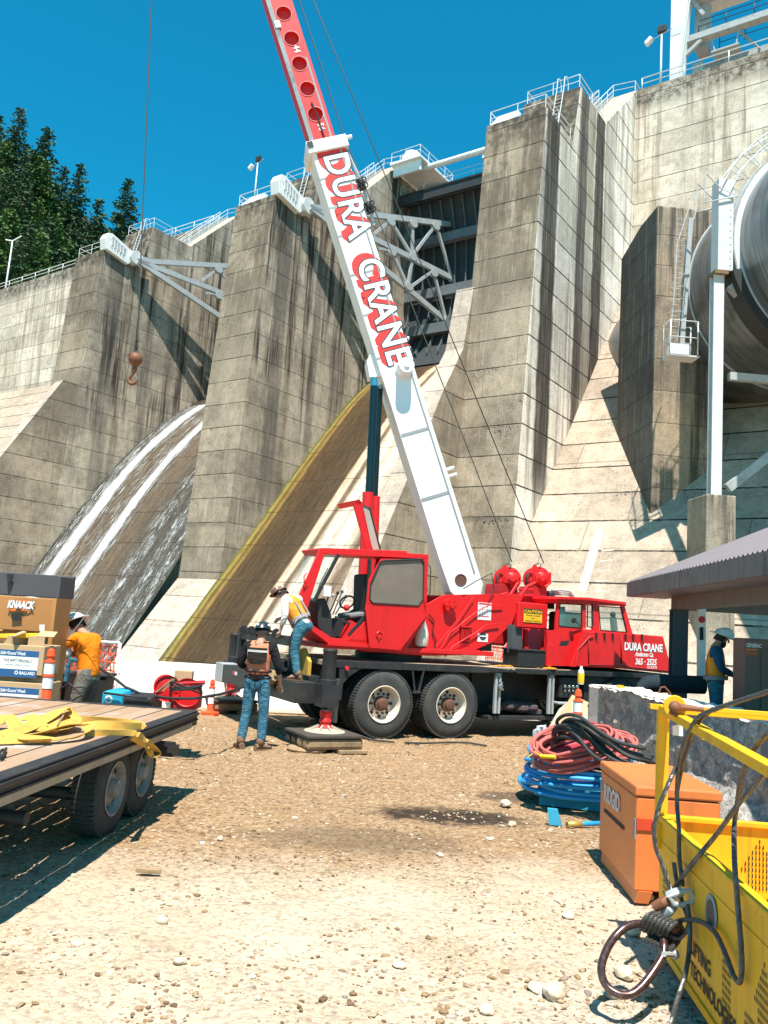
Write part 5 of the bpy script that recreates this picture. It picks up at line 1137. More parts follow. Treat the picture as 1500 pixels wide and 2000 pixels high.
# --- cribbing under the jacks
M['timber'] = paint('weathered_timber', (.34, .23, .13), .9, .6, (.05, .035, .025), scale=1.5, bumps=.5, chip=.6, chipcol=(.10, .07, .045))
M['timberd'] = paint('dark_timber', (.07, .055, .045), .9, .5, (.02, .018, .015), bumps=.5)
def crib(c, ang, lab, n_=3):
    x = TT*math.cos(ang)+TN*math.sin(ang); F = frame(c, x)
    t = thing('outrigger_cribbing', lab, 'timber cribbing', c, 'timber pads under the crane jacks')
    for k in range(n_+1):
        m = MB(); y0 = -.42+k*.22; m.box(F, -.45, .45, y0, y0+.20, .045, .195); m.build('timber_block', M['timberd'] if k > 1 else M['timber'], t, bev=.045)
    m = MB(); m.box(F, -.46, .44, -.44, .44, .20, .245); m.build('top_board', M['timberd'], t, bev=.01)
    m = MB(); m.lathe(frame(F(-.3, -.1, 0), x*1, None), [(0, .045), (.28, .045), (.3, .02), (.28, -.01)], 24); m.build('round_pad', M['timber'], t)
    m = MB(); m.box(F, 0.05, .5, -.48, -.2, -.01, .044); m.build('shim_board', M['timber'], t, bev=.01)
crib(TW(SJ, -.87, 0), R_(0), 'stacked timber pad carrying the near red-collared jack, in front of the truck wheels')
crib(TW(SJ, 3.6, 0), R_(0), 'dark timber pad under the far jack, left of the standing worker')
# --- hook ball
HB = thing('hook_block', 'rusty overhaul ball with a hook hanging on a wire rope at left', 'crane hook', TPB(264, 720, 1.25))
M['rust'] = paint('rusty_ball_paint', (.20, .075, .035), .5, .6, (.045, .022, .016), chip=.5, chipcol=(.42, .17, .05), scale=5)
hc = TPB(264.5, 702, 1.25); F = frame(hc, (1, 0, 0)); k = (TPB(278.5, 702, 1.25)-hc).length
m = MB(); m.lathe(F, [(0, .98*k), (.35*k, .97*k), (.7*k, .75*k), (.95*k, .4*k), (1.0*k, .0), (.93*k, -.38*k), (.7*k, -.72*k), (.38*k, -.95*k), (.36*k, -1.3*k), (.4*k, -1.5*k), (.3*k, -1.9*k), (0, -2.0*k)], 28); m.build('ball', M['rust'], HB)
m = MB(); m.lathe(frame(F(-.55*k, -.75*k, .25*k), (1, 0, 0), (0, 0, 1), (-.5, -.8, .2)), [(.34*k, -.1*k), (.34*k, .12*k), (.2*k, .12*k), (.18*k, 0), (.1*k, 0), (.09*k, .15*k), (0, .15*k)], 16); m.build('ball_plug', M['rust'], HB)
m = MB(); hk = [(-.05, -1.9), (-.1, -2.25), (-.5, -2.55), (-.72, -2.95), (-.6, -3.4), (-.15, -3.65), (.3, -3.5), (.52, -3.1), (.5, -2.75)]
m.tube([F(a*k, 0, b*k) for a, b in hk], [.16*k, .15*k, .2*k, .25*k, .27*k, .28*k, .25*k, .18*k, .08*k], 10); m.build('hook', M['rust'], HB)
m = MB(); m.tube([F(.0*k, 0, -2.15*k), F(.25*k, 0, -2.4*k), F(.5*k, 0, -2.8*k)], .05*k, 6); m.build('hook_latch', M['chrome'], HB)
m = MB(); m.lathe(F, [(.3*k, .98*k), (.25*k, 1.2*k), (.1*k, 1.35*k), (.22*k, 1.6*k), (.05*k, 1.7*k), (.14*k, 1.75*k), (.14*k, 2.4*k), (.06*k, 2.45*k), (.06*k, 2.6*k), (.18*k, 2.7*k), (.18*k, 2.85*k), (.05*k, 2.95*k)], 12); m.build('swivel', M['ink'], HB)
m = MB(); top = TPB(296, 0, 1.25); a = F(0, 0, 2.9*k); m.tube([a, top, top+(top-a)*.7], .014, 6); m.build('wire_rope', M['rope'], HB)
# ------------------------------------------------------------ ground
def gz(x, y):
    f = max(0, min(1, (20-y)/4))*max(0, min(1, (x+9)/2))*max(0, min(1, (9-x)/2))*max(0, min(1, (y+1)/2))
    if f <= 0: return 0
    v = Vector((x, y, 0)); n1 = noise.noise(v*.7)*.03; n2 = noise.noise(v*3.1+Vector((5, 0, 0)))*.016; n3 = noise.noise(v*9)*.011; n4 = max(0, noise.noise(v*17))*.016
    return (n1+n2+n3+n4-.012)*f
n = N('dusty_gravel_ground', .95, spec=.15)
zz = sepz(n, n.pos); yy = zz[1]; xx = zz[0]
edge = n.math('ADD', n.math('ADD', yy, n.math('MULTIPLY', n.math('SUBTRACT', n.noise(n.pos, .9, 4), .5), 2.2)), n.math('MULTIPLY', xx, -.12))
zone = n.step(edge, 6.0, 7.6)
near = n.mix(n.noise(n.pos, 1.3, 5), (.47, .365, .25), (.62, .52, .40)); mid = n.mix(n.noise(n.pos, 1.2, 6, .7), (.27, .160, .075), (.43, .285, .165)); near = n.mix(n.math('MULTIPLY', n.step(n.noise(n.pos, .55, 5, .65), .5, .62), .5), near, (.40, .29, .18))
col = n.mix(zone, near, mid)
dx = n.math('DIVIDE', n.math('SUBTRACT', xx, 2.2), 1.7); dy = n.math('DIVIDE', n.math('SUBTRACT', yy, 3.8), 1.6)
grav = n.math('SUBTRACT', 1, n.step(n.math('ADD', n.math('ADD', n.math('MULTIPLY', dx, dx), n.math('MULTIPLY', dy, dy)), n.math('MULTIPLY', n.noise(n.pos, 2, 4), 1.2)), .9, 1.7))
col = n.mix(n.math('MULTIPLY', grav, .8), col, n.mix(n.noise(n.pos, 30, 3, .7), (.30, .25, .20), (.66, .60, .52)))
vc = n.voro(n.pos, 38, 'F1', 'Color'); vd = n.voro(n.pos, 38); v2 = n.voro(n.pos, 13, 'F1', 'Color'); vd2 = n.voro(n.pos, 13)
pv = sepz(n, vc)[0]; pv2 = sepz(n, v2)[0]
col = n.mix(n.math('MULTIPLY', n.step(pv, .55, .95), n.math('ADD', .35, n.math('MULTIPLY', zone, .35))), col, (.13, .085, .05))
col = n.mix(n.math('MULTIPLY', n.step(pv, .2, .05), .35), col, (.60, .47, .33))
col = n.mix(n.math('MULTIPLY', n.math('MULTIPLY', n.step(pv2, .82, .9), n.step(vd2, .45, .3)), .45), col, (.52, .42, .30))
def blob(cx, cy, rx, ry, c, stg, ncol):
    global col
    a = n.math('DIVIDE', n.math('SUBTRACT', xx, cx), rx); b = n.math('DIVIDE', n.math('SUBTRACT', yy, cy), ry)
    d = n.math('ADD', n.math('ADD', n.math('MULTIPLY', a, a), n.math('MULTIPLY', b, b)), n.math('MULTIPLY', n.math('SUBTRACT', n.noise(n.pos, 5, 5, .7), .5), 2.6))
    col = n.mix(n.math('MULTIPLY', n.math('SUBTRACT', 1, n.step(d, .2, 1.5)), stg), col, c)
g1 = G(880, 1590); blob(g1.x, g1.y, .85, .42, (.035, .025, .018), .95, None)
g2 = G(700, 1640); blob(g2.x, g2.y, 1.0, .4, (.10, .07, .045), .5, None)
g3 = G(985, 1555); blob(g3.x, g3.y, .35, .25, (.06, .045, .035), .7, None)
n.bump(n.math('ADD', n.math('ADD', n.math('MULTIPLY', n.math('SUBTRACT', 1, vd), .6), n.noise(n.pos, 60, 4, .7)), n.math('MULTIPLY', n.math('SUBTRACT', .6, vd2, clamp=True), 1.2)), .9, .018)
M['ground'] = n.done(col)
def axis(a, b, st, ends_lo, ends_hi):
    v = []; x = a
    while x < b+1e-6: v.append(x); x += st
    return [e for e in ends_lo]+v+[e for e in ends_hi]
XS = axis(-6, 7, .055, [-500, -200, -80, -40, -20, -12, -8], [8, 11, 20, 40, 80, 200, 500]); YS = axis(1.6, 17.5, .06, [-200, -60, -20, -6, -2, .5], [18.6, 19.2, 21.5, 26, 40, 70, 120, 300, 700])
rows = [[(x, y, gz(x, y) if y < 19 else (-.2 if y < 20 else -6.0)) for x in XS] for y in YS]
m = MB(); m.strip(rows, smooth=True); tag(m.build('ground', M['ground'], recalc=False), 'dusty tan gravel yard', 'ground', kind='structure')
# stones
M['stone'] = None
n = N('pebble', .9, spec=.2); oi = n.t.nodes.new('ShaderNodeNewGeometry').outputs['Random Per Island']
M['stone'] = n.done(n.mix(.6, n.ramp(oi, [(0, (.13, .08, .045)), (.3, (.28, .18, .10)), (.55, (.38, .28, .18)), (.8, (.50, .41, .31)), (.93, (.52, .45, .36)), (1, (.22, .18, .15))]), n.ramp(n.noise(n.pos, 25, 3), [(.3, .3), (.7, .6)]), 'OVERLAY')); 
ico = bmesh.new(); bmesh.ops.create_icosphere(ico, subdivisions=1, radius=1); IV = [v.co.copy() for v in ico.verts]; IF = [[v.index for v in f.verts] for f in ico.faces]; ico.free()
def rock(m, c, r, rnd, fl=.6, V=IV, Fc=IF, sm=False):
    q = Quaternion((rnd.random()-.5, rnd.random()-.5, rnd.random()-.5), rnd.random()*6) if True else None
    s = (rnd.uniform(.7, 1.3), rnd.uniform(.7, 1.2), rnd.uniform(.7, 1.1)); rz = rnd.random()*6.28; cz, sz_ = math.cos(rz), math.sin(rz)
    vs = []
    for v in V:
        k = r*rnd.uniform(.62, 1.2); x, y, z = v.x*s[0]*k, v.y*s[1]*k, v.z*s[2]*k*fl
        vs.append((c[0]+x*cz-y*sz_, c[1]+x*sz_+y*cz, c[2]+z))
    m.add(vs, Fc, 0, sm)
rnd = random.Random(21); m = MB()
for k in range(15000):
    t_ = rnd.random(); y = 3.2+(t_**1.5)*12; x = rnd.uniform(-.5, .5)*y*1.0
    if noise.noise(Vector((x*1.4, y*1.4, 2)))+.5*noise.noise(Vector((x*4, y*4, 7))) < rnd.uniform(-.35, .35): continue
    r = rnd.uniform(.004, .011)*(1+.09*y) if rnd.random() < .86 else rnd.uniform(.012, .030)*(.8+.03*y)
    rock(m, (x, y, gz(x, y)+r*.1), r, rnd)
for k in range(2600):
    x = rnd.gauss(1.5, .75); y = rnd.gauss(4.0, .8)
    if y < 3.1 or x > 3: continue
    r = rnd.uniform(.006, .016) if rnd.random() < .93 else rnd.uniform(.02, .035); rock(m, (x, y, gz(x, y)+r*.15), r, rnd)
tag(m.build('gravel', M['stone'], recalc=False), 'small pebbles strewn over the yard', 'gravel', kind='stuff')
ic3 = bmesh.new(); bmesh.ops.create_icosphere(ic3, subdivisions=3, radius=1); V3 = [v.co.copy() for v in ic3.verts]; F3 = [[v.index for v in f.verts] for f in ic3.faces]; ic3.free()
def bigrock(px, py, r, lab, fl=.6, matn=None):
    g = G(px, py); m = MB(); sd = Vector((px*.01, py*.01, 0)); a = rnd.random()*6
    vs = []
    for v in V3:
        k = r*(1+.28*noise.noise(v*1.1+sd)+.12*noise.noise(v*2.7+sd)); x, y = v.x*k*1.25, v.y*k*.85; vs.append((g.x+x*math.cos(a)-y*math.sin(a), g.y+x*math.sin(a)+y*math.cos(a), g.z+v.z*k*fl+r*fl*.45))
    m.add(vs, F3, 0, True); return tag(m.build('rock', matn or M['rockm']), lab, 'rock', 'loose rocks on the ground')
n = N('river_stone', .85); M['rockm'] = n.done(n.mix(n.noise(n.pos, 9, 5, .65), (.38, .28, .19), (.70, .60, .46))); n.bump(n.noise(n.pos, 40, 4), .3, .01)
n = N('grey_stone', .9); M['rockg'] = n.done(n.mix(n.noise(n.pos, 14, 5, .7), (.16, .15, .13), (.42, .38, .32))); n.bump(n.noise(n.pos, 30, 4), .5, .01)
for a in [(1083, 1945, .062, 'round pale cobble right of a flatter one, left of the big steel ring', .75), (1052, 1935, .055, 'flat oval cobble left of the round pale one near the steel ring', .45), (1262, 1756, .05, 'pale round stone just below the corner of the orange tool chest', .6),
          (1203, 1945, .06, 'grey angular rock under the big steel ring', .6, M['rockg']), (1238, 1820, .06, 'brown rock seen through the top of the steel ring', .6), (1218, 1905, .06, 'tan rock lying inside the steel ring', .55),
          (315, 1802, .035, 'small white stone on the pale dirt, lower left', .7), (430, 1640, .03, 'small pale stone near the trailer shadow', .7), (988, 1572, .07, 'white lump on the dark oil stain left of the blue hose', .5), (1000, 1612, .04, 'white stone just below the blue hose coil', .7),
          (860, 1672, .03, 'small pale stone in the centre foreground', .6), (957, 1640, .035, 'tan stone right of centre near the oil stain', .5), (780, 1887, .035, 'pale stone in the lower centre foreground', .5), (150, 1845, .04, 'flat tan stone in the lower left foreground', .4),
          (1275, 1800, .055, 'brown rock against the yellow basket corner', .6), (1110, 1790, .05, 'half buried tan rock below the tool chest', .4), (352, 1880, .03, 'cluster stone in the lower left foreground', .6), (950, 1975, .045, 'tan stone at the bottom edge of the picture', .5),
          (1330, 1870, .05, 'rock in the shadow under the yellow basket', .6, M['rockg'])]:
    bigrock(*a)
for a in [(455, 1372, .22), (500, 1376, .26), (560, 1378, .25), (600, 1382, .24), (430, 1380, .16)]: bigrock(a[0], a[1]+8, a[2], 'dusty rubble lump in front of the white concrete barrier', .45, M['rockm'])
g = G(288, 1708); m = MB(); m.prism([g+Vector(q) for q in [(-.09, 0, .01), (-.05, .03, .01), (.07, .03, .01), (.1, 0, .01), (.02, -.02, .01)]], (0, 0, .03)); tag(m.build('wood_chip', M['timber'] if 'timber' in M else M['rockg'], bev=.004), 'splinter of brown wood on the pale dirt', 'wood chip')
# hoses and debris on the ground
m = MB(); m.tube([TP(637, 1385, -.7)]+[G(*q)+ZZ*.02 for q in [(655, 1418), (690, 1436), (730, 1448), (770, 1452)]], .016, 8); tag(m.build('hose', M['rubber']), 'black hose curling from the jack across the dirt by the front truck wheel', 'hose')
m = MB(); m.tube([G(*q)+ZZ*.02 for q in [(790, 1453), (830, 1454), (880, 1452), (915, 1453), (950, 1459)]], .016, 8); tag(m.build('hose', M['rubber']), 'short black hose lying on the dirt below the second truck wheel', 'hose')
# ------------------------------------------------------------ flatbed trailer
M['plank'] = None
n = N('weathered_planks', .8, spec=.3); v = n.obj
gr_ = n.noise(n.vec(v, (22, 1.2, 22)), 1, 5, .7); bd_ = n.noise(n.vec(v, (4.5, .25, 1)), 1, 3); st_ = n.noise(v, 1.6, 4)
c = n.mix(gr_, (.22, .12, .065), (.44, .28, .17)); c = n.mix(n.step(bd_, .4, .65), c, n.mix(.5, c, (.40, .30, .22))); c = n.mix(n.math('MULTIPLY', n.step(st_, .52, .66), .7), c, (.42, .40, .38)); n.bump(gr_, .4, .01)
M['plank'] = n.done(c)
ZD = .87; e1 = G(387, 1387, ZD); e0 = G(0, 1523, ZD); td = (e1-e0).normalized(); td.z = 0; td.normalize(); tx = Vector((-td.y, td.x, 0))   # tx: to the left
trl = thing('flatbed_trailer', 'wooden decked flatbed trailer with black steel rails at left', 'trailer', (e1.x-1.2, e1.y-3.5, 0))
TRF = frame(Vector((e1.x, e1.y, 0)), tx, -td)        # x: left from the right edge, y: toward the camera from the far end
LT, WT = 6.6, 2.35
m = MB(); x = .13
rr = random.Random(8)
while x < WT-.13: m.box(TRF, x, x+.182, .12, LT, ZD-.05, ZD-.004+rr.uniform(-.002, .002)); x += .194
m.build('deck_planks', M['plank'], trl)
m = MB(); m.box(TRF, 0, .125, 0, LT, ZD-.018, ZD); m.box(TRF, .0, .02, 0, LT, ZD-.15, ZD-.018); m.box(TRF, -.02, .0, 0, LT, ZD-.05, ZD-.02); m.box(TRF, -.015, .0, 0, LT, ZD-.10, ZD-.085); m.build('side_rail', M['black'], trl, bev=.006)
m = MB(); m.box(TRF, -.008, .002, 0.2, LT, ZD-.155, ZD-.105); m.build('dusty_side_plate', paint('dusty_trailer_side', (.40, .29, .20), .8, .5), trl)
m = MB(); m.box(TRF, WT-.125, WT, 0, LT, ZD-.018, ZD); m.box(TRF, WT-.02, WT, 0, LT, ZD-.15, ZD-.018); m.build('side_rail', M['black'], trl, bev=.006)
m = MB(); m.box(TRF, .126, WT-.126, -.002, .115, ZD-.14, ZD-.001); m.build('end_rail', M['black'], trl, bev=.008)
m = MB(); m.box(TRF, .5, .6, .1, LT, ZD-.3, ZD-.06); m.box(TRF, WT-.6, WT-.5, .1, LT, ZD-.3, ZD-.06)
for k in range(9): m.box(TRF, .03, WT-.03, .35+k*.75, .42+k*.75, ZD-.13, ZD-.055)
m.build('underframe', M['black'], trl)
m = MB(); m.box(TRF, -.06, .5, .75, .95, ZD-.33, ZD-.24); m.box(TRF, -.10, .3, 1.0, 1.06, ZD-.22, ZD-.18); m.build('step_bracket', M['black'], trl)
m = MB(); m.box(TRF, .5, 1.0, -.25, .2, .2, .62); m.build('rear_bumper_box', M['black'], trl, bev=.01)
M['trim'] = paint('rusty_grey_rim', (.30, .285, .26), .6, .6, (.10, .06, .04), scale=3)
def trwheel(g, lab):
    r = .385; xo = max(.12, (Vector((g.x, g.y, 0))-TRF.o).dot(tx)); yo = (Vector((g.x, g.y, 0))-TRF.o).dot(-td)
    F0 = frame(TRF(xo, yo, r-.005), -td, ZZ, -tx)
    t = MB(); t.lathe(F0, [(.215, 0), (.24, .004), (.30, .010), (.345, -.006), (.372, -.03), (.384, -.06), (.385, -.1), (.384, -.16), (.372, -.2), (.33, -.225), (.215, -.23)], 56)
    for i in range(56):
        a = 2*math.pi*i/56; ca, sa = math.cos(a), math.sin(a); R0 = frame(F0(ca*.385, sa*.385, 0), F0(ca, sa, 0)-F0.o, F0(-sa, ca, 0)-F0.o, -tx)
        t.box(R0, -.02, .007, -.014, .014, -.055, -.015); t.box(R0, -.02, .007, -.018, .010, -.10, -.065); t.box(R0, -.02, .007, -.010, .018, -.15, -.112); t.box(R0, -.02, .007, -.014, .014, -.21, -.165)
    o = t.build('wheel', M['rubber'], trl)
    m = MB(); m.lathe(F0, [(.218, .004), (.222, .012), (.21, .014), (.20, -.01), (.185, -.03), (.18, -.06), (.14, -.05), (.12, -.03), (.08, -.03), (.075, .0), (.06, .03), (0, .035)], 32); m.build('rim', M['trim'], o)
    m = MB()
    for i in range(8): a = i*.785; m.cyl(F0(.16*math.cos(a), .16*math.sin(a), -.056), F0(.16*math.cos(a), .16*math.sin(a), -.045), .02, n=8)
    m.build('rim_holes', M['ink'], o)
trwheel(G(214, 1632), ''); trwheel(G(272, 1590), '')
m = MB(); m.tube([TRF(.35, 2.0, .38), TRF(2.0, 2.0, .38)], .05, 8); m.tube([TRF(.35, 2.85, .38), TRF(2.0, 2.85, .38)], .05, 8); m.build('axles', M['black'], trl)
# yellow slings on the deck
M['sling'] = paint('yellow_webbing', (.62, .36, .07), .85, .45, (.22, .12, .04), scale=3)
def ribbon(m, pts, w, th=.006, up=ZZ, sub=4):
    P = [Vector(p) for p in pts]; Q = []
    for i in range(len(P)-1):
        a, b, c_, d = P[max(i-1, 0)], P[i], P[i+1], P[min(i+2, len(P)-1)]
        for k in range(sub):
            t = k/sub; Q.append(.5*((2*b)+(c_-a)*t+(2*a-5*b+4*c_-d)*t*t+(3*b-a-3*c_+d)*t**3))
    Q.append(P[-1]); rows = []
    for i, p in enumerate(Q):
        d = (Q[min(i+1, len(Q)-1)]-Q[max(i-1, 0)]).normalized(); tw = .6*math.sin(i*.31); s = d.cross(up); s = s.normalized() if s.length > 1e-4 else Vector((1, 0, 0)); s = (s*math.cos(tw)+d.cross(s)*math.sin(tw))
        rows.append((p-s*w/2, p+s*w/2, d.cross(s).normalized()*th))
    m.strip([[a, b] for a, b, o in rows], smooth=True); m.strip([[b+o, a+o] for a, b, o in rows], smooth=True); m.strip([[a, a+o] for a, b, o in rows]); m.strip([[b+o, b] for a, b, o in rows])
slz = lambda x, y, h=0: G(x, y, ZD+h)
sg = tag_s = thing('lifting_sling', 'tangled yellow webbing slings piled on the trailer deck', 'sling', slz(80, 1425))
m = MB()
ribbon(m, [slz(-30, 1440, .02), slz(40, 1425, .06), slz(90, 1402, .12), slz(130, 1382, .16), slz(150, 1395, .12), slz(140, 1415, .06), (slz(100, 1430, .03)), slz(50, 1418, .05), slz(20, 1400, .09)], .09)
ribbon(m, [slz(-40, 1450, .02), slz(20, 1445, .03), slz(80, 1442, .04), slz(140, 1440, .03), slz(172, 1428, .05), slz(170, 1415, .06), slz(130, 1418, .06), slz(80, 1430, .05), slz(10, 1440, .04)], .08)
ribbon(m, [slz(30, 1410, .05), slz(60, 1400, .1), slz(90, 1425, .06), slz(110, 1400, .10), slz(140, 1390, .10), slz(120, 1425, .04)], .09)
ribbon(m, [slz(-20, 1420, .03), slz(15, 1400, .09), slz(30, 1425, .05), slz(45, 1445, .03), slz(100, 1446, .03)], .08)
m.build('webbing', M['sling'], sg)
sg2 = thing('lifting_sling', 'long yellow sling folded near the deck edge with its loop hanging over the side', 'sling', slz(230, 1420))
m = MB()
ribbon(m, [slz(150, 1408, .035), slz(190, 1408, .045), slz(235, 1412, .035), slz(272, 1416, .03), slz(270, 1420, .02), slz(200, 1416, .03), slz(160, 1418, .02)], .075, up=(0, -1, .3))
ed = lambda x, y, o=.03: ONP(x, y, TRF(-o, 0, 0), tx)
ribbon(m, [slz(170, 1432, .02), slz(210, 1431, .02), slz(250, 1431, .025), slz(268, 1434, .03), ed(284, 1446), ed(298, 1460), ed(310, 1472), ed(303, 1476), ed(292, 1470), ed(284, 1456), slz(258, 1440, .01)], .05, up=(0, -1, .3))
m.build('webbing', M['sling'], sg2)
m = MB(); m.tube([slz(2, 1480, .02), slz(8, 1470, .03), slz(12, 1462, .02), slz(4, 1465, .03), slz(-4, 1474, .02), slz(10, 1478, .02)], .01, 6); tag(m.build('chain', M['ink']), 'small dark chain heap at the left edge of the trailer deck', 'chain')
# ------------------------------------------------------------ left yard: job box, cartons, marker, fence, barriers
M['tanbox'] = paint('tan_steel_box', (.42, .19, .06), .45, .15, (.15, .08, .04)); M['greylid'] = paint('dark_grey_lid', (.075, .072, .08), .5, .15); M['card'] = paint('cardboard', (.50, .33, .18), .9, .15, (.3, .2, .1))
M['blueink'] = paint('blue_print', (.02, .10, .24), .5, .05); M['orank'] = paint('orange_logo', (.80, .16, .02), .5, .05)
def fr(x, y, D): p = Y(x, y, D); return p
def vplane(D): return lambda x, y, o=0: Y(x, y, D+o)
JB = 10.4; q = vplane(JB)
jb = thing('job_box', 'tan steel job box standing open under a dark grey lid at the left edge', 'tool box', (q(30, 1300).x, JB, 0))
xr = q(104, 1200).x; xl = xr-2.2; ztop = q(60, 1118).z; zl = q(60, 1165).z; z3 = q(60, 1236).z
JF = frame((xr, JB, 0), (-1, .05, 0), (.05, 1, 0))
m = MB(); m.box(JF, 0, 2.2, .50, .56, zl, ztop); m.box(JF, 0, .04, .1, .5, zl, ztop-.02); m.build('lid', M['greylid'], jb, bev=.01)
m = MB(); m.box(JF, .06, 2.2, .40, .46, z3, zl-.01); li = m.build('lid_inner', M['tanbox'], jb, bev=.01)
m = MB(); m.box(JF, .0, .05, .05, .5, .1, zl); m.box(JF, .05, 2.2, .5, .55, .1, z3); m.box(JF, .05, 2.2, .05, .5, .1, .15); m.build('carcass', M['tanbox'], jb)
a = q(14, 1186, .39); m = MB(); text_mb(m, 'KNAACK', frame(a, (1, 0, 0), (0, 0, 1), (0, -1, 0)), .13, 0, .045, 0, .62, shear=.2); 
m2 = MB(); m2.prism([q(x, y, .395) for x, y in [(20, 1173), (30, 1173), (31, 1180), (42, 1172), (55, 1172), (44, 1183), (56, 1193), (44, 1193), (34, 1185), (31, 1187), (31, 1193), (20, 1193)]], (0, .004, 0)); m2.build('logo_mark', M['orank'], li)
m3 = MB(); text_mb(m3, 'KNAACK', frame(a+Vector((.006, .003, -.008)), (1, 0, 0), (0, 0, 1), (0, -1, 0)), .13, 0, .05, 0, .62, shear=.2); m3.build('logo_shadow', M['blueink'], li, recalc=False)
m.build('logo_word', M['stickw'], li, recalc=False)
m = MB(); m.prism([q(x, y, .397) for x, y in [(23, 1198), (42, 1198), (42, 1212), (23, 1212)]], (0, .004, 0)); m.build('lock_opening', M['ink'], li)
m = MB(); m.prism([q(x, y, .397) for x, y in [(77, 1220), (87, 1220), (87, 1232), (77, 1232)]], (0, .004, 0)); m.build('small_label', M['stickw'], li)
m = MB(); c = q(18, 1130, .5); m.prism([c+Vector((-.03, -.02, .06)), c+Vector((.05, -.02, .06)), c+Vector((.04, -.02, -.02)), c+Vector((.0, -.02, -.09)), c+Vector((-.02, -.02, 0))], (0, .02, 0)); m.build('lid_handle', M['ink'], jb)
def crate(y0, y1, lab, x1=86, D=9.9, dy=None):
    qq = vplane(D); t = thing('carton', lab, 'box', qq(40, y1), 'brown cartons with safety posters')
    zt, zb_ = qq(43, y0).z, qq(43, y1).z; xR = qq(x1, y0+20).x
    m = MB(); m.box(frame((xR, D, 0), (-1, 0, 0), (0, 1, 0)), 0, 1.25, .0, .5, zb_, zt); m.build('panel', M['card'], t, bev=.008)
    w = .47; xs = xR-.06-w; zt2 = zt-.06
    m = MB(); m.box(WF, xs, xs+w, D-.004, D-.001, zt2-.31, zt2); st = m.build('poster', M['stickw'], t)
    m = MB(); m.box(WF, xs, xs+w, D-.006, D-.003, zt2-.07, zt2); m.box(WF, xs, xs+w, D-.006, D-.003, zt2-.31, zt2-.22); m.build('poster_bands', M['blueink'], st)
    m = MB(); text_mb(m, 'Safe+Sound Week', frame((xs+.02, D-.008, zt2-.055), (1, 0, 0), (0, 0, 1), (0, -1, 0)), .055, 0, .02, 0, .72, shear=.2); m.build('poster_heading', M['stickw'], st, recalc=False); m = MB(); text_mb(m, 'BALLARD', frame((xs+.27, D-.008, zt2-.275), (1, 0, 0), (0, 0, 1), (0, -1, 0)), .05, 0, .03, 0, .85); m.lathe(frame((xs+.235, D-.008, zt2-.258), (1, 0, 0), (0, 0, 1), (0, -1, 0)), [(.012, 0), (.022, 0)], 16)
    m.build('poster_words', M['stickw'], st, recalc=False)
    m = MB(); text_mb(m, 'TAKE SAFETY PERSONALLY', frame((xs+w/2, D-.006, zt2-.135), (1, 0, 0), (0, 0, 1), (0, -1, 0)), .045, 0, .01, 0, .62, 'CENTER'); text_mb(m, 'RISK MATRIX  |  CONTROLS  |  CULTURE', frame((xs+w/2, D-.006, zt2-.18), (1, 0, 0), (0, 0, 1), (0, -1, 0)), .025, 0, .0, 0, .6, 'CENTER')
    m.build('poster_print', M['ink'], st, recalc=False)
    return t
crate(1260, 1318, 'upper brown carton with a blue and white safety poster'); crate(1333, 1400, 'lower brown carton with a blue and white safety poster, half hidden by the trailer')
m = MB(); qq = vplane(9.95); m.box(frame((qq(84, 1320).x, 9.95, 0), (-1, 0, 0), (0, 1, 0)), 0, 1.2, 0, .45, qq(43, 1333).z, qq(43, 1319).z); tag(m.build('wooden_slat', M['timber']), 'brown wooden slats between the two poster cartons', 'wood')
for k, (x, y, s, mt, lab) in enumerate([(8, 1250, .16, M['card'], 'open cardboard carton in the left job box'), (38, 1252, .17, M['card'], 'crumpled brown carton in the middle of the job box'), (70, 1252, .15, M['card'], 'small brown carton at the right of the job box')]):
    m = MB(); c = Y(x, y, 10.1); F = frame(c, (math.cos(k), math.sin(k), 0)); m.box(F, -s, s*.7, -s*.6, s*.6, -.1, .06); m.bar(F(-s, -s*.6, .06), F(-s*.3, -s*.9, .12), .2, .01); tag(m.build('carton', mt), lab, 'box')
m = MB(); m.prism([Y(x, y, 9.95) for x, y in [(-10, 1238), (55, 1237), (60, 1243), (50, 1246), (-8, 1245)]], (0, .3, 0)); m.build('x', M['sticky']); o = bpy.data.objects['x']; o.name = 'yellow_level'; tag(o, 'yellow and black tool tray lying across the job box contents', 'tool')
def marker(base, h, lab, r=.052):
    t = thing('delineator_post', lab, 'traffic marker', base, 'orange traffic delineators'); F = frame(base)
    m = MB(); m.lathe(F, [(.17, 0), (.17, .04), (r+.02, .06), (r, .1), (r, h-.16), (r*.75, h-.13), (r*.75, h-.10), (r*.95, h-.09), (r*.7, h-.02), (0, h)], 20); m.build('post', M['cone'], t)
    for k in range(2):
        z = h-.42+k*.16-.02; m = MB(); m.lathe(F, [(r+.001, z-.012), (r+.006, z-.01), (r+.006, z+.11), (r+.001, z+.112)], 20); m.build('reflective_band', M['stickw'], t)
        m = MB(); m.lathe(F, [(r, z+.112), (r+.012, z+.118), (r+.012, z+.134), (r, z+.14)], 20); m.build('ridge', M['cone'], t)
M['cone'] = paint('fluorescent_orange', (.90, .085, .02), .5, .12, (.4, .06, .02))
b_ = Y(88, 1378, 9.6); marker(Vector((b_.x, 9.6, 0)), Y(92, 1265, 9.6).z, 'orange delineator post with white bands beside the brown cartons')
b_ = G(1125, 1440); b_ = Vector((Y(1128, 1400, 10.8).x, 10.8, 0)); marker(b_, Y(1131, 1345, 10.8).z, 'orange delineator post with two white bands in front of the concrete wall end')
b_ = Y(412, 1370, 15.9); marker(Vector((b_.x, 15.9, 0)), Y(411, 1326, 15.9).z, 'orange delineator post behind the far outrigger of the truck')
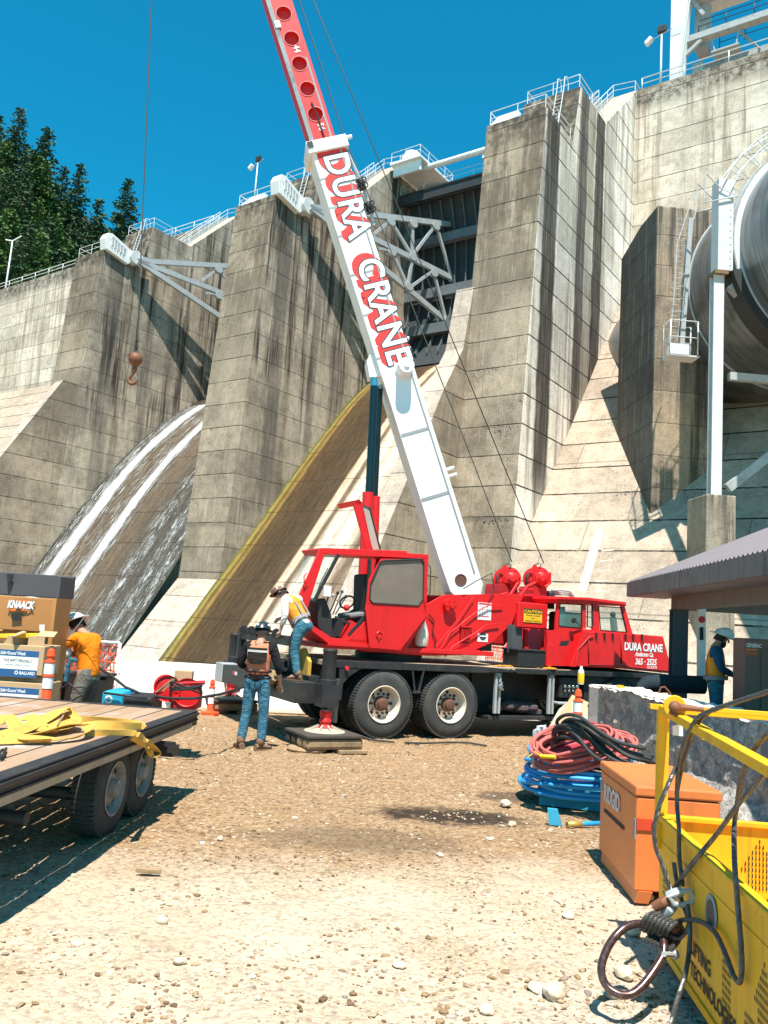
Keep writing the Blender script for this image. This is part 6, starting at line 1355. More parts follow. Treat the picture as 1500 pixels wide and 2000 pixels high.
# orange mesh barrier
def meshfence(pts, zt, lab, dens=.09):
    t = thing('mesh_fence', lab, 'safety fence', pts[0], 'orange mesh safety fences'); m = MB(); dens = .055; rr = random.Random(4)
    for i in range(len(pts)-1):
        a, b = Vector(pts[i]), Vector(pts[i+1]); L = (b-a).length; k = int(L/dens); d = (b-a)/k
        J = [[a+d*j+ZZ*(zt*r_/10)+Vector((rr.gauss(0, .008), rr.gauss(0, .03), rr.gauss(0, .01))) for j in range(k+1)] for r_ in range(11)]
        for r_ in range(11): m.tube(J[r_], .011, 4, caps=False)
        for j in range(k+1): m.tube([J[r_][j] for r_ in range(11)], .009, 4, caps=False)
    m.build('mesh', M['cone'], t)
    m = MB()
    for p in pts: m.tube([Vector(p), Vector(p)+ZZ*(zt+.05)], .028, 8)
    for i in range(len(pts)-1): m.tube([Vector(pts[i])+ZZ*(zt+.05), Vector(pts[i+1])+ZZ*(zt+.05)], .024, 8)
    m.build('frame', M['whitem'], t)
fa, fb = Y(98, 1370, 13.0), Y(222, 1370, 13.2); meshfence([(fa.x, 13.0, 0), (fb.x, 13.2, 0)], Y(160, 1252, 13).z-.05, 'orange mesh barrier with a pale frame behind the worker in the orange shirt')
fa, fb = Y(944, 1290, 19), Y(1010, 1290, 19.5); meshfence([(fa.x, 19, 0), (fb.x, 19.5, 0)], Y(980, 1240, 19).z, 'orange mesh fence seen over the truck deck behind the winches')
# white concrete highway barriers
M['kwhite'] = paint('white_concrete', (.74, .70, .62), .9, .25, (.35, .28, .2), scale=1)
def krail(p, q, h, mat, lab, w=.3, wb=.6, grp='concrete barriers'):
    p, q = Vector(p), Vector(q); d = (q-p).normalized(); s = d.cross(ZZ); m = MB()
    pr = [(-wb/2, 0), (-wb/2, .08), (-w/2-.03, .3), (-w/2+.06, h), (w/2-.06, h), (w/2+.03, .3), (wb/2, .08), (wb/2, 0)]
    m.prism([p+s*a+ZZ*b for a, b in pr], q-p); return tag(m.build('concrete_barrier', mat, bev=.02), lab, 'barrier', grp)
a = Y(232, 1350, 16.4); b = Y(440, 1350, 16.8); c = Y(640, 1350, 17.2)
krail((a.x, 16.4, 0), (b.x, 16.8, 0), .86, M['kwhite'], 'white concrete barrier below the chute behind the red hose reel'); krail((b.x+.05, 16.8, 0), (c.x, 17.2, 0), .62, M['kwhite'], 'white concrete barrier behind the standing worker')
m = MB(); m.prism([Y(x, y, 16.1) for x, y in [(322, 1330), (345, 1322), (365, 1324), (372, 1331), (352, 1340), (328, 1342)]], (0, .1, 0)); tag(m.build('metal_scrap', M['greym']), 'grey metal scrap leaning on the white barrier', 'scrap')
# welder, reels, bins
M['tealp'] = paint('teal_machine', (.015, .32, .50), .4, .15)
t = thing('generator', 'teal and black portable generator behind the trailer deck', 'generator', Vector((Y(245, 1370, 10.6).x, 10.6, 0)))
x0, x1, x2 = Y(196, 1370, 10.6).x, Y(240, 1370, 10.6).x, Y(296, 1370, 10.6).x; zt = Y(215, 1350, 10.6).z
m = MB(); m.box(WF, x0, x1, 10.6, 11.2, .25, zt); m.build('end_panel', M['tealp'], t, bev=.05)
m = MB(); m.box(WF, x1-.02, x2, 10.62, 11.2, .25, zt-.04); m.build('cover', M['black'], t, bev=.05)
m = MB(); m.box(WF, x1+.02, x2+.0, 10.6, 10.62, zt-.1, zt-.07); m.tube([Vector((x0+.05, 10.55, zt-.02)), Vector((x2-.05, 10.55, zt-.05))], .015, 6); m.build('handle', M['black'], t)
m = MB(); m.lathe(frame((x0+.1, 10.595, zt-.1), (1, 0, 0), (0, 0, 1), (0, -1, 0)), [(.03, 0), (.05, 0)], 14); text_mb(m, 'Miller', frame((x0+.03, 10.594, zt-.22), (1, 0, 0), (0, 0, 1), (0, -1, 0)), .07, 0, .02, 0, .7, shear=.2); m.build('maker_mark', M['stickw'], t, recalc=False)
t = thing('hose_reel_cart', 'red cart with hose reels and coiled black cable', 'hose reel', Vector((Y(345, 1370, 11.0).x, 11.0, 0)))
def Q(x, y, D=11.0): return Y(x, y, D)
for (x, y, r, mt, nm) in [(327, 1345, .16, M['red'], 'reel'), (365, 1352, .17, M['red'], 'drum')]:
    c = Q(x, y); F = frame(c, (1, 0, .0), (0, 0, 1), (.35, -1, 0)); m = MB(); m.lathe(F, [(0, .02), (r*.3, .02), (r, .0), (r, .02), (r+.01, .03), (r+.01, -.0), (r*.5, -.02), (r*.5, -.25), (r, -.26), (r, -.28), (0, -.28)], 28); m.build(nm, mt, t)
m = MB(); m.box(frame(Q(367, 1362), (1, 0, 0), (0, 1, 0)), -.22, .11, 0, .4, -.16, .06); m.build('cabinet', paint('shaded_red', (.40, .02, .02), .5, .3), t, bev=.02)
m = MB(); m.tube([Q(300, 1380), Q(302, 1352), Q(322, 1349), Q(350, 1351), Q(372, 1336), Q(392, 1334)], .02, 8); m.tube([Q(345, 1335), Q(400, 1333)], .028, 8); m.build('cart_frame', M['red'], t)
m = MB(); rr = random.Random(2)
for k in range(6): c = Q(363, 1338+k*1.6, 10.95); m.tube([c+Vector((.19*math.cos(a)*(1+.1*rr.random()), .15*math.sin(a), .035*math.sin(2*a+k))) for a in [i*.4488 for i in range(14)]], .013, 5, closed=True)
m.build('cable_coil', M['ink'], t)
m = MB(); m.bar(Q(305, 1352), Q(338, 1326), .05, .02); m.bar(Q(318, 1350), Q(345, 1322), .04, .02); m.build('wooden_lath', M['timber'], t)
m = MB(); m.box(frame(Q(360, 1322, 11.3), (1, .1, 0)), -.12, .11, -.1, .1, -.05, .08); m.build('cardboard_carton', M['card'], t)
m = MB(); m.prism([Q(x, y, 10.9) for x, y in [(268, 1358), (285, 1362), (284, 1368), (270, 1364)]], (0, .05, 0)); tag(m.build('glove', M['sticky']), 'yellow glove lying on the teal generator', 'glove')
for (x0, x1, y0, D, lab) in [(104, 132, 1318, 11.6, 'black plastic bin left of the worker in the orange shirt'), (182, 208, 1322, 11.8, 'black case right of the worker in the orange shirt')]:
    a, b = Y(x0, y0, D), Y(x1, y0, D); t = thing('plastic_bin', lab, 'bin', Vector(((a.x+b.x)/2, D, 0))); m = MB(); m.hexa([(a.x+.04, D, 0), (b.x-.04, D, 0), (b.x-.04, D+.35, 0), (a.x+.04, D+.35, 0)], [(a.x, D, a.z), (b.x, D, a.z), (b.x, D+.4, a.z), (a.x, D+.4, a.z)]); m.build('body', M['black'], t, bev=.015); m = MB(); m.box(WF, a.x-.02, b.x+.02, D-.02, D+.42, a.z, a.z+.04); m.build('lid', M['black'], t, bev=.01)
m = MB(); m.tube([Y(120, 1345, 10.9), Y(100, 1350, 10.8), Y(103, 1372, 10.7), Y(128, 1375, 10.7), Y(160, 1358, 10.7), Y(135, 1335, 10.8), Y(118, 1345, 10.8), Y(110, 1362, 10.8), Y(125, 1378, 10.7)], .016, 8); tag(m.build('hose', M['ink']), 'looped black hose hanging left of the worker in the orange shirt', 'hose')
m = MB()
P = [(190, 1302, 11.3), (215, 1318, 11.2), (245, 1342, 11.0), (280, 1357, 10.9), (330, 1364, 10.7), (380, 1364, 10.8), (430, 1356, 11.4), (482, 1340, 12.3)]
m.tube([Y(*p) for p in P], .018, 8); tag(m.build('hose', M['ink']), 'long black hose running from the left worker to the rear of the truck', 'hose')
# ------------------------------------------------------------ right side: concrete wall, shed
n = N('rough_broken_concrete', .92); a_ = n.noise(n.pos, 5, 6, .75, 1.2); b2 = n.noise(n.pos, 28, 4, .7)
c = n.mix(n.step(a_, .38, .62), (.30, .285, .265), (.66, .62, .56)); c = n.mix(.6, c, n.ramp(b2, [(.3, .35), (.65, 1.3)]), 'MULTIPLY'); n.bump(n.math('ADD', a_, n.math('MULTIPLY', b2, .6)), 1, .07); M['rough'] = n.done(c)
n = N('white_wall_top', .9); c = n.mix(n.step(n.noise(n.pos, 7, 5, .7), .55, .7), (.80, .77, .70), (.45, .40, .34)); n.bump(n.noise(n.pos, 12, 5), .6, .03); M['wtop'] = n.done(c)
n = N('smooth_wall_end', .85); M['wend'] = n.done(n.mix(n.noise(n.pos, 3, 4), (.19, .165, .165), (.27, .235, .225)))
bA = Vector((3.60, 14.0, 0)); bB = Vector((4.22, 9.0, 0)); bd_ = (bB-bA).normalized(); bs = Vector((-bd_.y, bd_.x, 0)); 
if bs.x < 0: bs = -bs
HB_ = 1.13; bw = thing('concrete_wall', 'broken grey concrete block wall with a whitewashed lumpy top, right of the hoses', 'wall', (bA+bB)/2)
BFm = frame(bA, bd_, bs); LB = 9.0
m = MB(); rows = []; rr = random.Random(9); NX, NZ = 150, 18
for j in range(NZ+1):
    z = HB_*j/NZ; row = []
    for i in range(NX+1):
        x = .35+(LB-.35)*i/NX; f = min(1, (i)/3); d = (noise.noise(Vector((x*2.2, z*3, 0)))*.05+noise.noise(Vector((x*7, z*8, 4)))*.025)*f*min(1, j/2)
        slope = .22*max(0, 1-z/.3); row.append(BFm(x, d-slope, z))
    rows.append(row)
m.strip(rows); m.build('broken_face', M['rough'], bw, recalc=False)
m = MB(); rows = []
for j in range(9):
    row = []
    for i in range(NX+1):
        x = LB*i/NX; yv = -.03+.5*j/8; zt = HB_-.01+(.07*max(0, noise.noise(Vector((x*1.6, yv*2, 7)))+.25)+.03*noise.noise(Vector((x*6, yv*7, 2))))*min(1, i/5)
        if j == 0: zt -= .06*abs(noise.noise(Vector((x*5, 0, 3))))+.02
        row.append(BFm(x, yv, zt))
    rows.append(row)
m.strip(rows, smooth=True); m.build('whitewashed_top', M['wtop'], bw, recalc=False)
m = MB(); m.box(BFm, .0, LB, .02, .45, 0, HB_-.04); m.build('core', M['wend'], bw)
m = MB(); m.box(BFm, .0, .36, -.015, .02, .0, HB_-.02); m.build('pale_end_band', M['wtop'], bw)
m = MB(); m.box(BFm, -.02, .0, -.02, .47, 0, HB_-.02); m.build('end_face', M['wend'], bw)
m = MB(); p = Y(1298, 1352, 11.2); m.tube([p+Vector((-.08, 0, -.02)), p+Vector((-.05, 0, .06)), p+Vector((0, 0, .07)), p+Vector((.05, 0, .02)), p+Vector((.09, 0, -.03))], .012, 6); m.build('rebar_loop', M['rust'], bw)
m = MB(); m.prism([Y(x, y, 12.1) for x, y in [(1206, 1338), (1218, 1339), (1222, 1344), (1208, 1344)]], (0, .05, 0)); m.build('yellow_mark', M['sticky'], bw)
t = thing('bottle', 'sports drink bottle with a yellow label standing on the end of the concrete wall', 'bottle', Vector((Y(1136, 1326, 13.95).x, 13.95, HB_))); zb_, zt = HB_-.02, Y(1136, 1301, 13.95).z; F = frame(Vector((Y(1136, 1326, 13.9).x, 13.95, zb_)))
h = zt-zb_; m = MB(); m.lathe(F, [(.0, 0), (.05, 0), (.052, h*.45), (.048, h*.75), (.025, h*.85), (.022, h*.9)], 16); m.build('body', paint('clear_plastic', (.6, .6, .58), .2, .05), t); m = MB(); m.lathe(F, [(.053, h*.08), (.054, h*.1), (.054, h*.6), (.053, h*.62)], 16); m.build('label', M['sticky'], t); m = MB(); m.lathe(F, [(.024, h*.88), (.024, h), (0, h)], 12); m.build('cap', M['stickw'], t)
# cardboard sheet
t = MB(); t.prism([Y(*q) for q in [(1068, 1440, 11.5), (1118, 1357, 12.0), (1150, 1372, 12.0), (1128, 1424, 11.4), (1110, 1440, 11.2)]], (0, .03, 0)); 
o = tag(t.build('cardboard_sheet', M['card']), 'tan cardboard sheet leaning beside the orange delineator', 'cardboard'); 
t = MB(); t.prism([Y(*q) for q in [(1064, 1436, 11.6), (1092, 1386, 11.9), (1108, 1372, 11.95), (1100, 1400, 11.7)]], (0, .03, 0)); t.build('folded_flap', paint('pale_cardboard', (.55, .42, .28), .9, .1), o)
t = MB(); t.prism([Y(*q) for q in [(1092, 1413, 11.2), (1104, 1408, 11.2), (1108, 1416, 11.1), (1097, 1420, 11.1)]], (0, .006, 0)); t.build('printed_label', M['stickw'], o)
# shed
sh = thing('open_shed', 'open sided shed with a ribbed purple grey metal roof at right', 'shed', (5, 12, 0))
M['roof'] = paint('purple_grey_roof_metal', (.16, .135, .145), .45, .3, (.09, .08, .08)); M['fascia'] = paint('streaked_fascia', (.20, .18, .165), .6, .5, (.06, .05, .045), streak=.7); M['beam'] = paint('brown_grey_beam', (.17, .15, .13), .6, .4)
M['postm'] = paint('dark_teal_post', (.045, .07, .085), .5, .3)
cA = Y(1228, 1137, 15.9); az_ = R_(4); sdv = Vector((-math.sin(az_), -math.cos(az_), 0)); sx_ = Vector((-sdv.y, sdv.x, 0)); 
if sx_.x < 0: sx_ = -sx_
SF = frame((cA.x, cA.y, cA.z), sdv, sx_)       # x toward the camera along the eave, y to the right
LS = 14.5; pit = .46
m = MB(); k = int(LS/.15); prof = []
for i in range(k): x = i*LS/k; prof += [(x, 0), (x+.045, 0), (x+.065, .022), (x+.1, .022), (x+.12, 0)]
m.strip([[SF(x, 0, z) for x, z in prof], [SF(x, 6.0, z+6*pit) for x, z in prof]]); m.strip([[SF(x, 0, z-.012) for x, z in prof], [SF(x, 6.0, z-.012+6*pit) for x, z in prof]]); m.strip([[SF(x, 0, z) for x, z in prof], [SF(x, 0, z-.012) for x, z in prof]])
m.build('roof', M['roof'], sh, recalc=False)
m = MB(); m.box(SF, -.02, LS, -.03, .0, -.27, -.01); m.build('fascia', M['fascia'], sh)
m = MB(); m.prism([SF(-.03, 0, -.02), SF(-.03, 0, -.28), SF(-.03, 6, 6*pit-.28), SF(-.03, 6, 6*pit-.02)], sdv*.03); m.build('gable_trim', M['fascia'], sh)
m = MB(); m.box(SF, 0, LS, .0, .7, -.28, -.265); m.build('soffit', M['roof'], sh)
pp = Y(1326, 1200, 14.9); px_ = (Vector((pp.x, pp.y, 0))-Vector((cA.x, cA.y, 0))).dot(sdv); py_ = (Vector((pp.x, pp.y, 0))-Vector((cA.x, cA.y, 0))).dot(sx_)
zbt, zbb = Y(1326, 1158, 14.9).z-cA.z, Y(1326, 1191, 14.9).z-cA.z
m = MB(); m.box(SF, px_-.15, LS, py_-.1, py_+.1, zbb, zbt); m.box(SF, px_-.1, px_+.1, py_, 5.5, zbb, zbt); m.build('beam', M['beam'], sh, bev=.006)
for q_, yy_ in ((px_, py_), (px_, 5.2), (px_+11.0, 5.2)):
    m = MB(); m.box(SF, q_-.13, q_-.11, yy_-.13, yy_+.13, -cA.z, zbb); m.box(SF, q_+.11, q_+.13, yy_-.13, yy_+.13, -cA.z, zbb); m.box(SF, q_-.11, q_+.11, yy_-.01, yy_+.01, -cA.z, zbb); m.box(SF, q_-.16, q_+.16, yy_-.14, yy_+.14, zbb-.012, zbb); m.build('post', M['postm'], sh)
for k in range(10): 
    m = MB(); m.bar(SF(.3+k*1.4, .1, -.12+.0), SF(.3+k*1.3, 5.9, -.15+5.9*pit), .06, .12); m.build('rafter', M['beam'], sh)
m = MB(); m.box(WF, 4.9, 12, 8.5, 15.6, -.1, .30); tag(m.build('slab', M['ped']), 'concrete slab under the shed', 'slab', kind='structure')
# white panel with sign behind the post
m = MB(); m.prism([Y(x, y, 14.5) for x, y in [(1364, 1188), (1379, 1188), (1378, 1322), (1364, 1322)]], (0, .08, 0)); o = tag(m.build('door_panel', M['whitem']), 'white door panel with a round red sign between the shed post and the worker', 'door')
m = MB(); c = Y(1371, 1210, 14.45); m.lathe(frame(c, (1, 0, 0), (0, 0, 1), (0, -1, 0)), [(0, 0), (.06, 0)], 20); m.build('round_sign', M['inkr'], o)
m = MB(); m.prism([Y(x, y, 14.45) for x, y in [(1367, 1225), (1374, 1225), (1374, 1250), (1367, 1250)]], (0, .01, 0)); m.build('door_window', M['ink'], o)
t = thing('generator', 'brown generator cabinet standing in the shade of the shed', 'generator', (5.6, 11.6, .3)); a = Y(1431, 1245, 12.0)
m = MB(); m.box(WF, a.x, a.x+1.9, 11.6, 12.0, .30, a.z); m.build('cabinet', paint('brown_cabinet', (.16, .10, .08), .6, .2), t, bev=.02)
m = MB(); m.box(WF, a.x+.22, a.x+1.7, 11.585, 11.6, .4, a.z-.12); m.build('cabinet_door', paint('brown_cabinet_door', (.14, .09, .07), .5, .2), t, bev=.01)
m = MB(); text_mb(m, 'GENERAC', frame((a.x+.02, 11.595, a.z-.12), (1, 0, 0), (0, 0, 1), (0, -1, 0)), .075, 0, .02, 0, .62); m.build('lettering', M['stickw'], t, recalc=False)
m = MB(); text_mb(m, 'INDUSTRIAL', frame((a.x+.02, 11.595, a.z-.22), (1, 0, 0), (0, 0, 1), (0, -1, 0)), .05, 0, .02, 0, .6); m.box(WF, a.x+.02, a.x+.17, 11.594, 11.6, a.z-.165, a.z-.145); m.build('lettering_small', M['orank'], t, recalc=False)
m = MB(); m.tube([Y(1250, 1344, 13.2), Y(1262, 1337, 13.2), Y(1290, 1335, 13.2), Y(1375, 1338, 13.2)], [.08, .13, .14, .14], 16); tag(m.build('tank', paint('dark_blue_tank', (.01, .022, .03), .8, .3)), 'dark blue rounded tank behind the concrete wall', 'tank')
# ------------------------------------------------------------ hoses on a pallet
M['bluehose'] = paint('blue_hose', (.02, .30, .62), .38, .12, (.05, .12, .2), spec=.5); M['pinkhose'] = paint('salmon_hose', (.50, .12, .10), .6, .3, (.25, .08, .07)); M['blackhose'] = paint('black_cable', (.035, .038, .037), .55, .2)
M['redhose'] = paint('crimson_hose', (.42, .04, .07), .55, .2)
t = thing('blue_hose_coil', 'big coil of bright blue hose on a blue pallet beside the orange tool chest', 'hose coil', (2.15, 8.8, 0)); cx, cy = G(1122, 1578).x+.12, G(1122, 1578).y+.35; rr = random.Random(12)
for k in range(17):
    m = MB(); r = .64+.05*math.sin(k*2.3)-.010*k; z = .13+.038*k; ph = rr.random()*6; ox, oy = rr.uniform(-.06, .06), rr.uniform(-.06, .06); tl_ = rr.uniform(.02, .07)
    pts = [Vector((cx+ox+r*math.cos(a), cy+oy+r*.9*math.sin(a), z+tl_*math.sin(a+ph)+.012*math.sin(3*a+ph))) for a in [i*2*math.pi/48 for i in range(48)]]
    m.tube(pts, .024, 10, closed=True); m.build('hose_loop', M['bluehose'], t)
    if k % 2 == 0: i = rr.randrange(26, 44); tape = MB(); tape.tube([pts[i], pts[(i+1) % 48]], .027, 10); tape.build('tape_wrap', M['seam'], t)
m = MB(); F = frame((cx, cy, 0), (1, -.25, 0))
for y_ in (-.42, 0, .38): m.box(F, -.42, .45, y_, y_+.09, .0, .09)
for k in range(5): m.box(F, -.46+k*.2, -.32+k*.2, -.42, .48, .095, .115)
tag(m.build('pallet', paint('blue_pallet', (.03, .28, .42), .7, .3)), 'blue wooden pallet under the blue hose coil', 'pallet')
m = MB(); a, b = G(1107, 1616), G(1175, 1614); m.tube([a+ZZ*.03, b+ZZ*.03], .024, 10); o = tag(m.build('hose_end', M['bluehose']), 'loose blue hose end with a brass coupling on the ground by the tool chest', 'hose'); m = MB(); m.tube([a+ZZ*.03, a+(b-a)*.42+ZZ*.03], .028, 10); m.build('coupling', paint('brass', (.65, .45, .12), .4, .3, metal=.6), o)
m = MB(); c_ = G(1082, 1612); F = frame(c_, (1, -.2, 0)); m.hexa([F(-.05, 0, 0), F(.08, 0, 0), F(.08, .08, 0), F(-.05, .08, 0)], [F(-.07, .02, .15), F(.03, .02, .15), F(.03, .08, .15), F(-.07, .08, .15)]); tag(m.build('pallet_bracket', bpy.data.materials['blue_pallet']), 'blue bracket foot sticking out below the blue hose coil', 'bracket')
def coil(nm, lab, pts_px, D0, D1, mat, nloops, rad, seed, th=.018, sag=.1):
    t = thing(nm, lab, 'hose coil', Y(pts_px[0][0], pts_px[0][1]+60, D0)); rr = random.Random(seed)
    for k in range(nloops):
        m = MB(); off = Vector((rr.gauss(0, rad), rr.gauss(0, rad), rr.gauss(0, rad*.7)))
        P = [Y(x, y, D0+(D1-D0)*i/(len(pts_px)-1))+off+Vector((rr.gauss(0, .012), rr.gauss(0, .02), rr.gauss(0, .012))) for i, (x, y) in enumerate(pts_px)]
        Q = []
        nP = len(P)
        for i in range(nP):
            a, b, c_, d = P[i-1], P[i], P[(i+1) % nP], P[(i+2) % nP]
            for s in range(5): u = s/5; Q.append(.5*((2*b)+(c_-a)*u+(2*a-5*b+4*c_-d)*u*u+(3*b-a-3*c_+d)*u**3))
        m.tube(Q, th, 8, closed=True); m.build('hose_loop', mat, t)
    return t
def coil3(nm, lab, c, ax, r, n_, mat, th, seed, spread=.05, sq=.55):
    t = thing(nm, lab, 'hose coil', (c[0], c[1], 0)); rr = random.Random(seed); c = Vector(c); ax = Vector(ax).normalized(); e1_ = ax.orthogonal().normalized(); e1_ = Vector((1, 0, 0))-ax*ax.x; e1_.normalize(); e2_ = ax.cross(e1_)
    for k in range(n_):
        m = MB(); off = ax*rr.uniform(-spread, spread)*1.6+e1_*rr.gauss(0, spread*.6)+e2_*rr.gauss(0, spread*.6); R1 = r*rr.uniform(.82, 1.06); ph = rr.random()*6
        m.tube([c+off+e1_*R1*math.cos(a)+e2_*R1*sq*math.sin(a)+ax*.03*math.sin(2*a+ph) for a in [i*2*math.pi/44 for i in range(44)]], th, 8, closed=True); m.build('hose_loop', mat, t)
    return t
c_ = Y(1122, 1458, 9.3); coil3('red_hose_coil', 'bundle of salmon red hoses on top of the blue hose coil', c_, (-.35, -.6, .85), .43, 15, M['pinkhose'], .017, 3, .06, .5)
c_ = Y(1112, 1448, 9.6); coil3('red_hose_coil', 'crimson hose loops behind the salmon ones', c_, (-.3, -.5, .9), .38, 8, M['redhose'], .015, 5, .05, .5)
c_ = Y(1196, 1452, 9.6); coil3('red_hose_coil', 'small tangle of salmon hose against the concrete wall', c_, (.1, -.6, .8), .26, 9, bpy.data.materials['salmon_hose'], .014, 6, .05, .6)
t = thing('cable_bundle', 'thick bundle of black cables draped over the red hoses', 'cable', Y(1150, 1480, 9)); rr = random.Random(31)
for k in range(13):
    m = MB(); o = Vector((rr.gauss(0, .05), rr.gauss(0, .05), rr.gauss(0, .05))); 
    P = [Y(*q)+o*w_+Vector((rr.gauss(0, .012),)*3) for q, w_ in [((1215, 1492, 9.6), 1.2), ((1150, 1478, 9.7), 1), ((1108, 1448, 9.6), 1), ((1093, 1428, 9.4), .8), ((1108, 1417, 9.2), .8), ((1140, 1422, 9.0), 1), ((1175, 1450, 8.9), 1.1), ((1215, 1478, 8.8), 1.2), ((1268, 1494, 8.6), 1.3)]]
    Q = []
    for i in range(len(P)-1):
        a, b, c_, d = P[max(i-1, 0)], P[i], P[i+1], P[min(i+2, len(P)-1)]
        for s in range(5): u = s/5; Q.append(.5*((2*b)+(c_-a)*u+(2*a-5*b+4*c_-d)*u*u+(3*b-a-3*c_+d)*u**3))
    Q.append(P[-1]); m.tube(Q, .02, 8); m.build('cable', M['blackhose'], t)
t = thing('steel_frame', 'small grey steel stand left of the hose coils', 'stand', G(1048, 1500)); m = MB()
for (a, b) in [((1044, 1430, 9.5), (1044, 1500, 9.5)), ((1060, 1422, 9.8), (1060, 1480, 9.8)), ((1044, 1430, 9.5), (1060, 1422, 9.8)), ((1060, 1424, 9.8), (1085, 1426, 9.8)), ((1044, 1455, 9.5), (1075, 1452, 9.6))]: m.bar(Y(*a), Y(*b), .04, .04)
m.build('frame', M['galv'], t); m = MB(); m.tube([Y(1050, 1440, 9.6), Y(1053, 1420, 9.6), Y(1062, 1418, 9.6), Y(1064, 1438, 9.6)], .03, 8); m.build('bent_pipe', M['galvw'], t)
m = MB(); m.tube([Y(1056, 1477, 9.2), Y(1085, 1479, 9.1)], .022, 8); m.tube([Y(1030, 1480, 9.3), Y(1045, 1468, 9.3), Y(1056, 1477, 9.2)], .008, 5); tag(m.build('hose', M['sticky']), 'yellow hose stub between the blue and red coils', 'hose')
# ------------------------------------------------------------ orange tool chest
M['och'] = paint('orange_enamel', (.70, .19, .045), .3, .35, (.30, .10, .045), spec=.6, chip=.3, chipcol=(.25, .12, .07), streak=.2)
N0 = G(1238, 1738); zb_ = .09; HT = 1.9
nb = G(1237, 1716, zb_); zt_ = .83
fl = G(1172, 1485, zt_); nt_ = G(1242, 1535, zt_); rt = G(1415, 1549, zt_)
dl_ = (fl-nt_); dl_.z = 0; Ll = dl_.length; dl_.normalize(); dr_ = Vector((dl_.y, -dl_.x, 0)); 
if dr_.x < 0: dr_ = -dr_
Lr = (rt-nt_).dot(dr_)
OF = frame((nt_.x, nt_.y, 0), dr_, dl_)
t = thing('tool_chest', 'orange steel tool chest on skids at right, beside the blue hose', 'tool chest', OF(Lr/2, Ll/2, 0))
zl_ = zt_-.075
m = MB(); m.box(OF, .01, Lr-.01, .01, Ll-.01, zb_, zl_-.006); bo = m.build('body', M['och'], t, bev=.012)
m = MB(); m.box(OF, 0, Lr, 0, Ll, zl_, zt_); m.build('lid', M['och'], t, bev=.014)
for x_ in (.02, Lr-.14): m = MB(); m.hexa([OF(x_, .03, 0), OF(x_+.1, .03, 0), OF(x_+.1, Ll-.05, 0), OF(x_, Ll-.05, 0)], [OF(x_+.02, .0, zb_), OF(x_+.12, .0, zb_), OF(x_+.12, Ll-.02, zb_), OF(x_+.02, Ll-.02, zb_)]); m.build('skid', M['och'], t)
m = MB(); m.box(OF, .012, .30, -.004, .012, .52, .60); m.build('handle_recess', paint('recess_orange_red', (.60, .06, .02), .4, .2), bo)
m = MB(); c_ = OF(.22, -.02, .52); m.tube([c_+dr_*-.1+ZZ*.07, c_+dr_*.05+ZZ*.07-dl_*.03, c_+dr_*.07-ZZ*.05-dl_*.03, c_+dr_*-.0-ZZ*.07], .01, 6); m.tube([c_+dr_*.05+ZZ*.09, c_+dr_*.05-ZZ*.09], .008, 6); m.build('handle', M['red'], bo)
m = MB(); m.box(OF, .004, .012, .012, .06, zb_+.36, zb_+.5); m.box(OF, .004, .012, Ll-.1, Ll-.02, zb_+.5, zb_+.58); m.build('side_latch', M['seam'], bo)
F = frame(OF(.002, Ll-.18, zl_-.22), -dl_, ZZ, -dr_); m = MB(); text_mb(m, 'RIDGID', F, .19, 0, .03, 0, .82); m.build('lettering', M['galvw'], bo, recalc=False)
m = MB(); m.poly([F(.0, -.10, -.001), F(.66, -.10, -.001), F(.66, -.07, -.001), F(.0, -.07, -.001)]); m.build('underline', M['ink'], bo, recalc=False)
# ------------------------------------------------------------ yellow personnel basket
M['yel'] = paint('yellow_basket_paint', (.82, .42, .008), .45, .30, (.30, .17, .02), chip=.35, chipcol=(.16, .09, .04), streak=.35); M['strand'] = None
n = N('stranded_steel_rope', .4, .6, .5); M['strand'] = n.done(n.mix(n.noise(n.pos, 60, 3), (.05, .05, .05), (.17, .17, .165)))
zr = .84; c0 = G(1290, 1590, zr); YD = Vector((-.085, -1, 0)).normalized(); YX = Vector((1, -.085, 0)).normalized(); YFm = frame((c0.x, c0.y, 0), YX, YD)   # x right, y toward camera
bk = thing('personnel_basket', 'yellow steel man basket with a tubular frame at the lower right corner', 'man basket', YFm(.6, 1, 0)); LY, WX = 2.6, 1.3
zb_ = .08
m = MB(); m.box(YFm, 0, .006, 0, LY, zb_, zr-.03); sp_ = m.build('side_panel', M['yel'], bk)
m = MB(); m.box(YFm, 0, WX, 0, .006, zb_, zr-.03); bp_ = m.build('back_panel', M['yel'], bk)
m = MB(); m.box(YFm, WX-.006, WX, 0, LY, zb_, zr-.03); m.build('far_side_panel', M['yel'], bk)
m = MB(); m.box(YFm, 0, WX, LY-.006, LY, zb_, zr-.03); m.build('front_panel', M['yel'], bk)
m = MB(); m.box(YFm, 0, WX, 0, LY, zb_, zb_+.02); m.build('floor', M['yel'], bk)
m = MB(); m.box(YFm, -.02, .035, -.02, LY, zr-.03, zr); m.box(YFm, .035, WX+.02, -.02, .035, zr-.03, zr); m.box(YFm, WX-.035, WX+.02, .035, LY, zr-.03, zr); m.build('top_rim', M['yel'], bk, bev=.004)
m = MB(); m.box(YFm, -.012, .0, 0.0, LY, zb_, zb_+.04); m.box(YFm, -.004, .0, .0, LY, zr-.16, zr-.15); m.build('bottom_lip', M['yel'], bk)
zp = 1.48
for x_ in (-.03, WX-.035): m = MB(); m.box(YFm, x_, x_+.065, -.03, .035, zr-.2, zp); m.build('corner_post', M['yel'], bk, bev=.004)
for x_ in (-.03, WX-.035): m = MB(); m.box(YFm, x_, x_+.065, LY-.04, LY+.02, zr-.2, zp-.1); m.build('corner_post', M['yel'], bk, bev=.004)
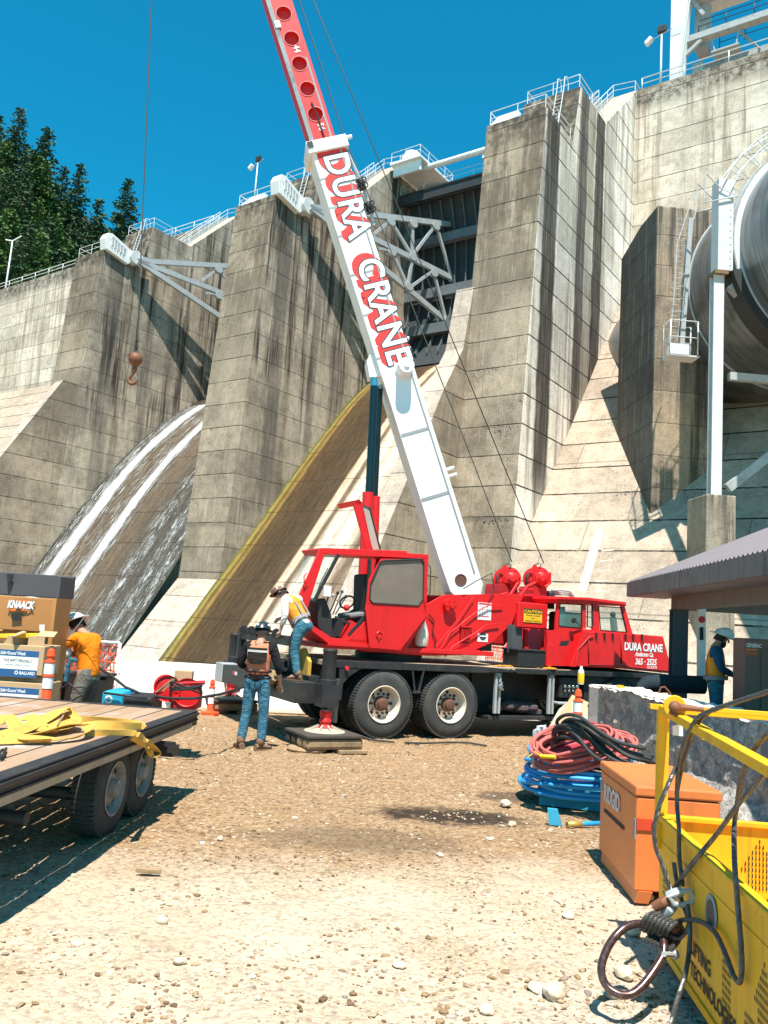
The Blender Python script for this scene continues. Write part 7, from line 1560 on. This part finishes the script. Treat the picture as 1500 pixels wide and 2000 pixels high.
m = MB(); m.bar(YFm(WX, 0, zp), YFm(WX, LY, zp-.12), .06, .05); m.build('top_side_beam', M['yel'], bk, bev=.004)
m = MB(); m.bar(YFm(0, 0, zp), YFm(0, LY, zp-.12), .06, .05); m.build('top_side_beam', M['yel'], bk, bev=.004)
m = MB(); m.bar(YFm(0, 0, zp+.0), YFm(WX, 0, zp), .05, .05); m.bar(YFm(0, .09, zp+.02), YFm(WX, .09, zp+.02), .02, .03); m.build('top_back_beam', M['yel'], bk, bev=.004)
m = MB(); m.bar(YFm(-.08, .0, zp+.01), YFm(.0, .0, zp+.01), .04, .03); m.build('latch_tab', M['yel'], bk); m = MB(); m.prism([Y(1372, 1436, 5.0), Y(1400, 1440, 5.0), Y(1400, 1448, 5.0), Y(1372, 1445, 5.0)], (0, .01, 0)); m.build('latch_tab', M['yel'], bk)
m = MB(); c_ = Y(1318, 1380, 4.95); F = frame(c_, (0, -1, 0), (0, 0, 1), (-1, -.35, 0)); F = frame(c_, (1, -.3, 0), (0, 0, 1)); m.lathe(frame(c_, (1, -.3, 0), (0, 0, 1), (-.3, -1, 0)), [(0, .012), (.06, .012), (.065, 0), (.06, -.012), (0, -.012)], 28); m.build('pad_eye', M['yel'], bk)
m = MB(); c_ = Y(1318, 1381, 4.9); m.tube([c_, Y(1345, 1383, 4.9), Y(1375, 1386, 4.88)], [.024, .017, .015], 12); m.ball(c_, .035, 8); m.tube([Y(1312, 1375, 4.9), Y(1312, 1392, 4.9), Y(1322, 1397, 4.9)], .014, 8); m.build('shackle_pin', M['rust'], bk)
m = MB(); m.prism([Y(x, y, 5.05) for x, y in [(1314, 1418), (1334, 1413), (1334, 1438), (1314, 1436)]], (0, .004, 0)); m.build('capacity_plate', M['stickw'], bk)
def slots(F, u0, v0, rowsn, w=.008, h=.022, du=.021, dv=.034):
    m = MB()
    for r_, (a, b) in enumerate(rowsn):
        for k in range(a, b): x, z = u0+k*du, v0-r_*dv; m.poly([F(x, z, 0), F(x+w, z, 0), F(x+w, z-h, 0), F(x, z-h, 0)])
    return m
arrow = [(8, 9), (7, 10), (6, 11), (5, 12), (4, 13), (3, 14), (5, 12), (5, 12), (5, 12)]
block = [(0, 17)]*6
FB = frame(YFm(0, .012, 0), YX, ZZ, YD)
slots(lambda a, b, c: FB(a, b, c*1), .42, zr-.10, arrow).build('perforations', M['ink'], bp_, recalc=False)
slots(FB, .34, zr-.44, block).build('perforations', M['ink'], bp_, recalc=False)
FS = frame(YFm(-.003, 0, 0), YD, ZZ, -YX)
slots(FS, .10, zr-.28, [(0, 5)]*8).build('perforations', M['ink'], sp_, recalc=False)
slots(FS, 1.55, zr-.22, arrow).build('perforations', M['ink'], sp_, recalc=False); slots(FS, 1.2, zr-.36, [(0, 6)]*12).build('perforations', M['ink'], sp_, recalc=False); slots(FS, 1.5, zr-.50, [(0, 16)]*6).build('perforations', M['ink'], sp_, recalc=False)
F = frame(ONP(1348, 1858, YFm(-.004, 0, 0), YX), YD, ZZ, -YX); m = MB(); text_mb(m, 'LIFTING', F, .10, 0, .03, 0, .95); text_mb(m, 'TECHNOLOGIES', frame(F(0, -.11, 0), YD, ZZ, -YX), .10, 0, .03, 0, .95); m.build('lettering', M['ink'], sp_, recalc=False)
c_ = ONP(1389, 1783, YFm(-.006, 0, 0), YX); m = MB(); m.lathe(frame(c_, YD, ZZ, -YX), [(0, .004), (.075, .004), (.085, .004), (.088, 0)], 30); m.build('round_badge', M['seam'], sp_); m = MB(); m.lathe(frame(c_, YD, ZZ, -YX), [(0, .007), (.06, .007), (.062, .004)], 30); m.build('badge_centre', paint('dark_badge', (.08, .07, .06), .5, .3), sp_)
for y_ in (.35, 2.0):
    m = MB(); c_ = YFm(.1, y_, .06); m.lathe(frame(c_, YD, ZZ, YX), [(0, 0), (.06, 0), (.06, .03), (0, .03)], 18); m.build('caster', M['yel'], bk)
# rope slings and master link
sg = thing('wire_rope_sling', 'steel wire rope sling with a big oblong ring hanging over the yellow basket', 'rope sling', G(1240, 1940))
def c3(x, y): return (x/2.857+980, y/2.857+1300)
def sp3(P, sub=6):
    Q = []
    for i in range(len(P)-1):
        a, b, c_, d = P[max(i-1, 0)], P[i], P[i+1], P[min(i+2, len(P)-1)]
        for s in range(sub): u = s/sub; Q.append(.5*((2*b)+(c_-a)*u+(2*a-5*b+4*c_-d)*u*u+(3*b-a-3*c_+d)*u**3))
    Q.append(P[-1]); return Q
def rope(m, P, r=.0125, lay=.075):
    PP = []
    for p in P:
        p = Vector(p); d_ = (p-CPOS); t_ = (YFm(-.035, 0, 0)-CPOS).dot(YX)/d_.dot(YX)
        PP.append(CPOS+d_*min(1, t_) if (t_ > 0 and p.z < zr+.03) else p)
    P = PP
    Q = sp3([Vector(p) for p in P], 10); out = []; L = 0; T = None
    paths = [[] for _ in range(6)]; nrm = Vector((0, 0, 1)).cross((Q[1]-Q[0]).normalized()); nrm = nrm.normalized() if nrm.length > 1e-4 else Vector((1, 0, 0))
    # resample finely
    R2 = [Q[0]]
    for i in range(1, len(Q)):
        d = (Q[i]-Q[i-1]); k = max(1, int(d.length/.006))
        for j in range(1, k+1): R2.append(Q[i-1]+d*j/k)
    for i, p in enumerate(R2):
        t = (R2[min(i+2, len(R2)-1)]-R2[max(i-2, 0)]).normalized(); nrm = (nrm-t*nrm.dot(t)).normalized(); b = t.cross(nrm)
        if i: L += (R2[i]-R2[i-1]).length
        for k in range(6): a = 2*math.pi*(k/6+L/lay); paths[k].append(p+(nrm*math.cos(a)+b*math.sin(a))*r*.62)
    for q in paths: m.tube(q, r*.42, 5)
ropes = [([(1500, 140, 3.9), (1330, 195, 4.1), (1200, 240, 4.35), (1100, 285, 4.5), (1045, 370, 4.65), (1005, 470, 4.75), (982, 600, 4.85), (978, 760, 4.9), (988, 900, 4.9), (990, 1060, 4.85), (1010, 1230, 4.8)]),
         ([(1180, 240, 4.4), (1110, 300, 4.55), (1060, 380, 4.7), (1030, 480, 4.8), (998, 600, 4.88), (975, 720, 4.9)]),
         ([(1500, 365, 3.7), (1420, 450, 3.9), (1360, 560, 4.05), (1330, 660, 4.15), (1310, 790, 4.25), (1298, 900, 4.3), (1300, 1100, 4.2), (1318, 1350, 4.05), (1338, 1620, 3.9), (1330, 1760, 3.85), (1295, 1730, 3.9), (1245, 1600, 4.1), (1190, 1490, 4.3), (1110, 1428, 4.45), (1020, 1418, 4.6), (940, 1440, 4.7)]),
         ([(1500, 570, 3.7), (1400, 680, 3.9), (1300, 800, 4.15), (1200, 940, 4.35), (1100, 1060, 4.55), (1020, 1160, 4.7), (950, 1260, 4.75)]),
         ([(975, 560, 4.85), (930, 660, 4.8), (880, 780, 4.8), (852, 900, 4.8), (858, 1010, 4.8), (895, 1110, 4.78), (940, 1250, 4.75)]),
         ([(1035, 1330, 4.7), (1050, 1450, 4.6), (1045, 1600, 4.5), (1020, 1740, 4.4), (975, 1880, 4.3), (945, 2010, 4.2)]),
         ([(960, 1100, 4.8), (975, 1200, 4.78), (1010, 1330, 4.7), (1045, 1440, 4.65), (990, 1520, 4.62), (920, 1500, 4.62)])]
for P in ropes:
    m = MB(); rope(m, [Y(*c3(x, y), D) for x, y, D in P]); m.build('rope_leg', M['strand'], sg)
for k in range(7):
    m = MB(); x0 = 790+k*22; y0 = 1440+k*10; rope(m, [Y(*c3(x0-20, y0+30), 4.62), Y(*c3(x0+10, y0-30), 4.55), Y(*c3(x0+60, y0-60), 4.6), Y(*c3(x0+85, y0-20), 4.66), Y(*c3(x0+55, y0+50), 4.64), Y(*c3(x0+10, y0+95), 4.56)]); m.build('rope_turn', M['strand'], sg)
for (x0, y0, x1, y1) in [(850, 1350, 940, 1300), (905, 1390, 960, 1340), (930, 1290, 1000, 1260), (940, 1480, 990, 1440)]:
    m = MB(); m.tube([Y(*c3(x0, y0), 4.66), Y(*c3((x0+x1)/2, (y0+y1)/2), 4.64), Y(*c3(x1, y1), 4.66)], [.026, .029, .024], 12); m.build('ferrule', M['rust'] if x0 in (850, 940) else M['galv'], sg)
m = MB(); m.tube([Y(*c3(x, y), 4.62) for x, y in [(935, 1290), (960, 1330), (1010, 1335), (1060, 1320), (1070, 1290), (1050, 1255), (1010, 1262), (960, 1275)]], .014, 8, closed=True); m.build('thimble', M['galv'], sg)
n = N('dark_forged_steel', .25, .75, .6); M['forge'] = n.done(n.mix(n.step(n.noise(n.pos, 50, 4, .7), .5, .6), (.13, .075, .07), (.22, .13, .12)), .24)
lk = [(800, 1445, 4.60), (720, 1447, 4.58), (650, 1492, 4.55), (588, 1580, 4.52), (555, 1690, 4.48), (580, 1780, 4.45), (650, 1832, 4.42), (725, 1832, 4.42), (790, 1780, 4.44), (850, 1700, 4.48), (895, 1625, 4.52), (905, 1570, 4.55), (885, 1500, 4.6)]
P = [Y(*c3(x, y), D) for x, y, D in lk]; Q = []
for i in range(len(P)):
    a, b, c_, d = P[i-1], P[i], P[(i+1) % len(P)], P[(i+2) % len(P)]
    for s in range(6): u = s/6; Q.append(.5*((2*b)+(c_-a)*u+(2*a-5*b+4*c_-d)*u*u+(3*b-a-3*c_+d)*u**3))
m = MB(); m.tube(Q, .0205, 18, closed=True); m.build('master_ring', M['forge'], sg)
m = MB(); m.tube([Y(*c3(905, 1610), 4.5), Y(*c3(965, 1612), 4.6)], .014, 8); m.ball(Y(*c3(965, 1612), 4.6), .025, 6); m.build('shackle_stub', M['galv'], sg)
# ------------------------------------------------------------ people
def skin_obj(name, J, E, rad, mat, parent, F, sub=2, root='pelvis'):
    ks = list(J); idx = {k: i for i, k in enumerate(ks)}
    me = bpy.data.meshes.new(name); me.from_pydata([tuple(J[k]) for k in ks], [(idx[a], idx[b]) for a, b in E], []); me.materials.append(mat)
    o = bpy.data.objects.new(name, me); sc.collection.objects.link(o)
    s = o.modifiers.new('skin', 'SKIN'); s.use_smooth_shade = True
    for k in ks:
        d = me.skin_vertices[0].data[idx[k]]; r = rad[k]; d.radius = r if hasattr(r, '__len__') else (r, r); d.use_root = (k == root)
    u = o.modifiers.new('sub', 'SUBSURF'); u.levels = sub; u.render_levels = sub
    dg = bpy.context.evaluated_depsgraph_get(); m2 = bpy.data.meshes.new_from_object(o.evaluated_get(dg)); o.modifiers.clear(); o.data = m2
    for p in m2.polygons: p.use_smooth = True
    m2.materials.clear(); m2.materials.append(mat)
    o.parent = parent; return o
M['skin'] = paint('skin_tone', (.42, .22, .14), .55, .08, (.3, .12, .08)); M['skinl'] = paint('light_skin_tone', (.56, .33, .24), .55, .08, (.4, .18, .12))
def clothmat(name, c1, c2, sc_=9, foldz=0):
    n = N(name, .9, spec=.15); f = n.noise(n.vec(n.obj, (sc_*.5, sc_*.5, sc_)), 1, 4, .6, 1.0); n.bump(f, .9, .035); w = n.noise(n.obj, 3, 3)
    return n.done(n.mix(n.step(f, .45, .65), c1, n.mix(w, c1, c2)))
M['jean'] = clothmat('blue_jeans', (.035, .13, .20), (.16, .34, .44), 26); M['jean2'] = clothmat('teal_jeans', (.04, .14, .19), (.10, .24, .30), 16)
M['bshirt'] = clothmat('black_shirt', (.014, .014, .016), (.03, .03, .034)); M['oshirt'] = clothmat('orange_shirt', (.85, .21, .01), (.88, .25, .015), 7)
M['ovest'] = clothmat('orange_vest', (.85, .28, .03), (.9, .36, .06), 7); M['salm'] = clothmat('faded_vest', (.60, .20, .11), (.68, .28, .17), 7); M['vback'] = clothmat('mesh_vest_back', (.03, .024, .02), (.05, .04, .03), 20)
M['wshirt'] = clothmat('white_shirt', (.68, .62, .58), (.78, .74, .70)); M['gpants'] = clothmat('grey_work_pants', (.13, .12, .10), (.2, .19, .165), 14); M['blshirt'] = clothmat('blue_shirt', (.012, .075, .14), (.02, .11, .19))
M['refl'] = paint('reflective_tape', (.62, .60, .55), .5, .1); M['greyt'] = paint('grey_tape', (.25, .25, .25), .5, .1); M['boot'] = paint('brown_boot', (.17, .10, .06), .8, .4, (.3, .22, .14)); M['hair'] = paint('dark_hair', (.02, .015, .012), .8, .1)
M['hatg'] = paint('dark_green_hat', (.012, .03, .034), .25, .1, spec=.6); M['hatw'] = paint('white_hat', (.75, .73, .68), .35, .2); M['hatb'] = paint('brown_hat', (.20, .085, .05), .3, .25, spec=.6)
def lerp(a, b, t): return Vector(a).lerp(Vector(b), t)
def person(label, base, yaw, J, sk, shirt, trousers, hat, vest=None, s=1.0, sleeves=1.0, brim='cap', hand=None, vestback=None, head_dir=None, beard=False):
    """J: joints in body space - x to the person's right, y forward, z up"""
    t = thing('person', label, 'person', base); cz, sz_ = math.cos(yaw), math.sin(yaw)
    t.rotation_euler.z = yaw; t.scale = (s, s, s)
    J = {k: Vector(v) for k, v in J.items()}
    B = {}; R = {}; E = []
    def add(k, p, r, par=None):
        B[k] = Vector(p); R[k] = r
        if par: E.append((par, k))
    add('pelvis', J['pelvis'], (.13, .10)); add('waist', lerp(J['pelvis'], J['chest'], .45), (.125, .095), 'pelvis'); add('chest', J['chest'], (.15, .105), 'waist'); nb_ = lerp(J['chest'], J['neck'], .55); add('upchest', nb_, (.12, .09), 'chest'); add('neck', J['neck'], .055, 'upchest')
    hd = Vector(J['head']); up = (hd-J['neck']).normalized(); fd = Vector(head_dir or (0, 1, 0)).normalized()
    add('jaw', lerp(J['neck'], hd, .5)+fd*.015, .065, 'neck'); add('skull', hd, (.082, .095), 'jaw'); add('crown', hd+up*.075, .07, 'skull')
    for sd_, x in (('l', -1), ('r', 1)):
        add('sh'+sd_, J['sh'+sd_], .062, 'upchest'); add('ua'+sd_, lerp(J['sh'+sd_], J['el'+sd_], .5), .05, 'sh'+sd_); add('el'+sd_, J['el'+sd_], .042, 'ua'+sd_); add('fa'+sd_, lerp(J['el'+sd_], J['wr'+sd_], .4), .041, 'el'+sd_); add('wr'+sd_, J['wr'+sd_], .027, 'fa'+sd_)
        d = (J['wr'+sd_]-J['el'+sd_]).normalized(); hv = Vector(J.get('hand'+sd_, J['wr'+sd_]+d*.09)); hd_ = (hv-J['wr'+sd_]).normalized(); add('pm'+sd_, J['wr'+sd_]+hd_*.05, (.034, .022), 'wr'+sd_)
        sdv_ = hd_.cross(Vector((0, 1, .2))); sdv_ = sdv_.normalized() if sdv_.length > .1 else Vector((1, 0, 0)); cu_ = hd_.cross(sdv_).normalized()*(-1 if x < 0 else 1)
        for f_, (o_, l_) in enumerate([(-.027, .062), (-.009, .075), (.009, .072), (.027, .056)]):
            b0_ = J['wr'+sd_]+hd_*.088+sdv_*o_; add(f'f{f_}a'+sd_, b0_, .0105, 'pm'+sd_); add(f'f{f_}b'+sd_, b0_+hd_*l_*.5+cu_*.008, .009, f'f{f_}a'+sd_); add(f'f{f_}c'+sd_, b0_+hd_*l_*.8+cu_*.03, .0075, f'f{f_}b'+sd_)
        add('tha'+sd_, J['wr'+sd_]+hd_*.045+sdv_*-.042, .012, 'pm'+sd_); add('thb'+sd_, J['wr'+sd_]+hd_*.085+sdv_*-.055+cu_*.01, .010, 'tha'+sd_)
        add('hp'+sd_, J['hp'+sd_], .095, 'pelvis'); add('th'+sd_, lerp(J['hp'+sd_], J['kn'+sd_], .45), .08, 'hp'+sd_); add('kn'+sd_, J['kn'+sd_], .058, 'th'+sd_); add('cf'+sd_, lerp(J['kn'+sd_], J['an'+sd_], .35), .058, 'kn'+sd_); add('an'+sd_, J['an'+sd_], .038, 'cf'+sd_)
        td_ = Vector(J.get('toe'+sd_, J['an'+sd_]+Vector((0, .14, -.06)))); add('ft'+sd_, td_, .035, 'an'+sd_)
    body = skin_obj('body', B, E, R, sk, t, None)
    # face details: nose, ears, eyes
    rt_ = fd.cross(up).normalized(); f = MB(); c_ = hd+up*.005
    F = frame(c_, rt_, fd, up)
    m = MB(); m.tube([F(0, .085, .02), F(0, .112, -.02), F(0, .098, -.032)], [.010, .016, .010], 8); m.ball(F(.088, -.0, -.01), .02, 6, sq=(.5, 1, 1.5)); m.ball(F(-.088, .0, -.01), .02, 6, sq=(.5, 1, 1.5)); m.v = [Vector(v) for v in m.v]
    def loc_build(mb, name, mat, par=t, bev=0):
        me = bpy.data.meshes.new(name); me.from_pydata([tuple(v) for v in mb.v], [], mb.f); me.materials.append(mat); me.polygons.foreach_set('use_smooth', mb.sm); o = bpy.data.objects.new(name, me); sc.collection.objects.link(o); o.parent = par; return o
    loc_build(m, 'nose_and_ears', sk)
    m = MB(); m.ball(F(.032, .083, .012), .011, 5); m.ball(F(-.032, .083, .012), .011, 5); loc_build(m, 'eyes', M['hair'])
    m = MB(); m.tube([F(-.025, .090, -.055), F(0, .097, -.057), F(.025, .090, -.055)], .005, 6); loc_build(m, 'mouth', M['inkr'])
    m = MB(); m.lathe(F, [(.093, -.055), (.100, -.02), (.098, .03), (.07, .07)], 20, a0=R_(150), a1=R_(390)); loc_build(m, 'hair', M['hair'])
    if beard: m = MB(); m.ball(F(0, .055, -.075), .06, 7, sq=(1, .9, 1.1)); loc_build(m, 'beard', M['hair'])
    # trousers
    T = {}; RT = {}; ET = []
    def addt(k, p, r, par=None): T[k] = Vector(p); RT[k] = r; (ET.append((par, k)) if par else None)
    addt('pelvis', J['pelvis'], (.155, .122)); addt('waist', lerp(J['pelvis'], J['chest'], .40), (.145, .115), 'pelvis')
    for sd_ in 'lr':
        addt('hp'+sd_, J['hp'+sd_]-Vector((0, 0, .02)), .112, 'pelvis'); addt('t1'+sd_, lerp(J['hp'+sd_], J['kn'+sd_], .4), .098, 'hp'+sd_); addt('kn'+sd_, J['kn'+sd_], .078, 't1'+sd_); addt('c1'+sd_, lerp(J['kn'+sd_], J['an'+sd_], .4), .076, 'kn'+sd_); addt('c2'+sd_, lerp(J['kn'+sd_], J['an'+sd_], .8), .070, 'c1'+sd_); addt('an'+sd_, lerp(J['kn'+sd_], J['an'+sd_], .98), .072, 'c2'+sd_)
    skin_obj('trousers', T, ET, RT, trousers, t, None)
    # shirt
    S_ = {}; RS = {}; ES = []
    def adds(k, p, r, par=None): S_[k] = Vector(p); RS[k] = r; (ES.append((par, k)) if par else None)
    adds('pelvis', lerp(J['pelvis'], J['chest'], -.38), (.172, .140)); adds('waist', lerp(J['pelvis'], J['chest'], .4), (.158, .128), 'pelvis'); adds('chest', J['chest'], (.176, .132), 'waist'); adds('upchest', nb_, (.135, .108), 'chest'); adds('neck', lerp(nb_, J['neck'], .75), .066, 'upchest')
    for sd_ in 'lr':
        adds('sh'+sd_, J['sh'+sd_], .083, 'upchest'); e_ = J['el'+sd_]
        adds('ua'+sd_, lerp(J['sh'+sd_], e_, .5), .072, 'sh'+sd_)
        if sleeves > .6: adds('el'+sd_, e_, .06, 'ua'+sd_)
        if sleeves > 1: adds('fa'+sd_, lerp(e_, J['wr'+sd_], min(1, sleeves-1)), .048, 'el'+sd_)
    skin_obj('shirt', S_, ES, RS, shirt, t, None)
    if vest:
        V = {}; RV = {}; EV = []
        def addv(k, p, r, par=None): V[k] = Vector(p); RV[k] = r; (EV.append((par, k)) if par else None)
        addv('pelvis', lerp(J['pelvis'], J['chest'], .12), (.182, .150)); addv('waist', lerp(J['pelvis'], J['chest'], .5), (.178, .148), 'pelvis'); addv('chest', J['chest'], (.190, .150), 'waist'); addv('upchest', lerp(nb_, J['neck'], .1), (.15, .12), 'chest')
        for sd_ in 'lr': addv('sh'+sd_, lerp(nb_, J['sh'+sd_], .75)+Vector((0, 0, .015)), .082, 'upchest')
        vo = skin_obj('vest', V, EV, RV, vest, t, None)
        ax = (J['chest']-J['pelvis']).normalized(); side = Vector((1, 0, 0)); side = (side-ax*side.dot(ax)).normalized(); fwd_ = ax.cross(side).normalized()
        def ringb(tt, rx_, ry_, hw, nm, mat):
            c_ = lerp(J['pelvis'], J['chest'], tt); m = MB(); rows = []
            for q in (-hw, hw): rows.append([c_+ax*q+side*rx_*math.cos(a)+fwd_*ry_*math.sin(a) for a in [i*2*math.pi/32 for i in range(33)]])
            m.strip(rows, smooth=True); loc_build(m, nm, mat)
        if vestback != 'hunter': 
            ringb(.28, .2, .168, .028, 'reflective_band', M['greyt'])
            for x in (-.085, .085):
                m = MB(); bk_ = [lerp(J['pelvis'], J['chest'], q)+side*x-fwd_*(.150 if q < 1 else .152)*(1 if q < 1.2 else .8) for q in (.3, .6, .9, 1.15, 1.4)]; m.strip([[p-side*.022, p+side*.022] for p in bk_], smooth=True); loc_build(m, 'reflective_strap', M['greyt'])
                m = MB(); bk_ = [lerp(J['pelvis'], J['chest'], q)+side*x+fwd_*(.158 if q < 1 else .158)*(1 if q < 1.2 else .8) for q in (.3, .6, .9, 1.15, 1.4)]; m.strip([[p-side*.022, p+side*.022] for p in bk_], smooth=True); loc_build(m, 'reflective_strap', M['greyt'])
        else:
            for tt in (.42, .12): ringb(tt, .197, .166, .012, 'black_strap', M['bshirt'])
            for x in (-.08, .0, .08):
                m = MB(); bk_ = [lerp(J['pelvis'], J['chest'], q)+side*x-fwd_*.166 for q in (.1, .42)]; m.strip([[p-side*.01, p+side*.01] for p in bk_]); loc_build(m, 'black_strap', M['bshirt'])
            # dark mesh upper back with tape
            m = MB(); rows = []
            for q in (.78, .95, 1.15, 1.4, 1.55):
                c_ = lerp(J['pelvis'], J['chest'], q); w_ = .14 if q > .9 else .09; rr_ = .176 if q < 1.2 else .165
                rows.append([c_+side*w_*u_-fwd_*(rr_-.03*abs(u_)**2) for u_ in (-1, -.5, 0, .5, 1)])
            m.strip(rows, smooth=True); loc_build(m, 'mesh_back_panel', vestback and M['vback'])
            m = MB(); rows = []
            for q in (1.34, 1.44):
                c_ = lerp(J['pelvis'], J['chest'], q); rows.append([c_+side*.145*u_-fwd_*(.172-.03*abs(u_)**2) for u_ in (-1, -.5, 0, .5, 1)])
            m.strip(rows, smooth=True); loc_build(m, 'reflective_band', M['refl'])
    # boots
    for sd_ in 'lr':
        an_ = J['an'+sd_]; to = Vector(J.get('toe'+sd_, an_+Vector((0, .14, -.06)))); d = to-an_; d.z = 0; d = d.normalized() if d.length > .02 else Vector((0, 1, 0)); z0_ = to.z-.03; m = MB()
        sdx = d.cross(Vector((0, 0, 1)))
        prof = [(-.09, .042, .075), (-.04, .046, .10), (.03, .048, .085), (.10, .052, .06), (.16, .048, .05), (.195, .025, .035)]
        rows = [[Vector((an_.x, an_.y, z0_))+d*a+sdx*w_*math.cos(b)+Vector((0, 0, h_*.5+h_*.5*math.sin(b))) for b in [i*2*math.pi/12 for i in range(13)]] for a, w_, h_ in prof]
        m.strip(rows, smooth=True); m.poly(rows[0][:-1]); m.poly(rows[-1][:-1]); m.tube([Vector((an_.x, an_.y, z0_+.05))-d*.02, an_+Vector((0, 0, .08))], [.06, .058], 12)
        m.prism([Vector((an_.x, an_.y, z0_-.012))+d*a+sdx*b for a, b in [(-.095, -.04), (.1, -.055), (.18, -.04), (.205, 0), (.18, .04), (.1, .055), (-.095, .04)]], (0, 0, .022)); loc_build(m, 'boot', M['boot'])
    # hard hat
    F = frame(hd+up*.045-fd*.005, rt_, fd, up); m = MB(); m.lathe(lambda a, b, c_: F(a*.95, b*1.15, c_), [(.118, 0), (.116, .04), (.10, .085), (.065, .115), (0, .128)], 28); m.tube([F(0, -.11, .06), F(0, -.05, .12), F(0, 0, .135), F(0, .06, .118), F(0, .12, .055)], .012, 6)
    if brim == 'cap': m.prism([F(.1*math.cos(a), .1*1.2*math.sin(a), .004) for a in [R_(q) for q in range(0, 181, 15)]][::-1]+[F(.118*math.cos(a), .10+.095*math.sin(a), .0) for a in [R_(q) for q in range(180, -1, -15)]][::-1], up*.008)
    else: m.lathe(lambda a, b, c_: F(a*.95, b*1.15, c_), [(.11, .008), (.165, -.006), (.168, .002), (.11, .02)], 28)
    ho = loc_build(m, 'hard_hat', hat)
    m = MB(); 
    for a in (200, 340, 250): c_ = F(.95*.113*math.cos(R_(a)), 1.15*.113*math.sin(R_(a)), .055); nn_ = (c_-F.o).normalized(); m.lathe(frame(c_+nn_*.004, nn_.orthogonal(), None, nn_), [(0, .003), (.018, .003), (.02, -.004)], 12)
    loc_build(m, 'hat_sticker', M['stickw'], ho)
    return t
def stand(): 
    return dict(pelvis=(0, 0, .97), chest=(0, -.01, 1.27), neck=(0, 0, 1.52), head=(0, .02, 1.655), shl=(-.19, 0, 1.45), shr=(.19, 0, 1.45), ell=(-.27, -.03, 1.17), elr=(.27, -.03, 1.17), wrl=(-.27, .08, .93), wrr=(.27, .08, .93),
                hpl=(-.095, 0, .92), hpr=(.095, 0, .92), knl=(-.13, .02, .5), knr=(.13, .02, .5), anl=(-.15, -.02, .09), anr=(.15, -.02, .09), toel=(-.17, .12, .035), toer=(.17, .12, .035))
# worker standing, back to the camera
b_ = G(492, 1463); J = stand(); J.update(dict(head=(-.005, .06, 1.64), wrr=(.30, .14, .93), elr=(.29, -.02, 1.17), ell=(-.28, .0, 1.18), wrl=(-.16, .2, 1.06), anl=(-.17, -.02, .09), toel=(-.24, .08, .035), anr=(.12, .0, .09), toer=(.2, .1, .035), knl=(-.13, .03, .5), knr=(.12, .03, .5)))
person('worker standing with back to us in dark hard hat, salmon vest and jeans', b_, R_(-6), J, M['skin'], M['bshirt'], M['jean'], M['hatg'], M['salm'], 1.0, 1.45, 'cap', vestback='hunter', head_dir=(.15, 1, -.25))
# worker climbing onto the truck
fb = TW(-1.66, -.28, .93); J = dict(pelvis=(0, .02, .93), chest=(-.05, .20, 1.17), neck=(-.09, .34, 1.36), head=(-.12, .46, 1.42), shl=(-.24, .26, 1.30), shr=(.12, .30, 1.34), ell=(-.30, .16, 1.04), wrl=(-.28, .26, .80), elr=(.20, .48, 1.12), wrr=(.12, .66, 1.0),
         hpl=(-.10, 0, .89), hpr=(.09, 0, .89), knl=(-.12, .06, .47), anl=(-.10, -.03, .08), toel=(-.12, .11, .04), knr=(.14, .34, .74), anr=(.15, .30, .42), toer=(.16, .45, .38))
cl_b = Y(582, 1322, fb.y); person('worker in an orange vest bending forward with one foot up on the truck', Vector((cl_b.x+.03, fb.y, .935)), R_(52), J, M['skinl'], M['wshirt'], M['jean2'], M['hatb'], M['ovest'], .93, 1.7, 'cap', head_dir=(-.3, .8, -.55))
# worker in the orange shirt at left
fb = Y(160, 1375, 11.1); J = dict(pelvis=(0, -.03, .97), chest=(0, .03, 1.26), neck=(0, .13, 1.48), head=(0, .23, 1.58), shl=(-.18, .08, 1.41), shr=(.18, .08, 1.41), ell=(-.23, .30, 1.26), wrl=(-.12, .48, 1.40), elr=(.22, .20, 1.17), wrr=(.10, .44, 1.2),
         hpl=(-.10, -.03, .92), hpr=(.10, -.03, .92), knl=(-.14, .03, .5), knr=(.13, .05, .5), anl=(-.17, -.02, .09), anr=(.15, .02, .09), toel=(-.19, .12, .035), toer=(.17, .16, .035))
o = person('worker in a bright orange shirt and white hard hat holding a hose at the left', Vector((fb.x+.02, 11.1, 0)), R_(72), J, M['skin'], M['oshirt'], M['gpants'], M['hatw'], None, 1.02, 1.0, 'full', head_dir=(0, .9, -.5))
m = MB(); m.ball(Y(127, 1275, 11.0), .085, 8, sq=(1, 1, 1.1)); tag(m.build('white_bag', M['kwhite']), 'white bag held by the worker in the orange shirt', 'bag')
m = MB(); m.tube([Y(150, 1290, 11.0), Y(138, 1288, 10.95), Y(133, 1300, 10.95), Y(128, 1330, 10.95)], .03, 8); tag(m.build('hose', M['jean2']), 'dark blue hose hanging from the hands of the worker in the orange shirt', 'hose')
m = MB(); m.tube([Y(130, 1250, 10.9), Y(150, 1225, 10.8), Y(205, 1150, 10.6)], [.006, .005, .004], 6); tag(m.build('jet', M['galvw']), 'thin water lance raised by the worker in the orange shirt', 'jet')  # thin solid tube standing in for a jet of water
# worker in the shed
fb = Y(1398, 1340, 12.8); J = stand(); J.update(dict(head=(.0, .07, 1.62), elr=(.25, .05, 1.2), wrr=(.08, .25, 1.1), ell=(-.25, .05, 1.2), wrl=(-.08, .26, 1.08)))
person('bearded worker in a blue shirt and white full brim hat in the shed shade', Vector((fb.x, 12.8, .30)), R_(-110), J, M['skin'], M['blshirt'], M['jean2'], M['hatw'], M['ovest'], 1.05, 1.8, 'full', head_dir=(.1, 1, -.35), beard=True)
